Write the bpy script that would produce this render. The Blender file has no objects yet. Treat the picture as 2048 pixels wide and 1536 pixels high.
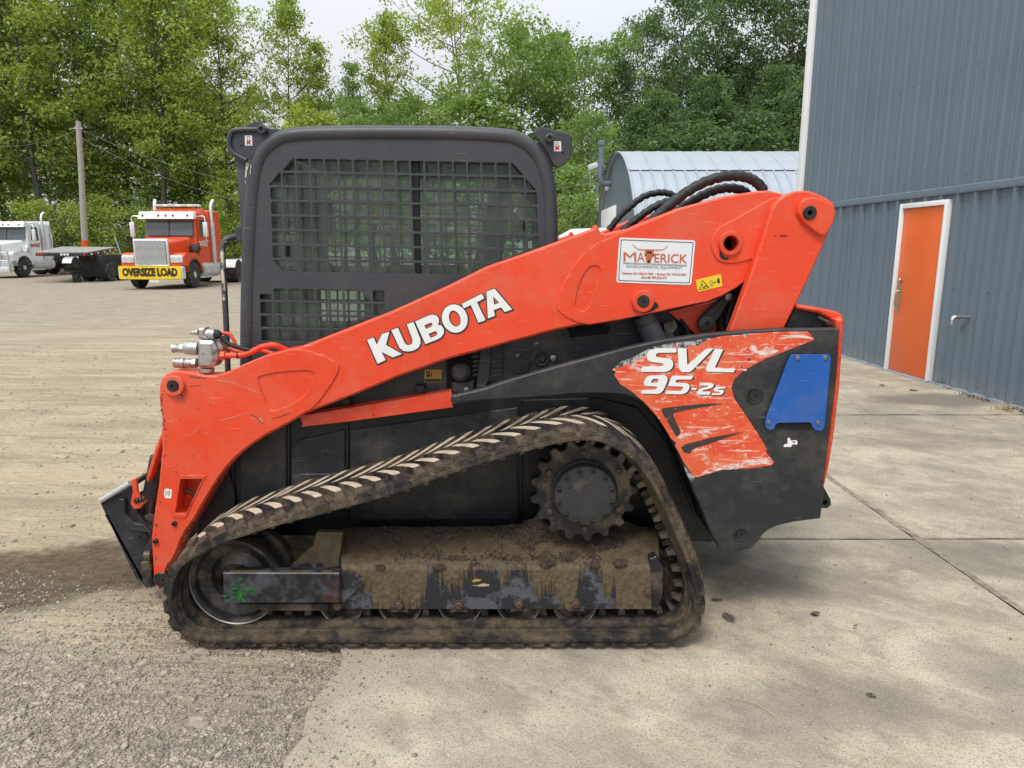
import bpy, bmesh, math, random
import numpy as np
from mathutils import Vector, Matrix, noise as mnoise
from mathutils.geometry import tessellate_polygon, delaunay_2d_cdt

random.seed(7)
scene = bpy.context.scene
COL = scene.collection
R = math.radians

# ------------------------------------------------------------------ camera
F, CAMH = 1400.0, 1.6                     # focal length in pixels of a 2048-wide frame, eye height in metres
PITCH = math.atan(270.0 / F)
CP, SP = math.cos(PITCH), math.sin(PITCH)
cam_d = bpy.data.cameras.new('camera'); cam = bpy.data.objects.new('camera', cam_d); COL.objects.link(cam)
cam.location = (0, 0, CAMH); cam.rotation_euler = (math.pi / 2 - PITCH, 0, 0)
cam_d.sensor_width = 36.0; cam_d.lens = F / 2048 * 36.0; cam_d.clip_start = 0.05; cam_d.clip_end = 2000
scene.camera = cam

# ------------------------------------------------------------------ sky, sun, exposure (bright overcast)
SUN_EL, SUN_AZ = 58.0, 205.0              # azimuth clockwise from +Y
world = bpy.data.worlds.new('World'); scene.world = world; world.use_nodes = True
wn = world.node_tree.nodes; wl = world.node_tree.links; wn.clear()
w_out = wn.new('ShaderNodeOutputWorld')
sky = wn.new('ShaderNodeTexSky'); sky.sky_type = 'NISHITA'; sky.sun_disc = False
sky.sun_elevation = R(SUN_EL); sky.sun_rotation = R(SUN_AZ); sky.air_density = 1.0; sky.dust_density = 2.0
bg1 = wn.new('ShaderNodeBackground'); bg1.inputs['Strength'].default_value = 0.10
wl.new(sky.outputs[0], bg1.inputs['Color'])
tc = wn.new('ShaderNodeTexCoord'); mp = wn.new('ShaderNodeMapping'); mp.inputs['Scale'].default_value = (1.2, 1.2, 3.0)
ns = wn.new('ShaderNodeTexNoise'); ns.inputs['Scale'].default_value = 1.6; ns.inputs['Detail'].default_value = 5
rp = wn.new('ShaderNodeValToRGB')
rp.color_ramp.elements[0].position = 0.3; rp.color_ramp.elements[0].color = (0.845, 0.895, 0.96, 1)
rp.color_ramp.elements[1].position = 0.7; rp.color_ramp.elements[1].color = (0.945, 0.965, 0.99, 1)
wl.new(tc.outputs['Generated'], mp.inputs['Vector']); wl.new(mp.outputs[0], ns.inputs['Vector']); wl.new(ns.outputs['Fac'], rp.inputs['Fac'])
# an overcast sky is brighter overhead than at the horizon (CIE overcast, softened)
sx = wn.new('ShaderNodeSeparateXYZ'); wl.new(tc.outputs['Generated'], sx.inputs[0])
m1 = wn.new('ShaderNodeMath'); m1.operation = 'MULTIPLY_ADD'; m1.use_clamp = False
m1.inputs[1].default_value = 1.2; m1.inputs[2].default_value = 0.43
mx0 = wn.new('ShaderNodeMath'); mx0.operation = 'MAXIMUM'; mx0.inputs[1].default_value = 0.0
wl.new(sx.outputs['Z'], mx0.inputs[0]); wl.new(mx0.outputs[0], m1.inputs[0])
bg2 = wn.new('ShaderNodeBackground'); wl.new(rp.outputs[0], bg2.inputs['Color']); wl.new(m1.outputs[0], bg2.inputs['Strength'])
mxs = wn.new('ShaderNodeMixShader'); mxs.inputs[0].default_value = 0.88
wl.new(bg1.outputs[0], mxs.inputs[1]); wl.new(bg2.outputs[0], mxs.inputs[2]); wl.new(mxs.outputs[0], w_out.inputs['Surface'])

sun_d = bpy.data.lights.new('sun', 'SUN'); sun = bpy.data.objects.new('sun', sun_d); COL.objects.link(sun)
sun_d.energy = 1.5; sun_d.angle = R(16); sun_d.color = (1.0, 0.95, 0.87)
_az, _el = R(SUN_AZ), R(SUN_EL)
_sd = Vector((math.sin(_az) * math.cos(_el), math.cos(_az) * math.cos(_el), math.sin(_el)))
sun.rotation_euler = (-_sd).to_track_quat('-Z', 'Y').to_euler(); sun.location = (0, -5, 30)

scene.view_settings.view_transform = 'Standard'; scene.view_settings.look = 'None'
scene.view_settings.exposure = 0.45; scene.view_settings.gamma = 1.0; scene.view_settings.use_curve_mapping = False
scene.render.engine = 'CYCLES'
scene.cycles.max_bounces = 5; scene.cycles.diffuse_bounces = 2; scene.cycles.glossy_bounces = 2; scene.cycles.transmission_bounces = 2; scene.cycles.transparent_max_bounces = 12

# ------------------------------------------------------------------ helpers
def P(u, v, Y):
    x = (u - 1024) / F; y = (768 - v) / F
    dy = CP + y * SP; dz = -SP + y * CP; t = Y / dy
    return Vector((x * t, Y, CAMH + dz * t))
def G(u, v, z=0.0):
    x = (u - 1024) / F; y = (768 - v) / F
    dy = CP + y * SP; dz = -SP + y * CP; t = (z - CAMH) / dz
    return Vector((x * t, dy * t, z))
def XZ(pts, Y):
    return [(p.x, p.z) for p in (P(u, v, Y) for u, v in pts)]
def zc(ox, oy, s):
    return lambda pts: [(ox + x / s, oy + y / s) for x, y in pts]
zA = zc(180, 620, 3.413); zB = zc(700, 560, 4.096); zC = zc(1150, 320, 3.413); zD = zc(1180, 620, 3.413)
zE = zc(180, 900, 3.413); zF = zc(900, 780, 2.793); zG = zc(1230, 670, 6.4); zH = zc(430, 220, 4.096)
zI = zc(800, 220, 4.096); zJ = zc(1220, 465, 11.378); zK = zc(320, 640, 10.24); zL = zc(500, 540, 5.12); zM = zc(600, 980, 4.096)

def S(r, g, b):
    f = lambda c: ((c / 255 + 0.055) / 1.055) ** 2.4 if c > 10 else c / 255 / 12.92
    return (f(r), f(g), f(b))

def link(o, parent=None, loc=None):
    COL.objects.link(o)
    if parent is not None:
        o.parent = parent
        if loc is not None: o.location = loc
    return o
def finish(me, smooth):
    if smooth:
        me.shade_smooth(); me.set_sharp_from_angle(angle=R(smooth if smooth is not True else 40))
def mk(name, verts, faces, mat, parent=None, smooth=False, loc=None, matidx=None):
    me = bpy.data.meshes.new(name); me.from_pydata([tuple(v) for v in verts], [], faces)
    for m in (mat if isinstance(mat, (list, tuple)) else [mat]): me.materials.append(m)
    if matidx is not None: me.polygons.foreach_set('material_index', matidx)
    me.update(); finish(me, smooth)
    o = bpy.data.objects.new(name, me)
    if parent is not None and loc is None and parent.get('origin') is not None:
        loc = tuple(-c for c in parent['origin'])
    return link(o, parent, loc)
def bm_obj(name, bm, mat, parent=None, smooth=False, loc=None):
    me = bpy.data.meshes.new(name); bmesh.ops.recalc_face_normals(bm, faces=bm.faces); bm.to_mesh(me); bm.free()
    for m in (mat if isinstance(mat, (list, tuple)) else [mat]): me.materials.append(m)
    finish(me, smooth)
    o = bpy.data.objects.new(name, me)
    if parent is not None and loc is None and parent.get('origin') is not None:
        loc = tuple(-c for c in parent['origin'])
    return link(o, parent, loc)
def thing(name, label, cat, loc=(0, 0, 0), rotz=0, group=None, world_parts=False):
    o = bpy.data.objects.new(name, None); COL.objects.link(o); o.location = loc; o.rotation_euler = (0, 0, rotz)
    o.empty_display_size = 0.2
    o['label'] = label; o['category'] = cat
    if group: o['group'] = group
    if world_parts: o['origin'] = list(loc)        # parts are modelled in world metres, offset back by the base point
    return o
def tag(o, label=None, cat=None, group=None, kind=None):
    if label: o['label'] = label
    if cat: o['category'] = cat
    if group: o['group'] = group
    if kind: o['kind'] = kind
    return o

def area2(p): return sum(p[i][0] * p[(i + 1) % len(p)][1] - p[(i + 1) % len(p)][0] * p[i][1] for i in range(len(p)))
def ccw(p): return list(p) if area2(p) > 0 else list(reversed(p))
def inset(p, b):
    n = len(p); out = []
    for i in range(n):
        a, c, d = p[i - 1], p[i], p[(i + 1) % n]
        e1 = (c[0] - a[0], c[1] - a[1]); e2 = (d[0] - c[0], d[1] - c[1])
        l1 = math.hypot(*e1) or 1e-9; l2 = math.hypot(*e2) or 1e-9
        n1 = (-e1[1] / l1, e1[0] / l1); n2 = (-e2[1] / l2, e2[0] / l2)
        k = max(0.35, 1 + n1[0] * n2[0] + n1[1] * n2[1])
        out.append((c[0] + b * (n1[0] + n2[0]) / k, c[1] + b * (n1[1] + n2[1]) / k))
    return out
def rnd(p, r, n=4):
    out = []; N = len(p)
    for i in range(N):
        a, c, d = Vector(p[i - 1]), Vector(p[i]), Vector(p[(i + 1) % N])
        l1, l2 = (a - c).length, (d - c).length
        k = min(r, 0.45 * l1, 0.45 * l2)
        s = c + (a - c) * (k / max(l1, 1e-9)); e = c + (d - c) * (k / max(l2, 1e-9))
        for j in range(n + 1):
            t = j / n; q = s * (1 - t) ** 2 + c * 2 * t * (1 - t) + e * t * t
            out.append((q.x, q.y))
    return out
def smooth_closed(p, m=6):
    out = []; N = len(p)
    for i in range(N):
        a, b, c, d = [Vector(p[(i + k) % N]) for k in (-1, 0, 1, 2)]
        for j in range(m):
            t = j / m
            q = 0.5 * ((2 * b) + (c - a) * t + (2 * a - 5 * b + 4 * c - d) * t * t + (3 * b - a - 3 * c + d) * t ** 3)
            out.append(tuple(q))
    return out
def smooth_open(p, m=6):
    p = [Vector(q) for q in p]; q = [p[0] * 2 - p[1]] + p + [p[-1] * 2 - p[-2]]; out = []
    for i in range(1, len(q) - 2):
        a, b, c, d = q[i - 1], q[i], q[i + 1], q[i + 2]
        for j in range(m):
            t = j / m
            out.append(0.5 * ((2 * b) + (c - a) * t + (2 * a - 5 * b + 4 * c - d) * t * t + (3 * b - a - 3 * c + d) * t ** 3))
    out.append(p[-1]); return out
def circ(cx, cy, r, n=24, ry=None, rot=0.0):
    ry = r if ry is None else ry; out = []
    for i in range(n):
        a = 2 * math.pi * i / n; x, y = r * math.cos(a), ry * math.sin(a)
        out.append((cx + x * math.cos(rot) - y * math.sin(rot), cy + x * math.sin(rot) + y * math.cos(rot)))
    return out

def slab_geo(outer, holes, y0, depth, bev):
    """a plate in the XZ plane: front at y0 (towards the camera), back at y0+depth"""
    rings = [ccw(outer)] + [list(reversed(ccw(h))) for h in holes]
    fr = [inset(r, bev) if bev else r for r in rings]
    V = []; Fc = []; base = 0
    nA = sum(len(r) for r in rings)
    for r in fr: V += [(x, y0, z) for x, z in r]
    if bev:
        for r in rings: V += [(x, y0 + bev, z) for x, z in r]
    for r in rings: V += [(x, y0 + depth, z) for x, z in r]
    layers = 3 if bev else 2
    flat = [q for r in fr for q in r]
    if len(holes) > 4:      # many openings: constrained triangulation, then drop what lies inside an opening
        ed = []; b0 = 0
        for r in fr: ed += [(b0 + i, b0 + (i + 1) % len(r)) for i in range(len(r))]; b0 += len(r)
        res = delaunay_2d_cdt([Vector(q) for q in flat], ed, [], 1, 1e-7)
        back = {i: (o[0] if o else None) for i, o in enumerate(res[3])}
        bxs = [(min(q[0] for q in r), max(q[0] for q in r), min(q[1] for q in r), max(q[1] for q in r), r) for r in fr[1:]]
        def inside(x, y, r):
            c = False
            for i in range(len(r)):
                (x1, y1), (x2, y2) = r[i], r[i - 1]
                if (y1 > y) != (y2 > y) and x < (x2 - x1) * (y - y1) / (y2 - y1) + x1: c = not c
            return c
        tris = []
        for f in res[2]:
            t3 = tuple(back[i] for i in f)
            if None in t3 or len(t3) != 3: continue
            cx = sum(flat[i][0] for i in t3) / 3; cy = sum(flat[i][1] for i in t3) / 3
            if not inside(cx, cy, fr[0]): continue
            if any(a <= cx <= b and c <= cy <= d and inside(cx, cy, r) for a, b, c, d, r in bxs): continue
            tris.append(t3)
    else: tris = tessellate_polygon([[Vector((x, z, 0)) for x, z in r] for r in fr])
    for t in tris:
        a, b, c = t
        s = (flat[b][0] - flat[a][0]) * (flat[c][1] - flat[a][1]) - (flat[c][0] - flat[a][0]) * (flat[b][1] - flat[a][1])
        if s < 0: b, c = c, b
        Fc.append((a, b, c)); o = nA * (layers - 1); Fc.append((a + o, c + o, b + o))
    for r in rings:
        n = len(r)
        for i in range(n):
            j = (i + 1) % n
            for L in range(layers - 1):
                o1, o2 = base + L * nA, base + (L + 1) * nA
                Fc.append((o1 + i, o2 + i, o2 + j, o1 + j))
        base += n
    return V, Fc
def slab(name, outer, Y, depth, mat, parent, holes=(), bev=0.003, rad=0, px=True, loc=None):
    o2 = XZ(outer, Y) if px else list(outer); h2 = [XZ(h, Y) if px else list(h) for h in holes]
    if rad: o2 = rnd(o2, rad)
    V, Fc = slab_geo(o2, h2, Y, depth, bev)
    return mk(name, V, Fc, mat, parent, loc=loc)
def print_flat(name, polys, Y, mat, parent, holes=None):
    if len(polys) > 1:
        return [print_flat(name, [p], Y, mat, parent, {0: holes[k]} if holes and k in holes else None) for k, p in enumerate(polys)][0]
    """flat print: thin film a millimetre proud of its surface"""
    V = []; Fc = []
    for k, p in enumerate(polys):
        hs = (holes or {}).get(k, [])
        v, f = slab_geo(XZ(p, Y), [XZ(h, Y) for h in hs], Y, 0.0008, 0)
        b = len(V); V += v; Fc += [tuple(i + b for i in q) for q in f]
    return mk(name, V, Fc, mat, parent)
def lathe(name, cx, cz, prof, mat, parent, seg=32, smooth=35, axis='y', loc=None, caps=True):
    """revolve (radius, offset) about an axis through (cx,cz); offset runs along +Y (or X / Z)"""
    V = []; Fc = []
    for r, y in prof:
        for i in range(seg):
            a = 2 * math.pi * i / seg; p, q = r * math.cos(a), r * math.sin(a)
            V.append((cx + p, y, cz + q) if axis == 'y' else ((y, cx + p, cz + q) if axis == 'x' else (cx + p, cz + q, y)))
    for k in range(len(prof) - 1):
        for i in range(seg):
            j = (i + 1) % seg; a, b = k * seg, (k + 1) * seg
            Fc.append((a + i, a + j, b + j, b + i))
    if caps:
        Fc.append(tuple(reversed(range(seg)))); Fc.append(tuple(range((len(prof) - 1) * seg, len(prof) * seg)))
    bm = bmesh.new(); vs = [bm.verts.new(v) for v in V]
    for f in Fc:
        try: bm.faces.new([vs[i] for i in f])
        except ValueError: pass
    return bm_obj(name, bm, mat, parent, smooth, loc)
def tube_geo(pts, r, seg=10):
    pts = [Vector(p) for p in pts]; n = len(pts); V = []; Fc = []
    rr = r if isinstance(r, (list, tuple)) else [r] * n
    t0 = (pts[1] - pts[0]).normalized(); up = Vector((0, 0, 1)) if abs(t0.z) < 0.9 else Vector((0, 1, 0))
    nrm = t0.cross(up).normalized()
    for i in range(n):
        t = (pts[min(i + 1, n - 1)] - pts[max(i - 1, 0)]).normalized()
        nrm = (nrm - t * nrm.dot(t)).normalized(); b = t.cross(nrm)
        for k in range(seg):
            a = 2 * math.pi * k / seg; V.append(pts[i] + (nrm * math.cos(a) + b * math.sin(a)) * rr[i])
    for i in range(n - 1):
        for k in range(seg):
            j = (k + 1) % seg; Fc.append((i * seg + k, i * seg + j, (i + 1) * seg + j, (i + 1) * seg + k))
    Fc.append(tuple(reversed(range(seg)))); Fc.append(tuple(range((n - 1) * seg, n * seg)))
    return V, Fc
def tube(name, pts, r, mat, parent, seg=10, loc=None):
    V, Fc = tube_geo(pts, r, seg); return mk(name, V, Fc, mat, parent, 45, loc)
def hexa(name, c, mat, parent, bev=0.0, seg=2, smooth=None, loc=None):
    """c: 8 corners, bottom ring then top ring"""
    bm = bmesh.new(); v = [bm.verts.new(p) for p in c]
    for f in ((3, 2, 1, 0), (4, 5, 6, 7), (0, 1, 5, 4), (1, 2, 6, 5), (2, 3, 7, 6), (3, 0, 4, 7)): bm.faces.new([v[i] for i in f])
    bmesh.ops.recalc_face_normals(bm, faces=bm.faces)
    if bev: bmesh.ops.bevel(bm, geom=list(bm.edges), offset=bev, segments=seg, affect='EDGES', profile=0.5, clamp_overlap=True)
    return bm_obj(name, bm, mat, parent, smooth if smooth is not None else (40 if bev and seg > 1 else False), loc)
def box(name, x0, x1, y0, y1, z0, z1, mat, parent, bev=0.0, seg=2, loc=None):
    return hexa(name, [(x0, y0, z0), (x1, y0, z0), (x1, y1, z0), (x0, y1, z0), (x0, y0, z1), (x1, y0, z1), (x1, y1, z1), (x0, y1, z1)], mat, parent, bev, seg, loc=loc)
def prism_x(name, prof, x0, x1, mat, parent, smooth=False, loc=None):
    """side profile (y,z) extruded along x"""
    prof = ccw(prof); n = len(prof)
    V = [(x0, y, z) for y, z in prof] + [(x1, y, z) for y, z in prof]
    tr = tessellate_polygon([[Vector((y, z, 0)) for y, z in prof]]); Fc = []
    for a, b, c in tr: Fc += [(a, b, c), (a + n, c + n, b + n)]
    Fc += [(i, (i + 1) % n, (i + 1) % n + n, i + n) for i in range(n)]
    bm = bmesh.new(); vs = [bm.verts.new(v) for v in V]
    for f in Fc:
        try: bm.faces.new([vs[i] for i in f])
        except ValueError: pass
    return bm_obj(name, bm, mat, parent, smooth, loc)
def copy_tree(o, parent=None):
    c = o.copy(); COL.objects.link(c); c.parent = parent
    for ch in list(o.children): copy_tree(ch, c)
    return c

_txt_cache = {}
def text_geo(s, bold=0.0, shear=0.0):
    """vertices (normalised to the unit box) and faces of a word in the built-in font"""
    key = (s, bold, shear)
    if key in _txt_cache: return _txt_cache[key]
    cu = bpy.data.curves.new('t', 'FONT'); cu.body = s; cu.offset = bold; cu.shear = shear; cu.resolution_u = 3; cu.fill_mode = 'FRONT'
    ob = bpy.data.objects.new('t', cu); COL.objects.link(ob); bpy.context.view_layer.update()
    me = bpy.data.meshes.new_from_object(ob.evaluated_get(bpy.context.evaluated_depsgraph_get()))
    v = np.array([(p.co.x, p.co.y) for p in me.vertices]); f = [tuple(p.vertices) for p in me.polygons]
    bpy.data.objects.remove(ob); bpy.data.curves.remove(cu); bpy.data.meshes.remove(me)
    lo, hi = v.min(0), v.max(0); v = (v - lo) / (hi - lo)
    _txt_cache[key] = (v, f); return v, f
def text_px(name, s, quad, Y, mat, parent, bold=0.0, shear=0.0):
    """lettering printed on the plane Y; quad = photo corners TL, TR, BR, BL"""
    v, f = text_geo(s, bold, shear); TL, TR, BR, BL = [np.array(q, float) for q in quad]; V = []
    for a, b in v:
        q = (BL * (1 - a) + BR * a) * (1 - b) + (TL * (1 - a) + TR * a) * b
        V.append(P(q[0], q[1], Y))
    return mk(name, V, [tuple(reversed(x)) if False else x for x in f], mat, parent)
def text_3d(name, s, o, ex, ey, mat, parent, bold=0.0, shear=0.0):
    v, f = text_geo(s, bold, shear); o, ex, ey = Vector(o), Vector(ex), Vector(ey)
    return mk(name, [o + ex * a + ey * b for a, b in v], f, mat, parent)

# ------------------------------------------------------------------ materials
class NT:
    def __init__(s, name):
        s.m = bpy.data.materials.new(name); s.m.use_nodes = True; s.t = s.m.node_tree; s.n = s.t.nodes; s.l = s.t.links
        s.b = s.n['Principled BSDF']; s.tc = None
    def co(s, scale=(1, 1, 1), rot=(0, 0, 0), loc=(0, 0, 0), kind='Object'):
        if s.tc is None: s.tc = s.n.new('ShaderNodeTexCoord')
        m = s.n.new('ShaderNodeMapping'); m.inputs['Scale'].default_value = scale; m.inputs['Rotation'].default_value = rot; m.inputs['Location'].default_value = loc
        s.l.new(s.tc.outputs[kind], m.inputs['Vector']); return m.outputs[0]
    def co2(s, scale, rotz, loc=(0, 0, 0)):
        """turn first, then stretch: streaks run along the turned axis"""
        a = s.co((1, 1, 1), (0, 0, rotz)); m = s.n.new('ShaderNodeMapping'); m.inputs['Scale'].default_value = scale; m.inputs['Location'].default_value = loc
        s.l.new(a, m.inputs['Vector']); return m.outputs[0]
    def noise(s, sc, det=4, rough=0.55, vec=None, dist=0.0):
        det = min(det, 4)
        n = s.n.new('ShaderNodeTexNoise'); n.inputs['Scale'].default_value = sc; n.inputs['Detail'].default_value = det
        n.inputs['Roughness'].default_value = rough; n.inputs['Distortion'].default_value = dist
        s.l.new(vec if vec is not None else s.co(), n.inputs['Vector']); return n.outputs['Fac']
    def voro(s, sc, vec=None, feat='F1', out='Distance'):
        n = s.n.new('ShaderNodeTexVoronoi'); n.feature = feat; n.inputs['Scale'].default_value = sc
        s.l.new(vec if vec is not None else s.co(), n.inputs['Vector']); return n.outputs[out]
    def ramp(s, f, stops):
        n = s.n.new('ShaderNodeValToRGB'); cr = n.color_ramp
        while len(cr.elements) < len(stops): cr.elements.new(0.5)
        for e, (p, c) in zip(cr.elements, stops): e.position = p; e.color = (*c, 1) if not isinstance(c, (int, float)) else (c, c, c, 1)
        s.l.new(f, n.inputs['Fac']); return n.outputs['Color']
    def mix(s, f, a, b, blend='MIX'):
        n = s.n.new('ShaderNodeMix'); n.data_type = 'RGBA'; n.blend_type = blend
        for k, x in ((0, f), (6, a), (7, b)):
            if isinstance(x, (int, float)): n.inputs[k].default_value = x if k == 0 else (x, x, x, 1)
            elif isinstance(x, (tuple, list)): n.inputs[k].default_value = (*x, 1)
            else: s.l.new(x, n.inputs[k])
        return n.outputs[2]
    def math(s, op, a, b=None, clamp=False):
        n = s.n.new('ShaderNodeMath'); n.operation = op; n.use_clamp = clamp
        for k, x in ((0, a), (1, b)):
            if x is None: continue
            if isinstance(x, (int, float)): n.inputs[k].default_value = x
            else: s.l.new(x, n.inputs[k])
        return n.outputs[0]
    def sep(s, vec=None):
        n = s.n.new('ShaderNodeSeparateXYZ'); s.l.new(vec if vec is not None else s.co(), n.inputs[0]); return n.outputs
    def bump(s, h, strength=0.3, dist=0.01, prev=None):
        n = s.n.new('ShaderNodeBump'); n.inputs['Strength'].default_value = strength; n.inputs['Distance'].default_value = dist
        s.l.new(h, n.inputs['Height'])
        if prev is not None: s.l.new(prev, n.inputs['Normal'])
        s.l.new(n.outputs[0], s.b.inputs['Normal']); return n.outputs[0]
    def set(s, **k):
        for a, v in k.items():
            i = s.b.inputs[{'col': 'Base Color', 'rough': 'Roughness', 'metal': 'Metallic', 'spec': 'Specular IOR Level', 'coat': 'Coat Weight', 'coatr': 'Coat Roughness'}[a]]
            if isinstance(v, (int, float)): i.default_value = v
            elif isinstance(v, (tuple, list)): i.default_value = (*v, 1)
            else: s.l.new(v, i)
        return s
def mat(name, col, rough=0.5, metal=0.0, var=0.12, vs=6.0, bump=0.0, bs=60.0, dirt=None, spec=0.5):
    t = NT(name); n1 = t.noise(vs, 5)
    lo = tuple(c * (1 - var) for c in col); hi = tuple(min(1, c * (1 + var)) for c in col)
    c = t.mix(t.ramp(n1, [(0.3, 0.0), (0.7, 1.0)]), lo, hi)
    if dirt:
        dc, amt, ds = dirt
        f = t.ramp(t.noise(ds, 8, 0.65), [(0.62 - amt * 0.3, 0.0), (0.72 - amt * 0.2, 1.0)])
        c = t.mix(f, c, dc)
    t.set(col=c, metal=metal, spec=spec)
    r = t.math('ADD', t.math('MULTIPLY', t.noise(vs * 3, 4), 0.25), rough - 0.12, True); t.set(rough=r)
    if bump: t.bump(t.noise(bs, 5), bump, 0.01)
    return t.m
def drops(t, scale=120.0, prev_strength=0.6):
    """rain beads standing on the paint: sparse small round bumps"""
    v = t.n.new('ShaderNodeTexVoronoi'); v.inputs['Scale'].default_value = scale; t.l.new(t.co(), v.inputs['Vector'])
    sel = t.math('GREATER_THAN', t.sep(v.outputs['Color'])[0], 0.72)
    d = t.math('SUBTRACT', 1.0, t.math('DIVIDE', v.outputs['Distance'], 0.30), True)
    h = t.math('MULTIPLY', t.math('POWER', d, 0.5), sel)
    return h, t.math('GREATER_THAN', h, 0.05)
MUD = (0.13, 0.098, 0.062); DUST = (0.42, 0.35, 0.25)
def paint_mat(name, col, wet=True, edge=False, chips=0.25, dust=0.35, rough=0.42, chipcol=(0.05, 0.035, 0.03)):
    t = NT(name)
    c = t.mix(t.ramp(t.noise(2.3, 5), [(0.3, 0.0), (0.75, 1.0)]), tuple(x * 0.90 for x in col), tuple(min(1, x * 1.05) for x in col))
    d = t.ramp(t.noise(3.5, 9, 0.75), [(0.46, 0.0), (0.72, dust)])                                   # dried dust film
    c = t.mix(d, c, DUST)
    sc = t.noise(9.0, 3, 0.6, t.co((1.0, 1.0, 14.0), (0, 0.35, 0)))                                  # long fine scratches
    c = t.mix(t.ramp(sc, [(0.66, 0.0), (0.69, 0.30)]), c, tuple(min(1, x * 0.6 + 0.28) for x in col))
    ch = t.noise(30.0, 5, 0.7)
    c = t.mix(t.ramp(ch, [(0.785 - chips * 0.09, 0.0), (0.80 - chips * 0.09, 1.0)]), c, chipcol)      # chips
    if edge:                                             # paint rubbed off along the edges, dirt caught beside it
        bv = t.n.new('ShaderNodeBevel'); bv.samples = 4; bv.inputs['Radius'].default_value = 0.007
        ge = t.n.new('ShaderNodeNewGeometry'); dp = t.n.new('ShaderNodeVectorMath'); dp.operation = 'DOT_PRODUCT'
        t.l.new(bv.outputs[0], dp.inputs[0]); t.l.new(ge.outputs['Normal'], dp.inputs[1])
        ef = t.math('MULTIPLY', t.math('SUBTRACT', 1.0, dp.outputs['Value']), 7.0, True)
        c = t.mix(t.math('MULTIPLY', ef, t.ramp(t.noise(16, 4, 0.7), [(0.42, 0.0), (0.58, 0.55)])), c, (0.62, 0.19, 0.11))
        c = t.mix(t.math('MULTIPLY', ef, t.ramp(t.noise(28, 4, 0.7, t.co(loc=(4, 4, 4))), [(0.54, 0.0), (0.60, 0.95)])), c, (0.035, 0.028, 0.024))
    h, m = drops(t, 130.0)
    t.set(col=c, spec=0.45)
    r = t.math('ADD', t.math('MULTIPLY', t.noise(11, 5), 0.3), rough - 0.15)
    if wet:
        t.set(rough=t.mix(m, r, 0.06)); b = t.bump(t.noise(160, 3), 0.08, 0.003); t.bump(h, 0.30, 0.0012, b)
    else:
        t.set(rough=r); t.bump(t.noise(160, 3), 0.08, 0.003)
    return t.m
M = {}
RED = S(226, 66, 38)
M['red'] = paint_mat('loader_red_paint', (0.80, 0.066, 0.020), edge=True, chips=0.6, dust=0.18)
M['red_worn'] = paint_mat('loader_red_paint_worn', (0.74, 0.06, 0.020), edge=True, chips=1.0, dust=0.30)
M['guard'] = paint_mat('cab_charcoal_paint', (0.046, 0.050, 0.060), chips=0.1, dust=0.05, rough=0.45, chipcol=(0.55, 0.48, 0.35))
M['black'] = paint_mat('black_plastic_panel', (0.018, 0.0205, 0.0255), chips=0.1, dust=0.14, rough=0.5, chipcol=(0.35, 0.35, 0.34))
M['blackdeep'] = mat('black_frame_paint', (0.0065, 0.0075, 0.011), 0.45, var=0.35, vs=4, dirt=((0.035, 0.03, 0.025), 0.2, 5))
M['steel_black'] = mat('worn_black_steel', (0.022, 0.022, 0.024), 0.42, 0.3, var=0.4, dirt=((0.12, 0.095, 0.07), 0.5, 9), bump=0.15)
M['steel'] = mat('polished_steel', (0.17, 0.165, 0.155), 0.42, 0.8, var=0.2, dirt=((0.14, 0.11, 0.08), 0.4, 10))
M['zinc'] = mat('zinc_casting', (0.52, 0.51, 0.48), 0.42, 0.85, var=0.15, dirt=((0.25, 0.22, 0.18), 0.35, 25), bump=0.2, bs=90)
M['rust_bolt'] = mat('rusty_bolt_steel', (0.095, 0.062, 0.046), 0.6, 0.4, var=0.3, vs=40, bump=0.3, bs=120)
M['bolt'] = mat('bolt_steel', (0.30, 0.29, 0.27), 0.4, 0.9, var=0.2)
M['pin'] = mat('dark_pin_steel', (0.028, 0.030, 0.030), 0.5, 0.4, var=0.3, vs=20, bump=0.2, bs=80)
M['hose'] = mat('black_hose_rubber', (0.010, 0.010, 0.011), 0.55, var=0.3, vs=15, bump=0.35, bs=55)
M['hole'] = mat('dark_void', (0.006, 0.006, 0.007), 0.9, var=0.1)
M['white'] = mat('white_film', (0.80, 0.80, 0.79), 0.45, var=0.05, vs=20)
M['letter_edge'] = mat('dark_letter_outline', (0.03, 0.033, 0.036), 0.5)
M['plate'] = mat('white_sticker', (0.74, 0.76, 0.79), 0.35, var=0.04)
M['ink_orange'] = mat('orange_ink', (0.55, 0.13, 0.045), 0.45, var=0.1)
M['ink_gray'] = mat('grey_ink', (0.22, 0.17, 0.15), 0.5)
M['ink_black'] = mat('black_ink', (0.02, 0.018, 0.018), 0.5)
M['ink_red'] = mat('red_ink', (0.42, 0.01, 0.02), 0.5)
M['yellow'] = mat('yellow_sticker', (0.80, 0.58, 0.02), 0.45, var=0.08, vs=30)
M['yellow_dull'] = mat('amber_sticker', (0.42, 0.24, 0.03), 0.5, var=0.1, vs=30)
M['blue'] = paint_mat('blue_plate_paint', (0.012, 0.105, 0.42), chips=0.05, dust=0.12, wet=False, rough=0.35, chipcol=(0.5, 0.5, 0.5))
M['seat'] = mat('seat_vinyl', (0.03, 0.03, 0.032), 0.55, var=0.2)
M['cabin'] = mat('cab_lining', (0.055, 0.058, 0.062), 0.6, var=0.2)
M['green'] = mat('green_spray_paint', (0.02, 0.11, 0.03), 0.6, var=0.5, vs=40)

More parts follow.
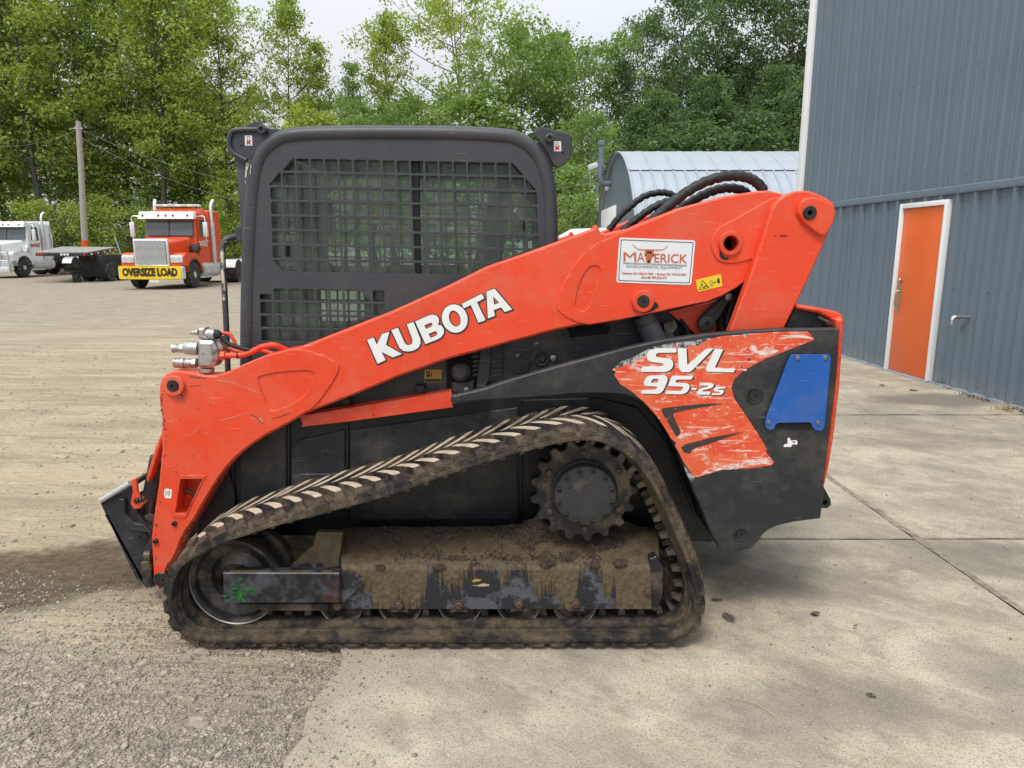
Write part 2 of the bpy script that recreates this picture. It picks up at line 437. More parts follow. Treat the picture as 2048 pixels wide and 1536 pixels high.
# scuffed, torn decal: orange film, scraped white backing, scratches
t = NT('scuffed_orange_decal')
c = t.mix(t.ramp(t.noise(6, 5), [(0.35, 0.0), (0.65, 1.0)]), (0.70, 0.058, 0.020), (0.74, 0.10, 0.032))
c = t.mix(t.ramp(t.noise(7, 6, 0.65, t.co((1, 1, 1.6), loc=(2, 8, 1))), [(0.50, 0.0), (0.60, 0.75)]), c, (0.74, 0.17, 0.075))
c = t.mix(t.ramp(t.noise(10, 9, 0.75, t.co((1.4, 1, 2.2), (0, 0.3, 0)), 0.8), [(0.565, 0.0), (0.60, 0.55), (0.66, 0.95)]), c, (0.72, 0.60, 0.54))
c = t.mix(t.ramp(t.noise(7, 5, 0.7, t.co((0.8, 1, 16), (0, 0.18, 0))), [(0.615, 0.0), (0.635, 0.85)]), c, (0.75, 0.66, 0.60))
c = t.mix(t.ramp(t.noise(9, 5, 0.7, t.co((16, 1, 1.2), (0, 0.1, 0), (3, 0, 1))), [(0.66, 0.0), (0.68, 0.7)]), c, (0.75, 0.55, 0.46))
c = t.mix(t.ramp(t.noise(16, 7, 0.7, t.co(loc=(4, 2, 7))), [(0.70, 0.0), (0.72, 1.0)]), c, (0.03, 0.032, 0.036))
t.set(col=c, rough=0.45); t.bump(t.noise(40, 5), 0.15, 0.002); M['decal'] = t.m
t = NT('torn_decal_backing')
c = t.mix(t.ramp(t.noise(45, 6, 0.7), [(0.42, 0.0), (0.56, 1.0)]), (0.035, 0.037, 0.04), (0.42, 0.42, 0.42))
t.set(col=c, rough=0.6); M['torn'] = t.m
t = NT('decal_dark_print')
c = t.mix(t.ramp(t.noise(30, 7, 0.7), [(0.62, 0.0), (0.66, 1.0)]), (0.045, 0.032, 0.032), (0.45, 0.10, 0.06)); t.set(col=c, rough=0.5); M['decal_dark'] = t.m
t = NT('scraped_white_film')
c = t.mix(t.ramp(t.noise(25, 7, 0.75, t.co((1, 1, 2.5))), [(0.40, 0.0), (0.56, 1.0)]), (0.68, 0.10, 0.045), (0.76, 0.70, 0.66)); t.set(col=c, rough=0.5); M['scrape'] = t.m
t = NT('chipped_white_letters')
c = t.mix(t.ramp(t.noise(14, 7, 0.72, t.co((1, 1, 3.5), (0, 0.2, 0))), [(0.69, 0.0), (0.70, 1.0)]), (0.80, 0.80, 0.79), (0.03, 0.03, 0.03)); t.set(col=c, rough=0.45); M['white_chip'] = t.m

# muddy rubber / muddy steel
t = NT('muddy_track_rubber')
rub = t.mix(t.ramp(t.noise(5, 5), [(0.3, 0.0), (0.7, 1.0)]), (0.013, 0.013, 0.014), (0.030, 0.029, 0.027))
md = t.mix(t.ramp(t.noise(22, 6, 0.65), [(0.3, 0.0), (0.7, 1.0)]), (0.050, 0.038, 0.025), (0.165, 0.128, 0.085))
c = t.mix(t.ramp(t.noise(6.5, 9, 0.68), [(0.40, 0.0), (0.53, 1.0)]), rub, md)
t.set(col=c, rough=t.ramp(t.noise(9, 5), [(0.3, 0.45), (0.7, 0.85)]), spec=0.35); t.bump(t.noise(80, 8, 0.72), 0.9, 0.020); M['track'] = t.m
t = NT('dried_mud_lug_top')
c = t.mix(t.ramp(t.noise(20, 6, 0.6), [(0.3, 0.0), (0.7, 1.0)]), (0.36, 0.30, 0.215), (0.54, 0.465, 0.355))
c = t.mix(t.ramp(t.noise(26, 8, 0.7, t.co(loc=(9, 1, 3))), [(0.60, 0.0), (0.70, 1.0)]), c, (0.13, 0.10, 0.07))
t.set(col=c, rough=0.85, spec=0.2); t.bump(t.noise(90, 5), 0.4, 0.004); M['lugtop'] = t.m
t = NT('muddy_frame_steel')
blk = t.mix(t.ramp(t.noise(10, 7, 0.65), [(0.50, 0.0), (0.58, 1.0)]), (0.020, 0.021, 0.026), (0.085, 0.09, 0.105))
st = t.noise(11, 6, 0.62, t.co((1.0, 0.3, 0.045)))                     # mud runs down in streaks
md = t.mix(t.ramp(t.noise(30, 6, 0.65), [(0.3, 0.0), (0.7, 1.0)]), (0.070, 0.051, 0.029), (0.140, 0.105, 0.064))
hz = t.math('ADD', t.math('MULTIPLY', t.math('SUBTRACT', t.sep()[2], 0.31), 0.9), t.math('MULTIPLY', t.math('MAXIMUM', t.math('SUBTRACT', t.sep()[2], 0.315), 0.0), 8.0))
c = t.mix(t.ramp(t.math('ADD', t.math('ADD', st, hz), t.math('MULTIPLY', t.noise(4, 3), 0.25)), [(0.615, 0.0), (0.645, 1.0)]), blk, md)
t.set(col=c, rough=t.ramp(t.noise(14, 6), [(0.35, 0.35), (0.65, 0.8)]), spec=0.4); t.bump(t.noise(75, 7, 0.7), 0.6, 0.010); M['mudframe'] = t.m
t = NT('wet_mud')
c = t.mix(t.ramp(t.noise(90, 7, 0.65), [(0.36, 0.0), (0.64, 1.0)]), (0.045, 0.032, 0.019), (0.155, 0.118, 0.076))
t.set(col=c, rough=t.ramp(t.noise(50, 5), [(0.35, 0.10), (0.65, 0.50)]), spec=0.8); t.bump(t.noise(130, 7, 0.7), 1.0, 0.025); M['mud'] = t.m
t = NT('painted_tension_box')
c = t.mix(t.ramp(t.noise(9, 7, 0.65), [(0.45, 0.0), (0.6, 1.0)]), (0.018, 0.018, 0.021), (0.075, 0.08, 0.095))
c = t.mix(t.ramp(t.noise(7, 7, 0.65, t.co(loc=(5, 0, 2))), [(0.54, 0.0), (0.62, 1.0)]), c, (0.065, 0.022, 0.018))
t.set(col=c, rough=0.42, metal=0.2); t.bump(t.noise(90, 5), 0.15, 0.004); M['tbox'] = t.m

# glass
def glass(name, tint, dirt=0.2, dirt_veil_col=(0.42, 0.43, 0.38), rough=0.0):  # diffuse film: dirt, plus the reflected surroundings painted in as a pale veil
    t = NT(name); t.n.remove(t.b); out = t.n['Material Output']
    tr = t.n.new('ShaderNodeBsdfTransparent'); tr.inputs[0].default_value = (*tint, 1)
    gl = t.n.new('ShaderNodeBsdfGlossy'); gl.inputs['Roughness'].default_value = 0.03
    fr = t.n.new('ShaderNodeFresnel'); fr.inputs[0].default_value = 1.45
    m = t.n.new('ShaderNodeMixShader'); t.l.new(fr.outputs[0], m.inputs[0]); t.l.new(tr.outputs[0], m.inputs[1]); t.l.new(gl.outputs[0], m.inputs[2])
    df = t.n.new('ShaderNodeBsdfDiffuse'); df.inputs[0].default_value = (*dirt_veil_col, 1)
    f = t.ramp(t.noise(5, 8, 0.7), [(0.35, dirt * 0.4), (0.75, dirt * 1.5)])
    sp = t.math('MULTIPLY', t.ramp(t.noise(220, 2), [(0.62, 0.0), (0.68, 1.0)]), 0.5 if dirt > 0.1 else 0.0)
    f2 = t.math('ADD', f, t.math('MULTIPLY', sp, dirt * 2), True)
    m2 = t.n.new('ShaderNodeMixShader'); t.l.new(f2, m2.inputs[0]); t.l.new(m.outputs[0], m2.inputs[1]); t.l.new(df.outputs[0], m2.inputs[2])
    t.l.new(m2.outputs[0], out.inputs[0]); return t.m
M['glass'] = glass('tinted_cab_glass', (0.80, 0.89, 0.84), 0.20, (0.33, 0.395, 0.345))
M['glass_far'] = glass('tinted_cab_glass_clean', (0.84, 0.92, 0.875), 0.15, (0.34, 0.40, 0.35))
M['truck_glass'] = mat('truck_window_glass', (0.06, 0.08, 0.085), 0.08, var=0.2, vs=2, spec=0.9)

# trucks and buildings
M['t_orange'] = mat('truck_orange_paint', (0.66, 0.075, 0.018), 0.28, var=0.06, vs=2)
M['t_white'] = mat('truck_white_paint', (0.76, 0.77, 0.78), 0.3, var=0.04, vs=2)
M['chrome'] = mat('truck_chrome', (0.74, 0.75, 0.76), 0.25, 0.55, var=0.08, vs=8)
M['alu'] = mat('brushed_aluminium', (0.58, 0.59, 0.60), 0.4, 0.45, var=0.12, vs=8)
M['tyre'] = mat('tyre_rubber', (0.022, 0.022, 0.023), 0.8, var=0.3, vs=8, dirt=((0.11, 0.095, 0.075), 0.4, 6), bump=0.3, bs=30)
M['t_black'] = mat('truck_chassis_black', (0.014, 0.014, 0.016), 0.6, var=0.3, vs=5, dirt=((0.07, 0.06, 0.05), 0.3, 4))
M['lamp'] = mat('clear_lamp_lens', (0.60, 0.62, 0.64), 0.15, 0.3, var=0.2, vs=25)
M['amber'] = mat('amber_lens', (0.7, 0.2, 0.02), 0.3)
M['redlens'] = mat('red_reflector', (0.5, 0.02, 0.02), 0.3)
M['banner'] = mat('yellow_banner_vinyl', (0.80, 0.56, 0.01), 0.5, var=0.12, vs=3, bump=0.5, bs=6)
M['deck'] = mat('weathered_deck_boards', (0.30, 0.29, 0.27), 0.75, var=0.25, vs=6)
M['pole'] = mat('weathered_pole_wood', (0.33, 0.30, 0.265), 0.85, var=0.25, vs=12, bump=0.4, bs=30)
M['pole_orange'] = mat('orange_marker_paint', (0.70, 0.085, 0.02), 0.6)
M['wire'] = mat('grey_wire', (0.35, 0.36, 0.36), 0.5)
t = NT('blue_grey_siding')
c = t.mix(t.ramp(t.noise(0.9, 5), [(0.3, 0.0), (0.7, 1.0)]), (0.120, 0.160, 0.198), (0.138, 0.180, 0.222))
zz = t.sep(t.co(kind='Object'))[2]
gr = t.math('MULTIPLY', t.ramp(t.math('ADD', t.math('MULTIPLY', zz, 1.4), t.math('MULTIPLY', t.noise(4, 5, 0.6, t.co((6, 6, 0.5))), 0.9)), [(0.25, 1.0), (0.75, 0.0)]), 0.45)
c = t.mix(gr, c, (0.33, 0.31, 0.26))                                                             # splash-back dirt along the foot
t.set(col=c, rough=0.42, spec=0.45); t.bump(t.noise(1.3, 3), 0.25, 0.02); M['siding'] = t.m
M['trim_white'] = mat('white_metal_trim', (0.78, 0.79, 0.80), 0.4, var=0.04, vs=3)
M['door_orange'] = mat('orange_door_paint', (0.70, 0.125, 0.022), 0.35, var=0.06, vs=1.5)
M['brass'] = mat('worn_brass', (0.42, 0.36, 0.26), 0.35, 0.8)
M['hutroof'] = mat('pale_galvanised_roof', (0.325, 0.365, 0.41), 0.5, 0.1, var=0.12, vs=0.8, dirt=((0.36, 0.40, 0.44), 0.2, 1.2))
M['hutwall'] = mat('blue_grey_gable_paint', (0.125, 0.165, 0.200), 0.6, var=0.1, vs=0.7)
M['hut_door'] = mat('white_door_slats', (0.66, 0.66, 0.65), 0.5)
M['joint'] = mat('dirt_in_joints', (0.265, 0.230, 0.178), 0.95, var=0.4, vs=20, bump=0.8, bs=80)
M['bark'] = mat('grey_bark', (0.085, 0.075, 0.062), 0.9, var=0.4, vs=3, bump=0.5, bs=12)
M['bark_pale'] = mat('pale_bark', (0.21, 0.195, 0.165), 0.9, var=0.3, vs=3, bump=0.4, bs=12)
M['straw'] = mat('dry_straw', (0.45, 0.36, 0.22), 0.8)
M['deadleaf'] = mat('dead_leaf_brown', (0.12, 0.075, 0.045), 0.8, var=0.4, vs=30)
M['weed'] = mat('weed_green', (0.10, 0.14, 0.04), 0.7, var=0.3, vs=30)

def leaf_mat(name, dark, mid, lite):
    t = NT(name); out = t.n['Material Output']; t.n.remove(t.b)
    at = t.n.new('ShaderNodeAttribute'); at.attribute_name = 'leaf_tone'
    oi = t.n.new('ShaderNodeObjectInfo')
    f = t.math('ADD', t.math('MULTIPLY', at.outputs['Fac'], 0.8), t.math('MULTIPLY', oi.outputs['Random'], 0.25))
    c = t.ramp(f, [(0.1, dark), (0.5, mid), (0.95, lite)])
    df = t.n.new('ShaderNodeBsdfDiffuse'); tl = t.n.new('ShaderNodeBsdfTranslucent'); gl = t.n.new('ShaderNodeBsdfGlossy'); gl.inputs['Roughness'].default_value = 0.5
    gl.inputs[0].default_value = (0.9, 0.95, 0.9, 1)
    t.l.new(c, df.inputs[0]); tc_ = t.mix(1.0, c, (1.0, 1.08, 0.55), 'MULTIPLY'); t.l.new(tc_, tl.inputs[0])
    m = t.n.new('ShaderNodeMixShader'); m.inputs[0].default_value = 0.50; t.l.new(df.outputs[0], m.inputs[1]); t.l.new(tl.outputs[0], m.inputs[2])
    m2 = t.n.new('ShaderNodeMixShader'); m2.inputs[0].default_value = 0.035; t.l.new(m.outputs[0], m2.inputs[1]); t.l.new(gl.outputs[0], m2.inputs[2])
    t.l.new(m2.outputs[0], out.inputs[0]); return t.m
M['leaf_yellow'] = leaf_mat('yellow_green_leaves', (0.19, 0.25, 0.042), (0.31, 0.40, 0.070), (0.45, 0.54, 0.13))
M['leaf_mid'] = leaf_mat('mid_green_leaves', (0.13, 0.21, 0.050), (0.215, 0.325, 0.080), (0.33, 0.44, 0.14))
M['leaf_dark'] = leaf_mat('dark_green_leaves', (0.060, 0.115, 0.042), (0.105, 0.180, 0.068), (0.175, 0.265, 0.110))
M['guide'] = mat('muddy_guide_steel', (0.15, 0.13, 0.105), 0.5, 0.4, var=0.35, vs=20, dirt=((0.07, 0.055, 0.04), 0.5, 12), bump=0.3, bs=90)
M['hub'] = mat('dull_hub_casting', (0.040, 0.040, 0.043), 0.5, 0.3, var=0.25, vs=14, dirt=((0.10, 0.085, 0.07), 0.12, 9), bump=0.2, bs=90)
t = NT('dried_mud_runs')
c = t.mix(t.ramp(t.noise(60, 5, 0.65), [(0.3, 0.0), (0.7, 1.0)]), (0.075, 0.055, 0.031), (0.140, 0.105, 0.064))
t.set(col=c, rough=0.7, spec=0.35); t.bump(t.noise(140, 4), 0.4, 0.008); M['mudrun'] = t.m
# ================================================================== GROUND AND CONCRETE
def ground_tex():
    t = NT('gravel_and_sand'); g = t.co(); xs = t.sep(g)
    x, y = xs[0], xs[1]
    wob = t.math('MULTIPLY', t.math('SUBTRACT', t.noise(0.45, 5), 0.5), 2.2)
    sandA = t.mix(t.ramp(t.noise(0.7, 7, 0.6), [(0.3, 0.0), (0.7, 1.0)]), (0.36, 0.288, 0.186), (0.50, 0.408, 0.278))
    streak = t.noise(1.1, 6, 0.6, t.co((0.35, 2.4, 1), (0, 0, 0.10)))
    sandA = t.mix(t.ramp(streak, [(0.40, 0.0), (0.60, 0.75)]), sandA, (0.27, 0.218, 0.148))
    rut = t.noise(2.6, 4, 0.6, t.co2((0.16, 1.5, 1), 0.22, (4, 1, 0)))
    sandA = t.mix(t.ramp(rut, [(0.56, 0.0), (0.66, 0.6)]), sandA, (0.225, 0.178, 0.118))
    sandA = t.mix(t.ramp(t.noise(9, 4, 0.7, t.co2((0.3, 1.4, 1), 0.12, (8, 1, 0))), [(0.55, 0.0), (0.68, 0.6)]), sandA, (0.56, 0.475, 0.345))
    gravel = t.mix(t.ramp(t.noise(48, 6, 0.75), [(0.34, 0.0), (0.66, 1.0)]), (0.20, 0.172, 0.135), (0.38, 0.335, 0.270))
    gravel = t.mix(t.ramp(t.noise(1.6, 6), [(0.4, 0.0), (0.65, 0.6)]), gravel, (0.255, 0.222, 0.175))
    far = t.mix(t.ramp(t.noise(2.4, 7, 0.75, t.co((0.8, 1.2, 1))), [(0.35, 0.0), (0.65, 1.0)]), (0.225, 0.192, 0.150), (0.365, 0.315, 0.248))
    near_f = t.ramp(t.math('ADD', y, t.math('MULTIPLY', wob, 0.45)), [(0.0, 1.0), (1.0, 0.0)])
    # blend by distance from the concrete corner: gravel close by, sand in the middle yard, grey stone beyond
    def step(v, a, b):
        n = t.n.new('ShaderNodeMapRange'); n.interpolation_type = 'SMOOTHSTEP'; n.inputs['From Min'].default_value = a; n.inputs['From Max'].default_value = b
        t.l.new(v, n.inputs['Value']); return n.outputs[0]
    yy = t.math('ADD', y, wob); yn = t.math('ADD', t.math('ADD', y, t.math('MULTIPLY', wob, 0.35)), t.math('MULTIPLY', t.math('ADD', x, 1.5), 0.20))
    c = t.mix(step(yn, 2.1, 3.0), gravel, sandA)
    c = t.mix(t.math('MULTIPLY', step(yy, 9.0, 19.0), 0.9), c, far)
    # grains
    c = t.mix(t.ramp(t.noise(70, 6, 0.75), [(0.54, 0.0), (0.64, 0.6)]), c, (0.57, 0.50, 0.40))
    c = t.mix(t.ramp(t.noise(45, 6, 0.75, t.co((1, 1.6, 1), loc=(1, 6, 2))), [(0.54, 0.0), (0.64, 0.55)]), c, (0.20, 0.165, 0.115))
    c = t.mix(t.ramp(t.noise(60, 4, 0.6, t.co(loc=(3, 3, 3))), [(0.66, 0.0), (0.71, 0.75)]), c, (0.12, 0.10, 0.08))
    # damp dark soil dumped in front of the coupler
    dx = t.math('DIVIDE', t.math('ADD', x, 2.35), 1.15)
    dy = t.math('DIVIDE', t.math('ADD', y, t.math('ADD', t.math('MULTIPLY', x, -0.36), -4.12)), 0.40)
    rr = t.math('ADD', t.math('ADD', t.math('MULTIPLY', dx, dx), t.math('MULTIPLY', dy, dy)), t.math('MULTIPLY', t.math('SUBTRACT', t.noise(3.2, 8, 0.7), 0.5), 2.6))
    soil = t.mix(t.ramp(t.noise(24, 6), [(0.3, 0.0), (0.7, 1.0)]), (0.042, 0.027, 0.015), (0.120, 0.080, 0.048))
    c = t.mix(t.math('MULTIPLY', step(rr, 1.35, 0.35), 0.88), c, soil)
    t.set(col=c, rough=0.92, spec=0.25)
    b = t.bump(t.noise(42, 7, 0.75), 0.75, 0.018); b = t.bump(t.noise(3.0, 5, 0.6, t.co((0.7, 3.5, 1), (0, 0, 0.15))), 0.7, 0.09, b)
    return t.m
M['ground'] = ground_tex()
def gh(x, y):
    """ground height: flat yard with worn unevenness, kept under the slabs"""
    a = mnoise.noise(Vector((x * 1.3, y * 1.3, 0.3))) * 0.006 + mnoise.noise(Vector((x * 5, y * 5, 2.0))) * 0.003
    ruts = 0.010 * mnoise.noise(Vector((x * 0.8, y * 3.2 - 0.4 * x, 5.0))) * min(1, max(0, (y - 3.2) / 1.5))
    inside = min(1.0, max(0.0, (x + 0.95) / 0.3))
    return -0.009 + (a + ruts) * (1 - inside) - 0.022 * inside
xs = sorted(set(list(np.linspace(-3.6, 0.2, 96)) + list(np.linspace(-12, -3.6, 40)) + [-400, -150, -60, -30, -18, 0.6, 1.5, 3, 6, 12, 30, 60, 150, 400]))
ys = sorted(set(list(np.linspace(1.2, 6, 90)) + list(np.linspace(6, 16, 50)) + [-60, -10, -2, 0.5, 20, 26, 34, 45, 60, 90, 150, 400]))
gv = [(x, y, gh(x, y)) for y in ys for x in xs]; nx = len(xs)
gf = [(j * nx + i, j * nx + i + 1, (j + 1) * nx + i + 1, (j + 1) * nx + i) for j in range(len(ys) - 1) for i in range(nx - 1)]
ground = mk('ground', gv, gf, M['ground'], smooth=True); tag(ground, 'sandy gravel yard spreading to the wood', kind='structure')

def concrete_tex():
    t = NT('old_stained_concrete')
    c = t.mix(t.ramp(t.noise(0.9, 6, 0.6), [(0.3, 0.0), (0.7, 1.0)]), (0.43, 0.368, 0.270), (0.55, 0.480, 0.365))
    stk = t.noise(3.2, 7, 0.65, t.co2((1.0, 0.30, 1), -0.85))                                  # broom and tyre streaks
    c = t.mix(t.ramp(stk, [(0.44, 0.0), (0.66, 0.75)]), c, (0.24, 0.212, 0.165))
    fine = t.noise(16, 6, 0.7, t.co2((1.0, 0.24, 1), -0.9, (7, 1, 0)))
    c = t.mix(t.ramp(fine, [(0.52, 0.0), (0.70, 0.62)]), c, (0.20, 0.176, 0.138))
    c = t.mix(t.ramp(t.noise(5.0, 5, 0.75, t.co(loc=(3, 7, 0))), [(0.45, 0.0), (0.62, 0.55)]), c, (0.27, 0.235, 0.180))
    c = t.mix(t.ramp(t.noise(2.2, 5, 0.7, t.co(loc=(9, 2, 0))), [(0.48, 0.0), (0.62, 0.65)]), c, (0.60, 0.53, 0.40))
    c = t.mix(t.ramp(t.noise(22, 6, 0.7, t.co2((1.0, 0.22, 1), -0.95, (1, 4, 0))), [(0.62, 0.0), (0.74, 0.6)]), c, (0.60, 0.54, 0.43))
    stk2 = t.noise(5.5, 6, 0.65, t.co2((1.3, 0.18, 1), -1.0, (2, 5, 0)))
    c = t.mix(t.ramp(stk2, [(0.60, 0.0), (0.72, 0.65)]), c, (0.56, 0.50, 0.40))
    c = t.mix(t.ramp(t.noise(0.75, 5, 0.6, t.co(loc=(6, 2, 0))), [(0.47, 0.0), (0.66, 0.75)]), c, (0.25, 0.228, 0.190))
    c = t.mix(t.ramp(t.noise(1.6, 5, 0.6, t.co2((1, 0.5, 1), -0.9, (1, 9, 0))), [(0.66, 0.0), (0.76, 0.5)]), c, (0.52, 0.42, 0.22))
    xs_ = t.sep(); x, y = xs_[0], xs_[1]
    # gravel dust dragged over the slab edge
    de = t.math('ADD', t.math('MULTIPLY', t.math('ADD', x, 0.72), 1.6), t.math('MULTIPLY', t.math('SUBTRACT', t.noise(6, 5, 0.75), 0.5), 1.1))
    c = t.mix(t.ramp(de, [(0.05, 0.85), (0.55, 0.0)]), c, (0.36, 0.31, 0.235))
    # oil and water stains, and plain darker spots right of the track
    def spot(c, px, py, rx, ry, col, amt, wob=1.2, ns=4.0):
        dx = t.math('DIVIDE', t.math('SUBTRACT', x, px), rx); dy = t.math('DIVIDE', t.math('SUBTRACT', y, py), ry)
        rr = t.math('ADD', t.math('ADD', t.math('MULTIPLY', dx, dx), t.math('MULTIPLY', dy, dy)), t.math('MULTIPLY', t.math('SUBTRACT', t.noise(ns, 7, 0.7), 0.5), wob))
        n = t.n.new('ShaderNodeMapRange'); n.interpolation_type = 'SMOOTHSTEP'; n.inputs['From Min'].default_value = 1.1; n.inputs['From Max'].default_value = 0.25
        t.l.new(rr, n.inputs['Value']); return t.mix(t.math('MULTIPLY', n.outputs[0], amt), c, col)
    for (u, v, rx, ry, a) in ((1880, 800, 0.85, 0.40, 0.85), (1910, 1095, 0.42, 0.16, 0.45), (1640, 1165, 0.45, 0.26, 0.42), (1545, 1105, 0.35, 0.16, 0.35), (1990, 1120, 0.5, 0.25, 0.6), (1700, 1400, 0.35, 0.2, 0.5), (1850, 880, 0.9, 0.3, 0.4), (1500, 1420, 0.3, 0.16, 0.35), (1950, 1330, 0.25, 0.2, 0.4)):
        g = G(u, v); c = spot(c, g.x, g.y, rx, ry, (0.155, 0.140, 0.120), a)
    for (u, v, rx, ry) in ((1457, 1235, 0.030, 0.055), (1432, 1200, 0.035, 0.022), (1628, 1229, 0.02, 0.02), (1742, 1391, 0.022, 0.02)):
        g = G(u, v); c = spot(c, g.x, g.y, rx, ry, (0.030, 0.024, 0.020), 0.95, 1.5, 30.0)
    c = t.mix(t.ramp(t.noise(110, 5, 0.75), [(0.38, 0.8), (0.50, 0.0)]), c, (0.19, 0.165, 0.125))
    c = t.mix(t.ramp(t.noise(150, 4, 0.7, t.co(loc=(8, 1, 0))), [(0.56, 0.0), (0.66, 0.55)]), c, (0.62, 0.57, 0.47))
    c = t.mix(t.ramp(t.noise(75, 5, 0.7, t.co(loc=(5, 5, 0))), [(0.66, 0.0), (0.70, 0.8)]), c, (0.13, 0.11, 0.085))
    t.set(col=c, rough=t.ramp(t.noise(2.0, 5), [(0.3, 0.62), (0.7, 0.9)]), spec=0.3)
    b = t.bump(t.noise(85, 6, 0.7), 0.35, 0.006); t.bump(t.noise(7, 5), 0.2, 0.01, b); return t.m
M['concrete'] = concrete_tex()
cr = bpy.data.objects.new('concrete_apron', None); COL.objects.link(cr); tag(cr, 'old stained concrete apron between gravel and wall', kind='structure')
wallX = lambda y: 5.53 - 0.05 * y
jX = lambda y: 2.345 - 0.018 * y
rows = [-2.3, 0.7, 3.70, 6.70, 9.70, 12.7]
rng = random.Random(3)
edge_px = [(560, 1536), (600, 1470), (588, 1440), (640, 1405), (632, 1370), (668, 1345), (690, 1310)]
edge_near = [G(u, v) for u, v in edge_px]
for r in range(len(rows) - 1):
    ya, yb = rows[r] + 0.006, rows[r + 1] - 0.006
    for side in (0, 1):
        if side == 0:
            left = []
            n = 26
            for i in range(n + 1):
                y = ya + (yb - ya) * i / n
                if edge_near[0].y <= y <= edge_near[-1].y:
                    for a, b in zip(edge_near[:-1], edge_near[1:]):
                        lo, hi = sorted((a.y, b.y))
                        if lo <= y <= hi:
                            k = (y - a.y) / (b.y - a.y) if abs(b.y - a.y) > 1e-6 else 0; x = a.x + (b.x - a.x) * k; break
                else: x = -0.70 + 0.05 * mnoise.noise(Vector((y * 2.1, 3.0, 0)))
                x += 0.020 * mnoise.noise(Vector((y * 9, 1.0, 0))) + 0.012 * mnoise.noise(Vector((y * 31, 4.0, 0)))
                left.append((x, y))
            poly = left + [(jX(yb) - 0.012, yb), (jX(ya) - 0.012, ya)]
        else:
            poly = [(jX(ya) + 0.012, ya), (jX(yb) + 0.012, yb), (wallX(yb) - 0.01, yb), (wallX(ya) - 0.01, ya)]
        poly = ccw(poly); ins = inset(poly, 0.007); dz = rng.uniform(-0.0025, 0.0025)
        n = len(poly); V = [(x, y, dz) for x, y in ins] + [(x, y, dz - 0.007) for x, y in poly] + [(x, y, -0.10) for x, y in poly]
        Fc = [tuple(t_) for t_ in tessellate_polygon([[Vector((x, y, 0)) for x, y in ins]])]
        Fc = [f if ((ins[f[1]][0] - ins[f[0]][0]) * (ins[f[2]][1] - ins[f[0]][1]) - (ins[f[2]][0] - ins[f[0]][0]) * (ins[f[1]][1] - ins[f[0]][1])) > 0 else (f[0], f[2], f[1]) for f in Fc]
        for i in range(n):
            j = (i + 1) % n; Fc += [(i, i + n, j + n, j), (i + n, i + 2 * n, j + 2 * n, j + n)]
        mk('concrete_panel', V, Fc, M['concrete'], cr)
# dirt packed into the joints
def strip(name, a, b, w, z, m, parent, wob=0.0, n=60):
    a, b = Vector(a), Vector(b); d = (b - a).normalized(); q = Vector((-d.y, d.x)); V = []
    for i in range(n + 1):
        p = a + (b - a) * (i / n); o = q * (wob * mnoise.noise(Vector((p.x * 6, p.y * 6, 1))))
        k = 0.75 + 0.5 * abs(mnoise.noise(Vector((p.x * 14, p.y * 14, 7))))
        V += [(*(p + o + q * w * k), z), (*(p + o - q * w * k), z)]
    return mk(name, V, [(2 * i, 2 * i + 1, 2 * i + 3, 2 * i + 2) for i in range(n)], m, parent)
strip('joint_fill', (jX(-2), -2), (jX(12.6), 12.6), 0.024, 0.0031, M['joint'], cr, 0.016, 420)
for y in rows[1:-1]: strip('joint_fill', (-0.66, y), (wallX(y) - .02, y), 0.008, 0.0033, M['joint'], cr, 0.012, 300)
def crack(pts, w=0.004, z=0.0042):
    p = [G(u, v, 0) for u, v in pts]; q = []
    for a, b in zip(p[:-1], p[1:]):
        for i in range(8): q.append(a.lerp(b, i / 8) + Vector((random.uniform(-.012, .012), random.uniform(-.012, .012), 0)))
    q.append(p[-1]); V = []
    for i, c in enumerate(q):
        d = (q[min(i + 1, len(q) - 1)] - q[max(i - 1, 0)]).normalized(); s = Vector((-d.y, d.x, 0)) * w * random.uniform(0.5, 1.3)
        V += [(c.x + s.x, c.y + s.y, z), (c.x - s.x, c.y - s.y, z)]
    mk('crack', V, [(2 * i, 2 * i + 1, 2 * i + 3, 2 * i + 2) for i in range(len(q) - 1)], M['joint'], cr)
crack([(1676, 797), (1712, 808), (1745, 829)]); crack([(1935, 826), (1985, 842), (2060, 852)])

# ================================================================== LOOSE STONES
def stones_mesh(n, pos_fn, size_fn, seed):
    rg = np.random.default_rng(seed); base = np.array([(x, y, z) for x in (-1, 1) for y in (-1, 1) for z in (-1, 1)], float) * 0.72
    fc = np.array([(0, 1, 3, 2), (4, 6, 7, 5), (0, 4, 5, 1), (2, 3, 7, 6), (0, 2, 6, 4), (1, 5, 7, 3)])
    V = np.zeros((n, 8, 3)); pos = pos_fn(n, rg); sz = size_fn(n, rg)
    j = 1 + rg.uniform(-0.45, 0.45, (n, 8, 3)); V = base[None] * j
    V *= (rg.uniform(0.6, 1.25, (n, 1, 3)) * np.array([1, 1, 0.62]))
    a = rg.uniform(0, 6.28, n); ca, sa = np.cos(a)[:, None], np.sin(a)[:, None]
    x = V[:, :, 0] * ca - V[:, :, 1] * sa; y = V[:, :, 0] * sa + V[:, :, 1] * ca; V[:, :, 0] = x; V[:, :, 1] = y
    tl = rg.uniform(-0.5, 0.5, n)[:, None]; z = V[:, :, 2] + V[:, :, 0] * tl; V[:, :, 2] = z
    V = V * sz[:, None, None] + pos[:, None, :]
    Fa = (fc[None] + (np.arange(n) * 8)[:, None, None]).reshape(-1, 4)
    return V.reshape(-1, 3), Fa
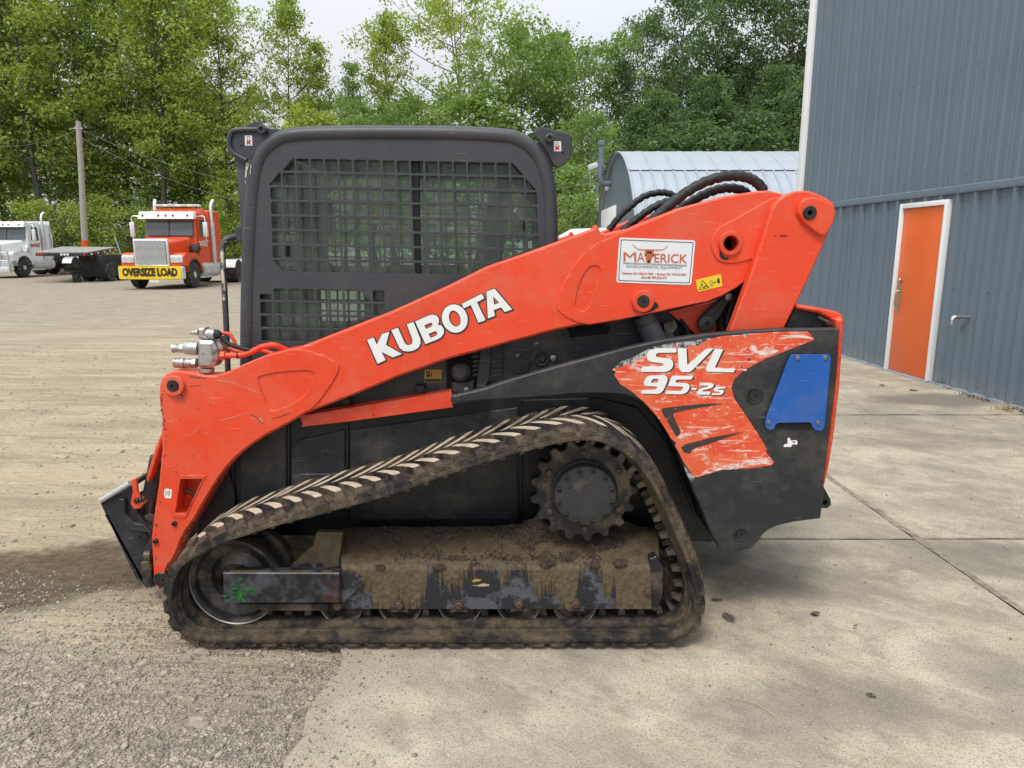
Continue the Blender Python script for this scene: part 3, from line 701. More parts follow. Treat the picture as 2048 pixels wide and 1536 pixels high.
def np_mesh(name, V, Fa, m):
    me = bpy.data.meshes.new(name); nv, nf, k = len(V), len(Fa), Fa.shape[1]
    me.vertices.add(nv); me.vertices.foreach_set('co', np.asarray(V, np.float32).ravel())
    me.loops.add(nf * k); me.loops.foreach_set('vertex_index', Fa.astype(np.int32).ravel())
    me.polygons.add(nf); me.polygons.foreach_set('loop_start', np.arange(0, nf * k, k, dtype=np.int32))
    me.update(calc_edges=True); me.materials.append(m); return me
t = NT('gravel_stone'); v_ = t.voro(35.0, out='Color')
c = t.mix(t.sep(v_)[0], (0.20, 0.175, 0.140), (0.45, 0.405, 0.335)); c = t.mix(t.ramp(t.noise(60, 4), [(0.4, 0.0), (0.7, 0.5)]), c, (0.27, 0.235, 0.185))
t.set(col=c, rough=0.9, spec=0.25); t.bump(t.noise(150, 4), 0.4, 0.004); M['stone'] = t.m
slab_edge = lambda y: np.interp(y, [e.y for e in sorted(edge_near, key=lambda q: q.y)], [e.x for e in sorted(edge_near, key=lambda q: q.y)])
def pos_near(n, rg):
    out = np.zeros((n, 3)); k = 0
    while k < n:
        y = 1.55 + 2.1 * rg.random() ** 1.2; x = rg.uniform(-1.08 * y - 0.2, -0.45)
        if x > slab_edge(y) + rg.exponential(0.03) - 0.02: continue
        if rg.random() < (y + (x + 1.5) * 0.25 - 2.15) / 1.0: continue
        if 2.6 < y and x > -1.25 and rg.random() < 0.5: continue
        dens = 0.55 + 0.9 * mnoise.noise(Vector((x * 1.7, y * 1.7, 3.3)))
        if rg.random() > dens + 0.25: continue
        out[k] = (x, y, gh(x, y) + 0.001); k += 1
    return out
V1, F1 = stones_mesh(42000, pos_near, lambda n, rg: np.clip(rg.lognormal(-5.5, 0.42, n), 0.0020, 0.015), 5)
me = np_mesh('gravel', V1, F1, M['stone']); o = bpy.data.objects.new('gravel', me); COL.objects.link(o)
tag(o, 'loose grey gravel in front of the concrete edge', 'gravel', kind='stuff')
def pos_mid(n, rg):
    y = rg.uniform(3.2, 12, n); x = -rg.uniform(0.0, 1.0, n) * (0.8 * y + 0.5) - 1.0
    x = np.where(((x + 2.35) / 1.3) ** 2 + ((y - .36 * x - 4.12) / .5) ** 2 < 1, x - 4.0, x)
    return np.stack([x, y, np.array([gh(a, b) for a, b in zip(x, y)])], 1)
V1, F1 = stones_mesh(5000, pos_mid, lambda n, rg: np.clip(rg.lognormal(-4.9, 0.4, n), 0.004, 0.022), 6)
me = np_mesh('yard_pebbles', V1, F1, M['stone']); o = bpy.data.objects.new('yard_pebbles', me); COL.objects.link(o)
tag(o, 'scattered pebbles over the sandy yard', 'pebbles', kind='stuff')
def pos_slab(n, rg):
    y = 1.6 + 7.0 * rg.random(n) ** 1.6; x = np.where(rg.random(n) < .55, -0.70 + rg.exponential(.16, n), rg.uniform(-.6, 4.6, n))
    return np.stack([x, y, np.full(n, 0.003)], 1)
V1, F1 = stones_mesh(3200, pos_slab, lambda n, rg: np.clip(rg.lognormal(-6.1, 0.5, n), 0.0014, 0.007), 8)
me = np_mesh('slab_grit', V1, F1, M['stone']); o = bpy.data.objects.new('slab_grit', me); COL.objects.link(o)
tag(o, 'fine grit strewn over the concrete', 'grit', kind='stuff')
def rock(name, u, v, sx, sy, sz, seed, label, flat=False):
    g = G(u, v); rg = random.Random(seed); bm = bmesh.new(); bmesh.ops.create_icosphere(bm, subdivisions=2, radius=1.0)
    for w in bm.verts:
        d = 1 + 0.28 * mnoise.noise(w.co * 1.3 + Vector((seed * 3.1, 0, 0))) + 0.12 * mnoise.noise(w.co * 3.7 + Vector((0, seed, 0)))
        c = w.co * d; w.co = Vector((c.x * sx, c.y * sy, max(-0.5, min(0.75, c.z)) * sz))
    o = bm_obj(name, bm, M['stone']); o.location = (g.x, g.y, gh(g.x, g.y) + sz * 0.25); o.rotation_euler = (0, 0, rg.uniform(0, 3))
    tag(o, label, 'stone', 'larger stones lying in the gravel')
rock('stone', 372, 1318, .030, .022, .016, 1, 'fist-sized stone closest to the front of the track')
rock('stone', 402, 1304, .044, .022, .016, 2, 'flat pale stone touching the front curve of the track')
rock('stone', 285, 1325, .030, .020, .010, 3, 'half-buried flat stone left of the stones by the track')
rock('stone', 683, 1320, .012, .010, .010, 4, 'small round white pebble at the concrete corner by the track')
rock('stone', 585, 1325, .013, .011, .010, 5, 'small round pebble just below the track bottom')
rock('stone', 398, 1440, .055, .030, .012, 6, 'broad flat stone flush in the foreground gravel')
rock('stone', 438, 1508, .016, .012, .012, 7, 'rounded pebble at the bottom edge of the gravel')
rock('stone', 685, 1540, .014, .012, .008, 8, 'pebble on the concrete at the bottom edge of the picture')
rock('stone', 328, 1345, .026, .020, .009, 9, 'pale flat stone below the stones by the track')
rock('stone', 249, 1490, .016, .012, .012, 10, 'dark lumpy stone in the foreground gravel')
def straw(u0, v0, u1, v1, bend, label, r=0.0016, m='straw'):
    a, b = G(u0, v0, 0.008), G(u1, v1, 0.008); mid = (a + b) / 2 + Vector((bend, bend, 0.010))
    o = tube('straw', smooth_open([a, mid, b], 6), r, M[m], None, 6); tag(o, label, 'straw')
straw(580, 1428, 652, 1404, 0.012, 'pale curved straw lying on the concrete corner')
straw(115, 1530, 172, 1456, 0.01, 'thin grey twig in the foreground gravel')
straw(1478, 1340, 1540, 1372, 0.006, 'straight pale straw on the foreground concrete', 0.0012)
straw(1450, 1393, 1552, 1432, 0.01, 'long pale straw on the concrete nearest the bottom edge', 0.0012)

# ================================================================== BLUE-GREY METAL BUILDING
YC = 12.30; bx, by = wallX(YC), YC; WANG = math.atan2(-1, 0.05); WH = 6.6; SPLIT = 2.26
bld = thing('metal_building', 'tall blue-grey ribbed metal building with white corner trim', 'building', (bx, by, 0), WANG)
def wall_panel(name, s0, s1, z0, z1, pitch, depth, yo, parent):
    prof = []; k0 = math.floor(s0 / pitch) - 1
    k = k0
    while k * pitch < s1 + pitch:
        c = k * pitch
        for ds, y in ((-0.040, 0), (-0.018, -depth), (0.018, -depth), (0.040, 0), (pitch * 0.36, 0), (pitch * 0.40, -depth * 0.18), (pitch * 0.46, -depth * .18), (pitch * 0.5, 0), (pitch * 0.56, 0), (pitch * .60, -depth * .18), (pitch * .66, -depth * .18), (pitch * .70, 0)):
            prof.append((c + ds, y))
        k += 1
    def yat(s):
        for a, b in zip(prof[:-1], prof[1:]):
            if a[0] <= s <= b[0]: return a[1] + (b[1] - a[1]) * (s - a[0]) / max(1e-9, b[0] - a[0])
        return 0
    q = [(s0, yat(s0))] + [p for p in prof if s0 < p[0] < s1] + [(s1, yat(s1))]
    V = []; n = len(q)
    for z in (z0, z1): V += [(s, y + yo, z) for s, y in q]
    V += [(s, yo + 0.03, z0) for s, y in q] + [(s, yo + 0.03, z1) for s, y in q]
    Fc = [(i, i + 1, n + i + 1, n + i) for i in range(n - 1)] + [(i, 2 * n + i, 2 * n + i + 1, i + 1) for i in range(n - 1)] + [(n + i, n + i + 1, 3 * n + i + 1, 3 * n + i) for i in range(n - 1)]
    return mk(name, V, Fc, M['siding'], parent)
def s_of(u, v):   # distance along the wall for a photo point on it
    x = (u - 1024) / F; y = (768 - v) / F; dx, dy, dz = x, CP + y * SP, -SP + y * CP
    t_ = 5.53 / (dx + 0.05 * dy); pt = Vector((dx * t_, dy * t_, CAMH + dz * t_)); return (Vector((pt.x, pt.y)) - Vector((bx, by))).length, pt.z
sd0, _ = s_of(1809, 410); sd1, _ = s_of(1906, 398); _, dtop = s_of(1860, 403)
dtop = min(dtop, SPLIT - 0.05)
s = 0.0
WL = 13.0
cuts = []
while s < sd0 - 0.01: cuts.append((s, min(s + 0.87, sd0))); s += 0.87
s = sd1
while s < WL: cuts.append((s, s + 0.87)); s += 0.87
for k_, (a, b) in enumerate(cuts): wall_panel('siding_panel', a, b + 0.004, 0.03, SPLIT, 0.29, 0.042, -0.003 * (k_ % 2), bld)
wall_panel('siding_panel', sd0, sd1, dtop, SPLIT, 0.29, 0.042, 0.0, bld)
s = 0.0
while s < WL: wall_panel('siding_panel', s, s + 0.915, SPLIT + 0.0, WH, 0.305, 0.024, -0.012, bld); s += 0.917
prism_x('flashing', [(-0.050, SPLIT - 0.035), (-0.054, SPLIT - 0.01), (-0.050, SPLIT + 0.04), (-0.030, SPLIT + 0.055), (0.0, SPLIT + 0.055), (0.0, SPLIT - 0.035)], 0.0, WL, M['siding'], bld)
box('corner_trim', -0.09, 0.10, -0.055, 0.10, 0.0, WH, M['trim_white'], bld, 0.006)
box('base_trim', 0.1, sd0 - 0.01, -0.045, 0.03, 0.0, 0.028, M['hutroof'], bld)
box('base_trim', sd1 + 0.01, WL, -0.045, 0.03, 0.0, 0.028, M['hutroof'], bld)
box('interior_wall', 0.0, WL, 0.09, 0.14, 0.0, WH, M['siding'], bld)
box('end_wall', -0.02, 0.06, 0.11, 9.0, 0.0, WH, M['siding'], bld)
prism_x('roof', [(-0.25, WH), (4.5, WH + 1.3), (9.2, WH), (9.2, WH + 0.12), (4.5, WH + 1.45), (-0.25, WH + 0.15)], -0.3, WL, M['hutroof'], bld)
sv, sf = [], []
for k_ in range(46):
    for zz_, yo_ in ((0.10, -.002), (1.15, -.002), (2.14, -.002), (2.42, -.014), (3.6, -.014), (4.8, -.014)):
        s_ = k_ * 0.29 + 0.055
        if zz_ < dtop and sd0 - .05 < s_ < sd1 + .05: continue
        b_ = len(sv); sv += [(s_ + .011 * math.cos(a), yo_ - .006, zz_ + .011 * math.sin(a)) for a in np.arange(6) * math.pi / 3] + [(s_ + .013 * math.cos(a), yo_ + .003, zz_ + .013 * math.sin(a)) for a in np.arange(6) * math.pi / 3]
        sf += [tuple(b_ + q for q in (5, 4, 3, 2, 1, 0))] + [(b_ + i, b_ + (i + 1) % 6, b_ + (i + 1) % 6 + 6, b_ + i + 6) for i in range(6)]
tag(mk('screws', sv, sf, M['siding'], bld), kind='stuff')
# door
dfr = box('door_frame', sd0, sd0 + 0.055, -0.06, 0.06, 0.0, dtop, M['trim_white'], bld, 0.004)
box('door_frame', sd1 - 0.055, sd1, -0.06, 0.06, 0.0, dtop, M['trim_white'], bld, 0.004)
box('door_frame', sd0 + 0.056, sd1 - 0.056, -0.06, 0.06, dtop - 0.06, dtop, M['trim_white'], bld, 0.004)
dr = box('door', sd0 + 0.06, sd1 - 0.06, -0.03, 0.02, 0.025, dtop - 0.065, M['door_orange'], bld, 0.004)
box('door_sill', sd0, sd1, -0.09, 0.05, 0.0, 0.022, M['hutroof'], bld)
hs = sd0 + 0.135
box('push_plate', hs - 0.035, hs + 0.04, -0.034, -0.030, 0.80, 1.16, M['brass'], dr)
tube('pull_handle', [(hs, -0.03, 0.87), (hs, -0.075, 0.88), (hs, -0.08, 0.92), (hs, -0.08, 1.02), (hs, -0.075, 1.06), (hs, -0.03, 1.07)], 0.010, M['brass'], dr, 8)
for zz_ in (0.25, 1.0, 1.75): box('hinge', sd1 - 0.075, sd1 - 0.045, -0.036, -0.028, zz_, zz_ + 0.10, M['brass'], dr)
lathe('lock_knob', hs + 0.005, 1.20, [(0.028, -0.032), (0.030, -0.05), (0.020, -0.065), (0.002, -0.07)], M['brass'], dr, 16)
sp, zp = s_of(1940, 634); zp = max(0.8, zp)
tube('water_pipe', [(sp, 0.0, zp), (sp, -0.16, zp), (sp, -0.19, zp - 0.005), (sp, -0.20, zp - 0.03), (sp, -0.20, zp - 0.085)], 0.017, M['zinc'], bld, 10)
lathe('pipe_elbow', sp, zp, [(0.026, -0.15), (0.026, -0.12)], M['zinc'], bld, 12)
tube('pipe_elbow', [(sp, -0.165, zp), (sp, -0.19, zp - 0.006), (sp, -0.20, zp - 0.035)], 0.024, M['zinc'], bld, 10)
# weeds and litter along the foot of the wall
rg = random.Random(12)
wx = Vector((math.cos(WANG), math.sin(WANG), 0)); wy = Vector((-math.sin(WANG), math.cos(WANG), 0))
V = []; Fc = []
for i in range(520):
    s = sd1 + 0.25 + rg.random() ** 0.8 * 3.4; d = -0.05 - abs(rg.gauss(0, 0.05)); p = Vector((bx, by, 0)) + wx * s + wy * d
    clump = mnoise.noise(Vector((s * 3.0, 0, 0)))
    if clump < -0.05: continue
    a = rg.uniform(0, 6.28); L = rg.uniform(0.02, 0.07); h = rg.uniform(0.005, 0.045 + 0.05 * max(0, clump)); w = L * 0.18
    q = Vector((math.cos(a), math.sin(a), 0)); r_ = Vector((-q.y, q.x, 0)); b = len(V)
    V += [p + r_ * w, p - r_ * w, p + q * L + Vector((0, 0, h))]; Fc.append((b, b + 1, b + 2))
o = mk('wall_litter', V, Fc, M['deadleaf']); tag(o, 'dead leaves and dry weeds along the foot of the wall', 'litter', kind='stuff')
for i, (u, v, lab) in enumerate(((1885, 772, 'small green weed tuft growing beside the orange door'), (2010, 822, 'dry weed tuft at the wall foot by the right edge'))):
    g = G(u, v); V = []; Fc = []
    for k in range(60):
        a = rg.uniform(0, 6.28); L = rg.uniform(0.03, 0.11); p = g + Vector((rg.gauss(0, .03), rg.gauss(0, .05), 0)); q = Vector((math.cos(a), math.sin(a), 0)); b = len(V)
        V += [p + Vector((-q.y, q.x, 0)) * .004, p - Vector((-q.y, q.x, 0)) * .004, p + q * L * .6 + Vector((0, 0, L))]; Fc.append((b, b + 1, b + 2))
    o = mk('weed_tuft', [x - g for x in V], Fc, M['weed' if i == 0 else 'straw']); o.location = g; tag(o, lab, 'weed')
def dead_leaf(u, v, r, lab):
    g = G(u, v, 0.006); rg2 = random.Random(u); n = 9
    V = [(0, 0, 0.012)] + [(r * rg2.uniform(0.5, 1.1) * math.cos(i * 6.283 / n), r * rg2.uniform(.5, 1.1) * math.sin(i * 6.283 / n), rg2.uniform(0, 0.014)) for i in range(n)]
    o = mk('dead_leaf', V, [(0, 1 + i, 1 + (i + 1) % n) for i in range(n)], M['deadleaf']); o.location = g; tag(o, lab, 'leaf')
dead_leaf(1826, 781, 0.05, 'dark dead leaf on the concrete below the orange door')
dead_leaf(1765, 771, 0.045, 'brown leaf scrap on the concrete left of the dark leaf')
dead_leaf(1710, 1255, 0.010, 'tiny dark leaf crumb on the open concrete')
dead_leaf(1631, 1229, 0.018, 'small dark leaf on the concrete behind the rear track')

# ================================================================== QUONSET HUT
HX, HYn, HYf = 3.86, 21.6, 33.0; HR = (HYf - HYn) / 2; HYc = (HYn + HYf) / 2
hut = thing('quonset_hut', 'round-roofed hut with pale ribbed roof behind the loader arm', 'hut', (HX, HYc, 0))
HH = P(1232, 308, HYc).z
def on_gable(u, v):
    x = (u - 1024) / F; y = (768 - v) / F; t_ = (HX + 0.1) / x; return ((CP + y * SP) * t_ - HYc, CAMH + (-SP + y * CP) * t_)
def arch_pt(a, r): return (-math.cos(a) * r, math.sin(a) * r * (HH / HR))
def arch_strip(name, x0, x1, r, a0, a1, n, m, rib=0.035):
    V = []; prof = [(x0, 0.0), (x0 + 0.02, rib), (x0 + 0.06, rib), (x0 + 0.09, 0.0), (x1, 0.0)]
    for i in range(n + 1):
        a = a0 + (a1 - a0) * i / n
        for x, d in prof:
            y, z = arch_pt(a, r + d); V.append((x, y, z))
    k = len(prof); Fc = [(i * k + j, i * k + j + 1, (i + 1) * k + j + 1, (i + 1) * k + j) for i in range(n) for j in range(k - 1)]
    me = bpy.data.meshes.new(name); me.from_pydata(V, [], Fc); me.materials.append(m); me.shade_smooth(); me.set_sharp_from_angle(angle=R(25)); me.update(); return me
ms = arch_strip('roof_panel', 0, 0.365, HR, 0.0, math.pi, 40, M['hutroof'])
for i in range(46):
    o = bpy.data.objects.new('roof_panel', ms); COL.objects.link(o); o.parent = hut; o.location = (i * 0.366 - 0.05, 0, 0)
a_s = math.asin(min(1, (P(1400, 343, HYc - HR * 0.55).z) / HH))
ms = arch_strip('ridge_panel', 0, 0.73, HR + 0.04, a_s, math.pi - a_s, 18, M['hutroof'], 0.02)
for i in range(23):
    o = bpy.data.objects.new('ridge_panel', ms); COL.objects.link(o); o.parent = hut; o.location = (i * 0.732 - 0.06, 0, 0)
gp = [arch_pt(math.pi * i / 40, HR - 0.02) for i in range(41)]
V = [(0.12, y, z) for y, z in gp] + [(0.24, y, z) for y, z in gp]; n = len(gp)
mk('gable_wall', V, [tuple(reversed(range(n))), tuple(range(n, 2 * n))] + [(i, (i + 1) % n, (i + 1) % n + n, i + n) for i in range(n)], M['hutwall'], hut)
dy0 = 0.2
dya, dyb = on_gable(1231, 430)[0], on_gable(1204, 430)[0]; dzt = on_gable(1215, 417)[1]
dh = box('garage_door', 0.06, 0.14, dya, dyb, 0.0, dzt, M['trim_white'], hut, 0.01)
for i in range(6): box('door_slat', 0.02, 0.055, dya + .05, dyb - .45, 0.1 + i * 0.42, 0.1 + i * 0.42 + 0.40, M['hut_door'], dh, 0.008)
def on_gable_(u, v):
    x = (u - 1024) / F; y = (768 - v) / F; t_ = (HX + 0.1) / x; return ((CP + y * SP) * t_ - HYc, CAMH + (-SP + y * CP) * t_)
yv, zv = on_gable(1221, 365); zvt = on_gable(1221, 290)[1]
tube('vent_pipe', [(0.1, yv, zv - 0.05), (-0.15, yv, zv - 0.05), (-0.28, yv, zv + 0.05), (-0.3, yv, zv + 0.25), (-0.3, yv, zvt)], 0.11, M['hutwall'], hut, 12)
lathe('vent_cap', -0.3, yv, [(0.15, zvt - .05), (0.15, zvt + .1), (0.12, zvt + .12)], M['hutwall'], hut, 14, axis='z')
yl, zl = on_gable(1207, 330)
hexa('floodlight', [(-0.55, yl - .2, zl - .25), (-0.15, yl - .2, zl - .1), (-0.15, yl + .2, zl - .1), (-0.55, yl + .2, zl - .25), (-0.6, yl - .2, zl - .02), (-0.2, yl - .2, zl + .12), (-0.2, yl + .2, zl + .12), (-0.6, yl + .2, zl - .02)], M['lamp'], hut, 0.03)
tube('lamp_bracket', [(0.12, yl, zl), (-0.2, yl, zl)], 0.03, M['alu'], hut, 8)
ym, zm = on_gable(1196, 410)
box('meter_box', 0.0, 0.12, ym - 0.2, ym + 0.25, zm - 0.3, zm + 0.3, M['alu'], hut, 0.02)
tube('conduit', [(0.06, ym, 0.0), (0.06, ym, zm + 1.0)], 0.05, M['hutwall'], hut, 8)
yb_, zb_ = on_gable(1216, 377); box('wall_lamp', 0.0, 0.12, yb_ - .12, yb_ + .12, zb_ - .08, zb_ + .08, M['trim_white'], hut, 0.02)

# ================================================================== POLE AND WIRES
pb = P(173, 545, 46.0); pt = P(157, 243, 46.0)
pole = thing('utility_pole', 'weathered wooden utility pole with an orange painted band', 'pole', (pb.x, 46.0, 0))
ptp = Vector((pt.x - pb.x, 0, pt.z))
zo0, zo1 = P(175, 495, 46).z, P(173, 481, 46).z
tube('shaft', [ptp * (i / 12) + Vector((0.01 * math.sin(i), 0, 0)) for i in range(13)], [0.21 - 0.055 * i / 12 for i in range(13)], M['pole'], pole, 14)
tube('orange_band', [ptp * (zo0 / ptp.z), ptp * (zo1 / ptp.z)], 0.212, M['pole_orange'], pole, 14)
tube('crossbolt', [ptp * 0.955 + Vector((-.3, -.1, 0)), ptp * 0.955 + Vector((.3, -.1, 0))], 0.02, M['alu'], pole, 6)
top = Vector((pb.x, 46, 0)) + ptp * 0.955
def wire(a, b, sag, lab):
    pts = [a.lerp(b, i / 24) - Vector((0, 0, sag * 4 * (i / 24) * (1 - i / 24))) for i in range(25)]
    o = tube('power_line', pts, 0.0055, M['wire'], None, 5); tag(o, lab, 'wire', 'overhead wires')
wire(top, P(-60, 288, 42), 0.5, 'sagging wire running left from the utility pole to the frame edge')
hutp = Vector((HX, HYc + ym, zm + 0.9))
wire(top, hutp + Vector((0, 0, 0.1)), 2.2, 'upper sagging wire from the pole towards the round-roofed hut')
wire(top - Vector((0, 0, 0.5)), hutp - Vector((0, 0, 0.25)), 2.8, 'lower sagging wire from the pole towards the round-roofed hut')
# ================================================================== TREES
def bez(a, b, c, n):
    t_ = np.linspace(0, 1, n)[:, None]; return (1 - t_) ** 2 * a + 2 * t_ * (1 - t_) * b + t_ ** 2 * c
def tree_proto(seed, H, cb, cr, shape, nl, leaf, limbs=34, tr=0.16, clump=0.55, bare=0.0, lean=0.0, fork=False):
    """returns (wood mesh geometry, leaf mesh geometry) of one broadleaf tree"""
    rg = np.random.default_rng(seed); WV = []; WF = []; tips = []
    def add_tube(pts, r0, r1, seg=6):
        n = len(pts); rr = np.linspace(r0, r1, n)
        v, f = tube_geo([Vector(p) for p in pts], list(rr), seg); b = sum(len(x) for x in WV)
        WV.append([tuple(q) for q in v]); WF.extend([tuple(i + b for i in q) for q in f])
    zz = np.linspace(0, 1, 12)
    wob = np.cumsum(rg.normal(0, 0.012, (12, 2)), 0) * H * 0.35
    trunk = np.stack([wob[:, 0] + lean * zz ** 1.5 * H, wob[:, 1], zz * H * 0.97], 1)
    add_tube(trunk, tr, 0.015, 8)
    def prof(t_):
        if shape == 'cone': return (1 - t_) ** 0.75 * min(1, (t_ + 0.12) / 0.30)
        if shape == 'round': return math.sqrt(max(0.02, 1 - (2 * t_ - 0.85) ** 2 / 1.35))
        if shape == 'column': return min(1, (t_ + .15) / .35) * (1 - t_ ** 3) ** 0.6
        return 1 - 0.5 * t_
    for i in range(limbs):
        t_ = (i + rg.random()) / limbs; h = cb + (0.985 - cb) * t_
        k = h * 11; i0 = min(10, int(k)); base = trunk[i0] * (1 - (k - i0)) + trunk[i0 + 1] * (k - i0)
        az = i * 2.39996 + rg.normal(0, 0.35); L = cr * prof(t_) * rg.uniform(0.72, 1.18) + 0.3
        up = (0.45 + 0.75 * t_ if shape != 'round' else 0.25 + 0.9 * t_) * rg.uniform(0.7, 1.2)
        d = np.array([math.cos(az), math.sin(az), 0.0])
        end = base + d * L + np.array([0, 0, L * up]); mid = base + d * L * 0.55 + np.array([0, 0, L * up * 0.30])
        end[2] = min(end[2], H)
        lp = bez(base, mid, end, 7); add_tube(lp, max(0.018, tr * 0.42 * (1 - t_) + 0.015), 0.008, 5)
        for j in range(rg.integers(4, 7)):
            q = rg.uniform(0.25, 1.0); p0 = lp[min(6, int(q * 6))]; a2 = az + rg.choice([-1, 1]) * rg.uniform(0.4, 1.3)
            l2 = L * rg.uniform(0.22, 0.5) * (1.15 - 0.5 * q) + 0.25; e2 = p0 + np.array([math.cos(a2) * l2, math.sin(a2) * l2, l2 * rg.uniform(-0.05, 0.7)])
            add_tube([p0, (p0 + e2) / 2 + np.array([0, 0, 0.06 * l2]), e2], 0.016, 0.005, 4)
            tips += [e2, (p0 + e2) / 2, p0 * .3 + e2 * .7]
        tips += [lp[6], lp[5], lp[4], lp[3]] if rg.random() > bare else [lp[6], lp[5]]
    tips = np.array(tips); ntip = len(tips)
    wgt = rg.gamma(1.5, 1.0, ntip); wgt /= wgt.sum()
    idx = rg.choice(ntip, nl, p=wgt)
    sp = clump * rg.uniform(0.55, 1.35, ntip)
    C = tips[idx] + rg.normal(0, 1, (nl, 3)) * sp[idx][:, None] * np.array([1, 1, 0.62])
    C[:, 2] = np.clip(C[:, 2], 0.3, None)
    nrm = rg.normal(0, 1, (nl, 3)) + np.array([0, 0, 0.75]); nrm /= np.linalg.norm(nrm, axis=1)[:, None]
    a = rg.normal(0, 1, (nl, 3)); a -= nrm * (a * nrm).sum(1)[:, None]; a /= np.linalg.norm(a, axis=1)[:, None]; b = np.cross(nrm, a)
    s = leaf * rg.uniform(0.55, 1.35, nl)[:, None]
    LV = np.stack([C - a * s, C - b * s * 0.55 + nrm * s * 0.12, C + a * s * 1.05, C + b * s * 0.55 + nrm * s * 0.12], 1).reshape(-1, 3)
    tone_tip = np.clip(rg.normal(0.52, 0.15, ntip), 0, 1)
    tone = np.clip(tone_tip[idx] + rg.normal(0, 0.12, nl), 0, 1)
    return ([q for w in WV for q in w], WF), (LV, np.arange(nl * 4).reshape(-1, 4), np.repeat(tone, 4))
def tree_meshes(tag_, *a, **k):
    (wv, wf), (lv, lf, tone) = tree_proto(*a, **k)
    tm = bpy.data.meshes.new(tag_ + '_trunk'); tm.from_pydata(wv, [], wf); tm.materials.append(M['bark']); tm.shade_smooth(); tm.update()
    lm = np_mesh(tag_ + '_crown', lv, lf, M['leaf_mid'])
    at = lm.attributes.new('leaf_tone', 'FLOAT', 'POINT'); at.data.foreach_set('value', tone.astype(np.float32))
    return tm, lm
PROTO = {
    'tall_a': (tree_meshes('tall_a', 11, 22, 0.30, 3.5, 'column', 10500, 0.135, limbs=40, tr=0.24, clump=0.46), 22),
    'tall_b': (tree_meshes('tall_b', 12, 22, 0.24, 3.8, 'column', 11500, 0.135, limbs=42, tr=0.21, clump=0.48), 22),
    'tall_c': (tree_meshes('tall_c', 15, 22, 0.30, 4.5, 'round', 11500, 0.14, limbs=36, tr=0.26, clump=0.52), 22),
    'cone_a': (tree_meshes('cone_a', 13, 20, 0.14, 3.5, 'cone', 11000, 0.125, limbs=46, tr=0.15, clump=0.42), 20),
    'cone_b': (tree_meshes('cone_b', 14, 20, 0.20, 3.0, 'cone', 8500, 0.125, limbs=40, tr=0.13, clump=0.40), 20),
    'open_round': (tree_meshes('open_round', 16, 21, 0.26, 6.2, 'round', 17000, 0.13, limbs=36, tr=0.26, clump=0.50, bare=0.5, lean=-0.02), 21),
    'maple': (tree_meshes('maple', 17, 15, 0.12, 4.8, 'round', 15500, 0.135, limbs=36, tr=0.18, clump=0.48), 15),
    'sapling': (tree_meshes('sapling', 18, 9, 0.08, 2.3, 'cone', 4200, 0.115, limbs=28, tr=0.07, clump=0.36), 9),
    'bush': (tree_meshes('bush', 19, 4.5, 0.06, 2.3, 'round', 3800, 0.10, limbs=22, tr=0.05, clump=0.34), 4.5),
}
ntree = 0
def tree(kind, u, Y, top_v, leafm, label, group=None, name='tree', wide=1.0, bark='bark', rot=None, cat='tree'):
    """stand a tree on the ground under photo column u at distance Y, its top at photo row top_v"""
    global ntree
    (tm, lm), H0 = PROTO[kind]
    rg = random.Random(ntree * 17 + 5); ntree += 1
    x = (u - 1024) / F * (Y * CP); h = P(u, top_v, Y).z; k = h / H0
    root = thing(name, label, cat, (x, Y, 0), rg.uniform(0, 6.28) if rot is None else rot, group)
    root.scale = (k * wide, k * wide, k)
    for nm, me, mt in (('trunk', tm, M[bark]), ('crown', lm, M[leafm])):
        o = bpy.data.objects.new(nm, me); COL.objects.link(o); o.parent = root
        o.material_slots[0].link = 'OBJECT'; o.material_slots[0].material = mt
    return root
# --- left wood edge, tall trees running out of the top of the frame
GL = 'tall trees of the wood behind the trucks'
LBL = iter(['tall tree cut off by the left picture edge, front row', 'tall tree directly above the white truck cab', 'round-crowned tall tree above the flatbed deck', 'tall yellow-green tree just right of the utility pole', 'tall tree rising above the left side of the orange truck', 'yellow-green tall tree rising above the orange truck cab', 'tall yellow-green tree above the rear of the orange truck', 'second-row tall tree between the white truck and the pole', 'second-row tall tree directly behind the utility pole', 'second-row round-topped tree above the orange truck', 'second-row tree at the far left picture edge', 'second-row tall tree between the orange truck and the loader cab', 'shorter pale tree between the pole and the orange truck', 'low young tree just left of the utility pole', 'low young tree above the orange truck stacks'])
ORD = ['leftmost', 'second from the left', 'third from the left', 'fourth from the left', 'fifth from the left', 'sixth from the left', 'seventh from the left', 'eighth from the left', 'ninth from the left', 'tenth from the left', 'eleventh from the left', 'twelfth from the left', 'rightmost']
for u, Y, tv, kd, lm, wd in ((-60, 54, -120, 'tall_b', 'leaf_mid', 1.1), (10, 58, -150, 'tall_a', 'leaf_mid', 1.1), (95, 55, -90, 'tall_c', 'leaf_yellow', 1.0), (185, 57, -130, 'tall_b', 'leaf_yellow', 1.05),
                             (265, 60, -160, 'tall_a', 'leaf_mid', 1.1), (335, 56, -60, 'tall_a', 'leaf_yellow', 1.05), (400, 58, -120, 'tall_b', 'leaf_yellow', 1.0),
                             (50, 68, -110, 'tall_b', 'leaf_mid', 1.1), (140, 70, -140, 'tall_a', 'leaf_mid', 1.1), (300, 70, -100, 'tall_c', 'leaf_mid', 1.0), (-30, 72, -120, 'tall_b', 'leaf_mid', 1.1), (375, 72, -60, 'tall_a', 'leaf_mid', 1.0), (225, 66, 120, 'cone_b', 'leaf_yellow', 1.2), (120, 60, 200, 'sapling', 'leaf_mid', 1.4), (345, 60, 230, 'sapling', 'leaf_mid', 1.4)):
    tree(kd, u, Y, tv, lm, next(LBL), GL, wide=wd)
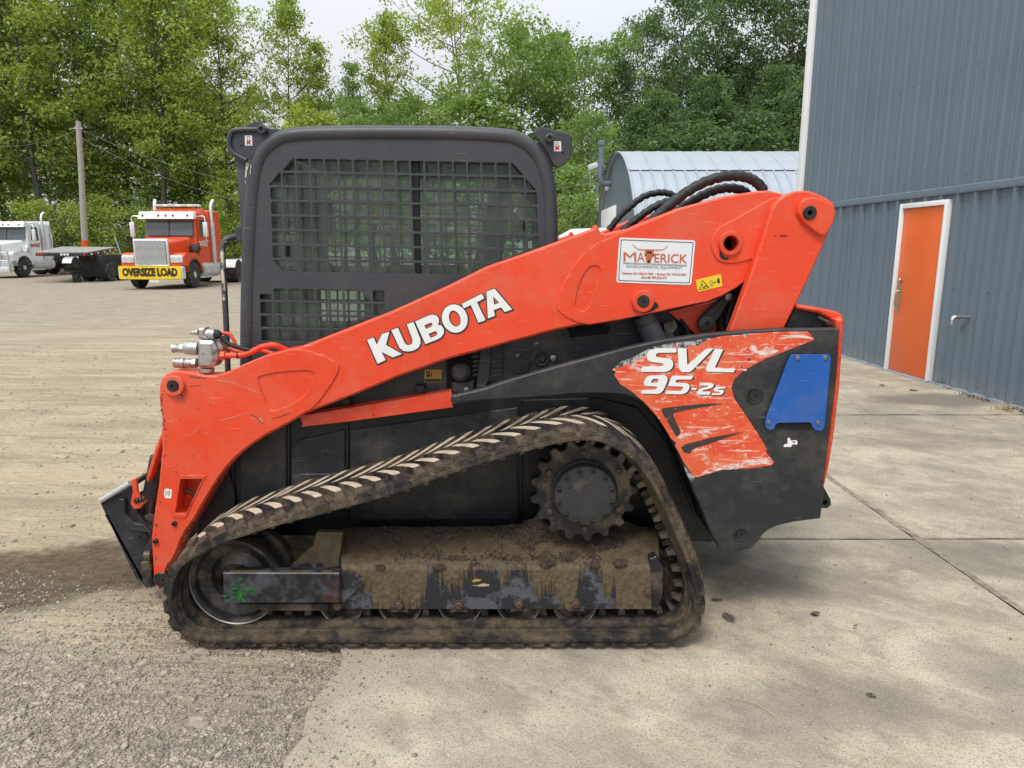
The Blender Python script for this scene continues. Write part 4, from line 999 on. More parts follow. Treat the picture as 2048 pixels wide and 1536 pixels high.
tree('tall_a', 458, 57, -25, 'leaf_yellow', 'tall tree at the right end of the wood, beside the sky gap', wide=0.95)
tree('maple', 470, 66, 190, 'leaf_mid', 'low round tree filling the gap left of the loader cab', wide=0.9)
# --- middle, separate crowns against the sky
tree('cone_a', 583, 58, -35, 'leaf_yellow', 'slender cone-shaped tree standing alone left of the sky gap', wide=0.85)
tree('cone_b', 652, 61, 72, 'leaf_yellow', 'airy pale tree just right of the slender cone-shaped tree', wide=0.9)
tree('cone_b', 716, 60, 112, 'leaf_mid', 'small thin tree between the two sky gaps', wide=0.8, rot=1.0)
tree('cone_a', 792, 60, 22, 'leaf_yellow', 'loose pale tree left of the big branching tree', wide=0.95)
tree('open_round', 925, 58, -30, 'leaf_yellow', 'big open-crowned tree with bare limbs showing above the cab', wide=1.0, bark='bark_pale', rot=0.6)
tree('maple', 1050, 52, 70, 'leaf_mid', 'dense rounded tree right of the big open-crowned tree', wide=0.85)
tree('cone_b', 1110, 56, 48, 'leaf_mid', 'wispy-topped tree over the right end of the cab', wide=1.1)
tree('maple', 1165, 50, 92, 'leaf_mid', 'leafy tree leaning towards the hut below the wispy tops', wide=0.9)
tree('maple', 850, 56, 205, 'leaf_mid', 'low bushy tree under the big open-crowned tree', wide=0.9)
tree('maple', 690, 66, 205, 'leaf_mid', 'low bushy tree showing just above the cab roof', wide=0.8)
tree('sapling', 640, 52, 215, 'leaf_yellow', 'young tree peeping over the left part of the cab roof', wide=1.3)
tree('sapling', 960, 50, 190, 'leaf_mid', 'young tree peeping over the middle of the cab roof', wide=1.5)
tree('maple', 760, 52, 215, 'leaf_mid', 'bushy tree behind the cab roof, second of the low ones', wide=0.8)
# --- right, dark tall trees behind the hut
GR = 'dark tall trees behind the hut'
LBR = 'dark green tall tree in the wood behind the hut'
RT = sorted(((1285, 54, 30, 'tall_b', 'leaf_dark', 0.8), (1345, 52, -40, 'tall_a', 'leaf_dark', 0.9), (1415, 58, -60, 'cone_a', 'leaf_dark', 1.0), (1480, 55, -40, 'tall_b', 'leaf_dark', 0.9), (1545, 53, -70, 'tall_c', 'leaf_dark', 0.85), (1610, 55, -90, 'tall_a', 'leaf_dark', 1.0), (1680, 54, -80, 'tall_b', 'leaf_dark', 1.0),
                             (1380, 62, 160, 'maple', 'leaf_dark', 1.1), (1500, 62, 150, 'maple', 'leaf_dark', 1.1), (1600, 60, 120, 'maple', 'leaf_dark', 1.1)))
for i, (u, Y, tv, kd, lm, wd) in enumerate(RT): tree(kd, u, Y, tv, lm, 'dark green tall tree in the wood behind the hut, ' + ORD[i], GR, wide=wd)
tree('tall_a', 1232, 50, 118, 'leaf_dark', 'narrow dark tree at the left end of the wood behind the hut', wide=0.75)
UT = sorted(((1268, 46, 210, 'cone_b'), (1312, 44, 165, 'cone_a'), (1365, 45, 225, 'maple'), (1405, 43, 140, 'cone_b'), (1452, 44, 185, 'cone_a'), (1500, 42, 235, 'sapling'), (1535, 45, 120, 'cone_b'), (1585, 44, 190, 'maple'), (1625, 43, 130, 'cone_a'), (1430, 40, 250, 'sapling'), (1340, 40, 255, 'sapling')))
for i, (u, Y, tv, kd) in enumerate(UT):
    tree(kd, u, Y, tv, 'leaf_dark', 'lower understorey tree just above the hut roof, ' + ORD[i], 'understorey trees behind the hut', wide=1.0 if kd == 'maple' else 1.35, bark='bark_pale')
tree('maple', 1170, 40, 240, 'leaf_mid', 'bright bushy tree between the cab and the hut', wide=0.75)
tree('sapling', 1135, 36, 330, 'leaf_mid', 'small leafy tree beside the right end of the cab', wide=1.2)
tree('bush', 1165, 34, 405, 'leaf_mid', 'leafy bush in front of the hut corner, low by the cab', 'bush', name='bush', cat='bush')
# --- undergrowth along the wood edge
GU = 'bushes along the wood edge behind the trucks'
rg = random.Random(21)
for i, (u, Y, tv) in enumerate(sorted(((-25, 55, 380), (28, 58, 330), (78, 54, 400), (112, 51, 415), (158, 57, 345), (205, 53, 390), (240, 58, 310), (262, 52, 425), (318, 57, 365), (392, 58, 320), (440, 54, 395), (470, 56, 345)))):
    tree('bush' if i in (3, 7) else 'sapling', u, Y, tv, 'leaf_yellow' if i % 4 else 'leaf_mid', 'low leafy growth at the foot of the wood behind the trucks, ' + ORD[i], GU, name='bush', wide=1.0 if i in (3, 7) else 1.15, cat='bush')
# the deep wood behind: nobody could count it
def deep_wood(n, seed):
    rg = np.random.default_rng(seed); u = np.concatenate([rg.uniform(-250, 520, int(n * .50)), rg.uniform(1215, 1800, int(n * .34)), rg.uniform(520, 1215, n - int(n * .50) - int(n * .34))]); Y = rg.uniform(78, 92, n)
    zmax = np.where(u < 520, 17.0, np.where(u > 1215, 17.0, 9.0)); x = (u - 1024) / F * Y
    zmax = zmax * np.array([0.95 + 0.75 * mnoise.noise(Vector((a * 0.16, 7.0, 0))) for a in x]); z = rg.random(n) ** 1.7 * zmax
    nz = np.array([mnoise.noise(Vector((a * 0.22, b * 0.28, 1.0))) for a, b in zip(x, z)])
    keep = nz > -0.12; x, Y, z = x[keep], Y[keep], z[keep]; n = len(x)
    C = np.stack([x, Y, z], 1); nrm = rg.normal(0, 1, (n, 3)) + np.array([0, -0.4, 0.6]); nrm /= np.linalg.norm(nrm, axis=1)[:, None]
    a = rg.normal(0, 1, (n, 3)); a -= nrm * (a * nrm).sum(1)[:, None]; a /= np.linalg.norm(a, axis=1)[:, None]; b = np.cross(nrm, a); s = rg.uniform(0.16, 0.40, n)[:, None]
    LV = np.stack([C - a * s, C - b * s * .55, C + a * s, C + b * s * .55], 1).reshape(-1, 3); return LV, np.arange(n * 4).reshape(-1, 4), np.repeat(np.clip(rg.normal(.4, .25, n), 0, 1), 4)
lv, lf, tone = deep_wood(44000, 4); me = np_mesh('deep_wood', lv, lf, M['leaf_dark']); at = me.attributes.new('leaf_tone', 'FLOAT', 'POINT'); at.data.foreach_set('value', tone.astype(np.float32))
o = bpy.data.objects.new('deep_wood', me); COL.objects.link(o); tag(o, 'shaded mass of the deeper wood behind the edge trees', 'wood', kind='stuff')
# ================================================================== TRUCKS
def wheel(root, x, y, r, w, out, dual=False):
    """road wheel on an axle parallel to x; out = +1 / -1 side that faces outwards"""
    xo = x + out * w / 2; xi = x - out * w / 2
    pr = [(r * 0.60, xi), (r * 0.93, xi), (r, xi + out * w * 0.12), (r, xo - out * w * 0.12), (r * 0.95, xo), (r * 0.60, xo)]
    t_ = lathe('tyre', y, r, pr, M['tyre'], root, 28, axis='x')
    d = xo - out * 0.10 if dual else xo - out * 0.04
    rim = lathe('rim', y, r, [(r * 0.60, xo - out * .01), (r * 0.52, d), (r * 0.28, d - out * .02), (r * 0.24, d + out * 0.05), (r * 0.10, d + out * .07)], M['alu'], root, 24, axis='x')
    for k in range(8):
        a = k * math.pi / 4; 
        lathe('wheel_nut', y + math.cos(a) * r * .38, r + math.sin(a) * r * .38, [(0.022, d - out * .02), (0.022, d + out * .03)], M['chrome'], rim, 6, axis='x', loc=(0, 0, 0))
def make_truck(name, label, loc, rotz, body, grille_m, bull=False, sleeper=True, rear=True):
    T = thing(name, label, 'truck', loc, rotz)
    box('chassis', -0.45, 0.45, -0.5, 7.2, 0.62, 0.92, M['t_black'], T, 0.03)
    box('axle', -0.95, 0.95, -0.1, 0.1, 0.42, 0.60, M['t_black'], T, 0.03)
    # hood with tapered sides
    hexa('hood', [(-0.66, -0.98, 0.95), (0.66, -0.98, 0.95), (1.0, 0.70, 0.98), (-1.0, 0.70, 0.98), (-0.66, -0.98, 1.93), (0.66, -0.98, 1.93), (0.98, 0.70, 2.12), (-0.98, 0.70, 2.12)], body, T, 0.16, 4)
    gr = box('grille_frame', -0.69, 0.69, -1.10, -0.99, 0.93, 2.00, M['chrome'], T, 0.05, 3)
    box('grille_opening', -0.61, 0.61, -1.115, -1.10, 1.00, 1.90, M['t_black'], gr)
    bm = bmesh.new()
    for k in range(20):
        z = 1.02 + k * 0.0445; bmesh.ops.create_cube(bm, size=1.0, matrix=Matrix.Translation((0, -1.125, z)) @ Matrix.Diagonal((1.2, 0.02, 0.026, 1)))
    bm_obj('grille_slats', bm, grille_m, gr)
    box('bumper', -1.28, 1.28, -1.30, -0.98, 0.40, 0.92, M['chrome'], T, 0.07, 3)
    for s in (-1, 1):
        arc = [(0.62 * math.cos(a), 0.52 + 0.62 * math.sin(a)) for a in np.linspace(0.25, math.pi - 0.25, 10)]
        prof = [(0.86, 0.72), (0.80, 1.05), (0.62, 1.30), (0.25, 1.44), (-0.55, 1.46), (-0.85, 1.42), (-0.98, 1.30), (-1.02, 0.95), (-0.70, 0.93)] + list(reversed(arc))
        fe = prism_x('fender', prof, s * 0.64, s * 1.24, body, T, 40)
        ao = [(0.70 * math.cos(a), 0.52 + 0.70 * math.sin(a)) for a in np.linspace(0.1, math.pi - 0.35, 12)]; ai = [(0.62 * math.cos(a), 0.52 + 0.62 * math.sin(a)) for a in np.linspace(0.1, math.pi - 0.35, 12)]
        prism_x('fender_flare', ao + list(reversed(ai)), s * 1.10, s * 1.27, M['t_black'], T)
        hl = box('headlight', s * 0.72, s * 1.20, -1.08, -0.99, 1.06, 1.36, M['t_white'], T, 0.05, 2)
        for q in (0.84, 1.06): lathe('headlight_lens', s * q, 1.21, [(0.10, -1.085), (0.095, -1.10), (0.03, -1.105)], M['lamp'], hl, 14, loc=(0, 0, 0))
        wheel(T, s * 1.07, 0.0, 0.55, 0.32, s)
        # stack, mirror, tank
        sy = 2.95 if sleeper else 2.8
        tube('exhaust_stack', [(s * 1.22, sy, 1.0), (s * 1.22, sy, 3.25), (s * 1.22, sy + 0.02, 3.45), (s * 1.24, sy + 0.10, 3.62), (s * 1.27, sy + 0.22, 3.72)], 0.07, M['chrome'], T, 12)
        tube('heat_shield', [(s * 1.22, sy, 1.15), (s * 1.22, sy, 2.75)], 0.105, M['alu'], T, 14)
        tube('mirror_arm', [(s * 1.12, 1.55, 2.95), (s * 1.45, 1.45, 2.97), (s * 1.52, 1.42, 2.9), (s * 1.52, 1.42, 1.95), (s * 1.15, 1.5, 1.9)], 0.02, M['chrome'], T, 8)
        box('mirror', s * 1.42, s * 1.62, 1.36, 1.46, 2.10, 2.72, M['chrome'], T, 0.03)
        tube('fuel_tank', [(s * 0.98, 1.55, 0.72), (s * 0.98, 3.55, 0.72)], 0.33, M['alu'], T, 20)
        for q in (1.95, 2.75, 3.3): tube('tank_strap', [(s * 0.98, q, 0.72), (s * 0.98, q + 0.06, 0.72)], 0.342, M['chrome'], T, 20)
        box('cab_step', s * 0.8, s * 1.26, 1.25, 2.6, 0.38, 0.46, M['alu'], T, 0.015)
        lathe('air_cleaner', s * 1.10, 1.62, [(0.05, 1.02), (0.16, 1.04), (0.20, 1.10), (0.20, 1.30), (0.12, 1.34)], M['chrome' if bull else 't_black'], T, 18)
    # cab
    cab = hexa('cab', [(-1.10, 1.36, 0.95), (1.10, 1.36, 0.95), (1.13, 2.80, 0.95), (-1.13, 2.80, 0.95), (-1.05, 1.62, 3.12), (1.05, 1.62, 3.12), (1.06, 2.80, 3.18), (-1.06, 2.80, 3.18)], body, T, 0.06, 3)
    hexa('windshield', [(-0.98, 1.365, 2.16), (0.98, 1.365, 2.16), (0.98, 1.44, 2.16), (-0.98, 1.44, 2.16), (-0.96, 1.505, 2.86), (0.96, 1.505, 2.86), (0.96, 1.58, 2.86), (-0.96, 1.58, 2.86)], M['truck_glass'], cab, loc=(0, 0, 0))
    hexa('windshield_post', [(-0.02, 1.35, 2.16), (0.02, 1.35, 2.16), (0.02, 1.4, 2.16), (-0.02, 1.4, 2.16), (-0.02, 1.49, 2.86), (0.02, 1.49, 2.86), (0.02, 1.53, 2.86), (-0.02, 1.53, 2.86)], M['t_black'], cab, loc=(0, 0, 0))
    hexa('sun_visor', [(-1.16, 1.14, 2.83), (1.16, 1.14, 2.83), (1.14, 1.52, 2.86), (-1.14, 1.52, 2.86), (-1.12, 1.26, 3.14), (1.12, 1.26, 3.14), (1.10, 1.62, 3.16), (-1.10, 1.62, 3.16)], M['t_white'], T, 0.03)
    for q in (-0.95, -0.3, 0.0, 0.3, 0.9): box('visor_clip', q - .03, q + .03, 1.17, 1.22, 2.93, 3.02, M['t_black'], T)
    for s in (-1, 1):
        dd = hexa('cab_door', [(s * 1.115, 1.55, 1.0), (s * 1.125, 1.55, 1.0), (s * 1.15, 2.62, 1.0), (s * 1.14, 2.62, 1.0), (s * 1.07, 1.75, 2.95), (s * 1.085, 1.75, 2.95), (s * 1.095, 2.62, 2.98), (s * 1.08, 2.62, 2.98)], body, T)
        hexa('side_window', [(s * 1.10, 1.78, 2.12), (s * 1.125, 1.78, 2.12), (s * 1.135, 2.48, 2.10), (s * 1.11, 2.48, 2.10), (s * 1.08, 1.90, 2.85), (s * 1.098, 1.90, 2.85), (s * 1.105, 2.48, 2.85), (s * 1.09, 2.48, 2.85)], M['truck_glass'], dd, loc=(0, 0, 0))
        box('door_handle', s * 1.14, s * 1.17, 2.42, 2.56, 1.92, 1.98, M['chrome'], dd, 0.005, loc=(0, 0, 0))
    ink = M['t_white'] if body is M['t_orange'] else M['ink_red']
    text_3d('door_lettering', 'MAVERICK', (1.145, 1.66, 1.72), (0.008, 0.86, 0), (-0.010, 0, 0.20), ink, T, 0.02)
    if sleeper:
        hexa('sleeper', [(-1.16, 2.82, 0.95), (1.16, 2.82, 0.95), (1.16, 4.25, 0.95), (-1.16, 4.25, 0.95), (-1.12, 2.82, 3.28), (1.12, 2.82, 3.28), (1.12, 4.20, 3.30), (-1.12, 4.20, 3.30)], body, T, 0.09, 3)
        hexa('roof_cap', [(-1.0, 1.9, 3.14), (1.0, 1.9, 3.14), (1.05, 2.84, 3.16), (-1.05, 2.84, 3.16), (-0.85, 2.3, 3.30), (0.85, 2.3, 3.30), (0.95, 2.84, 3.36), (-0.95, 2.84, 3.36)], body, T, 0.05)
        lb = box('light_bar', -0.95, 1.0, 2.25, 2.45, 3.40, 3.50, M['t_white'], T, 0.02)
        for q in (-0.7, -0.2, 0.35, 0.8): box('beacon', q - .14, q + .14, 2.22, 2.26, 3.41, 3.49, M['lamp'], lb, 0.01, loc=(0, 0, 0))
    else:
        box('cab_extender', -1.10, 1.10, 2.82, 3.7, 0.95, 3.10, body, T, 0.08, 3)
        tube('grab_rail', [(1.12, 3.55, 1.5), (1.24, 3.6, 1.55), (1.24, 3.6, 2.5), (1.12, 3.55, 2.6)], 0.025, M['t_white'], T, 8)
        box('headache_rack', -1.1, 1.1, 3.75, 3.85, 1.0, 3.25, M['alu'], T, 0.02)
    for q in (-0.8, -0.4, 0.0, 0.4, 0.8): lathe('marker_light', q, 1.72, [(0.05, 3.13), (0.05, 3.20), (0.02, 3.22)], M['amber'], T, 10, axis='z')
    if rear:
        for y in (5.2, 6.5):
            for s in (-1, 1): wheel(T, s * 0.98, y, 0.50, 0.55, s, True)
            for s in (-1, 1):
                ao = [(y + 0.62 * math.cos(a), 0.5 + 0.62 * math.sin(a)) for a in np.linspace(0.35, math.pi - 0.35, 10)]; ai = [(y + 0.59 * math.cos(a), 0.5 + 0.59 * math.sin(a)) for a in np.linspace(0.35, math.pi - 0.35, 10)]
                prism_x('mudguard', ao + list(reversed(ai)), s * 0.70, s * 1.27, M['alu'], T, 30)
        box('axle', -0.9, 0.9, 5.1, 6.6, 0.40, 0.62, M['t_black'], T, 0.03)
        prism_x('fifth_wheel', [(5.2, 1.0), (6.6, 0.95), (6.6, 1.05), (5.9, 1.18), (5.2, 1.15)], -0.5, 0.5, M['t_black'], T)
        for k, q in enumerate((-0.4, 0.0, 0.4)): tube('air_line', smooth_open([(q, 4.25, 1.6), (q + .05, 4.6, 1.15), (q, 5.0, 1.2)], 5), 0.025, M['hose'], T, 6)
    if bull:
        for s in (-1, 1):
            tube('guard_post', [(s * 0.62, -1.42, 0.35), (s * 0.62, -1.45, 1.95)], 0.055, M['alu'], T, 10)
            tube('guard_post', [(s * 1.22, -1.36, 0.45), (s * 1.22, -1.36, 1.45)], 0.055, M['alu'], T, 10)
        for z in (0.55, 0.95, 1.40): tube('guard_bar', [(-1.24, -1.38, z), (1.24, -1.38, z)], 0.05, M['alu'], T, 10)
        for z in (1.68, 1.93): tube('guard_bar', [(-0.62, -1.45, z), (0.62, -1.45, z)], 0.05, M['alu'], T, 10)
        box('guard_plate', -1.26, 1.26, -1.46, -1.38, 0.30, 0.62, M['chrome'], T, 0.03)
    box('licence_plate', -0.05, 0.30, -1.315, -1.305, 0.30, 0.46, M['t_white'], T)
    fwd = ('cab', 'sun_visor', 'visor_clip', 'cab_door', 'sleeper', 'roof_cap', 'light_bar', 'exhaust_stack', 'heat_shield', 'mirror', 'mirror_arm', 'fuel_tank', 'tank_strap', 'cab_step', 'air_cleaner', 'cab_extender', 'grab_rail', 'headache_rack', 'marker_light', 'door_lettering', 'air_line')
    for ch in T.children:
        if ch.name.split('.')[0] in fwd: ch.location.y -= 0.68
    return T
ow = G(312, 577)
orange_truck = make_truck('semi_truck', 'orange semi truck with white sun visor and chrome grille', (P(330, 540, 29.6).x, 29.6, 0.0), R(2.0), M['t_orange'], M['chrome'])
ot = orange_truck
ww = G(20, 553)
make_truck('semi_truck', 'white semi truck with a tube bull bar at the left edge', (P(6, 540, 40.5).x, 40.5, 0.0), R(3.0), M['t_white'], M['t_black'], bull=True, sleeper=False)
# banner tied over the orange truck's bumper (built in the truck's frame, but a thing of its own)
bn = thing('oversize_load_banner', 'yellow OVERSIZE LOAD banner tied across the orange truck bumper', 'banner', tuple(ot.location), R(2.0))
V = []; nx_ = 40; nz_ = 8
for j in range(nz_ + 1):
    for i in range(nx_ + 1):
        a, b = i / nx_, j / nz_; x = -1.22 + 2.44 * a; z = 0.44 + 0.50 * b - 0.03 * math.sin(a * math.pi) * (1 - b)
        V.append((x, -1.335 + 0.012 * math.sin(a * 31 + b * 3) * (1 - abs(b - .5)), z))
mk('cloth', V, [(j * (nx_ + 1) + i, j * (nx_ + 1) + i + 1, (j + 1) * (nx_ + 1) + i + 1, (j + 1) * (nx_ + 1) + i) for j in range(nz_) for i in range(nx_)], M['banner'], bn, True)
text_3d('lettering', 'OVERSIZE LOAD', (-1.08, -1.352, 0.53), (2.16, 0, 0), (0, 0, 0.33), M['ink_black'], bn, 0.055)
for s in (-1, 1): tube('tie_strap', [(s * 1.2, -1.33, 0.9), (s * 1.3, -1.2, 1.0)], 0.01, M['t_black'], bn, 6)

# ------------------------------------------------------------------ flatbed trailer, tail towards us
A, Bc, Cc, D = P(71, 504, 34.0), P(176, 504, 34.0), P(233, 494, 41.0), P(124, 493, 41.0)
fb = thing('flatbed_trailer', 'black flatbed trailer with grey plank deck beside the white truck', 'trailer', ((A.x + Bc.x) / 2, 34.0, 0), world_parts=True)
def lerp4(a, b): return (A * (1 - a) + Bc * a) * (1 - b) + (D * (1 - a) + Cc * a) * b
nb = 8
for i in range(nb):
    a0, a1 = i / nb + 0.004, (i + 1) / nb - 0.004; q = [lerp4(a0, 0.002), lerp4(a1, 0.002), lerp4(a1, 0.998), lerp4(a0, 0.998)]
    hexa('deck_plank', [p - Vector((0, 0, .05)) for p in q] + q, M['deck'], fb)
dn = Vector((0, 0, -0.055))
hexa('deck_frame', [lerp4(0, 0) + Vector((0, -.02, -.19)), lerp4(1, 0) + Vector((0, -.02, -.19)), lerp4(1, 1) + Vector((0, 0, -.19)), lerp4(0, 1) + Vector((0, 0, -.19)), lerp4(0, 0) + dn + Vector((0, -.02, 0)), lerp4(1, 0) + dn + Vector((0, -.02, 0)), lerp4(1, 1) + dn, lerp4(0, 1) + dn], M['t_black'], fb)
for k in range(9):
    p = lerp4(1.003, 0.08 + k * 0.105) + Vector((0.01, 0, -0.12)); box('reflector', p.x, p.x + .02, p.y - .07, p.y + .07, p.z - .045, p.z + .045, M['redlens'] if k % 2 else M['t_white'], fb)
for a in (0.06, 0.12, 0.5, 0.56, 0.62, 0.94):
    p = lerp4(a, 0.0) + Vector((0, -0.03, -0.12)); box('tail_light', p.x - .05, p.x + .05, p.y - .03, p.y, p.z - .05, p.z + .05, M['redlens'] if a < .4 or a > .7 else M['t_white'], fb, 0.01)
c0 = lerp4(0.60, 0.35)
tbl, tbr = P(158, 530, 35.4).x, P(206, 530, 35.4).x
box('tool_box', tbl, tbr, 35.4, 38.0, 0.22, 1.32, M['t_black'], fb, 0.04)
for y in (36.0, 37.2):
    m = lerp4(0.5, (y - 34) / 7.0)
    for s in (-1, 1):
        m = Vector(((tbl + tbr) / 2, 0, 0))
        lathe('trailer_tyre', y, 0.46, [(0.26, m.x + s * 0.32), (0.44, m.x + s * 0.32), (0.46, m.x + s * 0.38), (0.46, m.x + s * .6), (0.44, m.x + s * .66), (0.26, m.x + s * .66)], M['tyre'], fb, 22, axis='x')
ra = P(150, 545, 34.5)
hexa('folded_ramp', [(ra.x - 0.5, 34.0, 0.42), (ra.x + 0.1, 34.0, 0.42), (ra.x + 0.35, 34.8, 0.62), (ra.x - 0.2, 34.8, 0.62), (ra.x - 0.5, 34.0, 0.48), (ra.x + 0.1, 34.0, 0.48), (ra.x + 0.35, 34.8, 0.68), (ra.x - 0.2, 34.8, 0.68)], M['t_black'], fb, 0.01)
box('ramp_leg', ra.x - 0.05, ra.x + 0.2, 34.3, 34.6, 0.0, 0.5, M['t_black'], fb, 0.02)
box('landing_gear', c0.x + 0.9, c0.x + 1.05, 36.6, 36.8, 0.0, 1.2, M['alu'], fb, 0.02)
box('cross_beam', m.x - 1.2, m.x + 1.3, 38.2, 38.5, 0.35, 0.75, M['t_black'], fb, 0.03)
tp = P(232, 470, 40)
tube('stake_pole', [P(246, 520, 40.5), P(229, 473, 40.5)], 0.035, M['wire'], fb, 8)
# ------------------------------------------------------------------ white van glimpsed behind the lift arm
vx = P(1165, 465, 19.5)
van = thing('white_van', 'white vehicle roof showing just above the red loader arm', 'van', (vx.x + 0.9, 19.5, 0))
zt = vx.z + 0.10
prof = [(-0.9, 0.45), (-0.92, 0.95), (-0.86, 1.25), (-0.62, zt - 0.14), (-0.45, zt - 0.02), (0.0, zt + 0.03), (0.45, zt - .02), (0.62, zt - .14), (0.86, 1.25), (0.92, 0.95), (0.9, 0.45)]
V = []; Xs = [(-1.55, 0.90), (-1.2, 0.985), (0.0, 1.0), (1.5, 1.0), (2.9, 0.99), (3.2, 0.93)]; n = len(prof)
for x, k in Xs: V += [(x, y * (0.9 + 0.1 * k), z * k if z > 1.2 else z) for y, z in prof]
Fc = [tuple(range(n)), tuple(reversed(range((len(Xs) - 1) * n, len(Xs) * n)))] + [(i * n + j, i * n + (j + 1) % n, (i + 1) * n + (j + 1) % n, (i + 1) * n + j) for i in range(len(Xs) - 1) for j in range(n)]
mk('body', V, Fc, M['t_white'], van, 35)
for x0 in (-1.3, 0.1, 1.6): hexa('side_window', [(x0, -0.885, 1.30), (x0 + 1.2, -0.885, 1.30), (x0 + 1.2, -0.80, 1.30), (x0, -0.80, 1.30), (x0 + .1, -0.69, zt - .28), (x0 + 1.2, -0.69, zt - .28), (x0 + 1.2, -0.60, zt - .28), (x0 + .1, -0.60, zt - .28)], M['truck_glass'], van)
hexa('rear_window', [(-1.58, -0.7, 1.3), (-1.58, 0.7, 1.3), (-1.5, 0.7, 1.3), (-1.5, -0.7, 1.3), (-1.52, -0.55, zt - .35), (-1.52, 0.55, zt - .35), (-1.42, 0.55, zt - .35), (-1.42, -0.55, zt - .35)], M['truck_glass'], van)
for x0 in (-0.9, 2.3):
    for s in (-1, 1): lathe('tyre', x0, 0.36, [(0.2, s * 0.72), (0.36, s * 0.72), (0.36, s * 0.93), (0.2, s * 0.93)], M['tyre'], van, 20)
# ================================================================== COMPACT TRACK LOADER
YT, TW = 2.58, 0.45                       # near track: outer edge and width
YF, YP, YK, YA, YCAB, YCH = 2.675, 2.78, 2.86, 2.92, 3.10, 3.07
YMID = 3.56                               # machine centre line
xm = P(866, 1300, YMID).x
LD = thing('compact_track_loader', 'red and black compact track loader with muddy rubber tracks', 'track loader', (xm, YMID, 0), world_parts=True)
def mir(y): return 2 * YMID - y

# ---------------------------------------------------------------- rubber track
path_px = [(440, 1290), (400, 1287), (370, 1278), (344, 1252), (331, 1216), (332, 1178), (344, 1140), (367, 1114), (403, 1093), (444, 1074), (531, 1045), (620, 1021), (700, 1000), (780, 977), (900, 935), (1007, 902), (1079, 882), (1130, 871), (1170, 868),
           (1210, 873), (1244, 889), (1278, 915), (1312, 957), (1347, 1027), (1376, 1095), (1399, 1160), (1406, 1210), (1394, 1254), (1362, 1281), (1319, 1288), (1200, 1289), (1000, 1290), (800, 1290), (600, 1290)]
base = smooth_closed(XZ(path_px, YT), 10)
bp = [Vector(q) for q in base]; L_ = [0.0]
for a, b in zip(bp, bp[1:] + bp[:1]): L_.append(L_[-1] + (b - a).length)
LOOP = L_[-1]
arr = np.array([(q.x, q.y) for q in bp] + [(bp[0].x, bp[0].y)]); Ls = np.array(L_)
def belt(s, w, n, y0=YT):
    s = s % LOOP; x = np.interp(s, Ls, arr[:, 0]); z = np.interp(s, Ls, arr[:, 1])
    e = 0.02; xa, za = np.interp((s - e) % LOOP, Ls, arr[:, 0]), np.interp((s - e) % LOOP, Ls, arr[:, 1]); xb, zb = np.interp((s + e) % LOOP, Ls, arr[:, 0]), np.interp((s + e) % LOOP, Ls, arr[:, 1])
    t_ = Vector((xb - xa, zb - za)).normalized(); nr = Vector((-t_.y, t_.x))           # path runs clockwise seen from the camera: outward is on its left
    return Vector((x + nr.x * n, y0 + w, z + nr.y * n))
NS = 220
sect = [(0.000, -0.012), (0.010, 0.0), (0.10, 0.001), (0.225, 0.002), (0.35, 0.001), (TW - 0.010, 0.0), (TW, -0.012), (TW, -0.024), (TW - 0.012, -0.034), (0.34, -0.036), (0.335, -0.046), (0.30, -0.046), (0.295, -0.036), (0.155, -0.036), (0.150, -0.046), (0.108, -0.046), (0.100, -0.036), (0.068, -0.034), (0.064, -0.038), (0.052, -0.038), (0.048, -0.033), (0.030, -0.033), (0.012, -0.030), (0.0, -0.024)]
def belt_geo(y0):
    V = []; k = len(sect)
    for i in range(NS):
        s = LOOP * i / NS
        for w, n in sect:
            j = 0.0022 * mnoise.noise(Vector((s * 14, w * 9, n * 40))); V.append(belt(s, w, n + j, y0))
    Fc = [(i * k + j, ((i + 1) % NS) * k + j, ((i + 1) % NS) * k + (j + 1) % k, i * k + (j + 1) % k) for i in range(NS) for j in range(k)]
    return V, Fc
V, Fc = belt_geo(YT)
bm = bmesh.new(); vs = [bm.verts.new(v) for v in V]
for f in Fc: bm.faces.new([vs[i] for i in f])
track = bm_obj('rubber_track', bm, M['track'], LD, 50)
NLUG = int(round(LOOP / 0.084)); LP = LOOP / NLUG
def lug_geo(s0, near, y0, rg):
    a, b = (((0.010, 0.212), (0.112, 0.078)) if near else ((0.010, 0.238), (0.112, 0.372)))
    hw = 0.0205; hn = 0.026 * rg.uniform(0.80, 1.08); V = []
    m = 4
    for i in range(m + 1):
        q = i / m; sx_ = a[0] + (b[0] - a[0]) * q + 0.010 * math.sin(q * math.pi); w = a[1] + (b[1] - a[1]) * q
        e = 0.88 if 0 < i < m else 0.70
        k1 = rg.uniform(-.002, .002); k2 = rg.uniform(-.002, .002)
        V += [belt(s0 + sx_ - hw * 1.25, w, -0.003, y0), belt(s0 + sx_ - hw * e + k1, w, hn, y0), belt(s0 + sx_ + hw * e + k2, w, hn, y0), belt(s0 + sx_ + hw * 1.25, w, -0.003, y0)]
    we = 0.004 if near else TW - 0.004                                   # low shoulder running out to the belt edge
    V += [belt(s0 + .135 - hw * 1.7, we, -0.004, y0), belt(s0 + .135 - hw * 1.1, we, .011, y0), belt(s0 + .135 + hw * 1.1, we, .011, y0), belt(s0 + .135 + hw * 1.7, we, -0.004, y0)]; m += 1
    Fc = []; idx = []
    for i in range(m):
        for j in range(3): Fc.append((4 * i + j, 4 * i + j + 1, 4 * i + j + 5, 4 * i + j + 4)); idx.append(1 if j == 1 and i < m - 1 else 0)
    Fc += [(0, 1, 2, 3), (4 * m + 3, 4 * m + 2, 4 * m + 1, 4 * m)]; idx += [0, 0]
    if not near: Fc = [tuple(reversed(f)) for f in Fc]
    return V, Fc, idx
rg = random.Random(5)
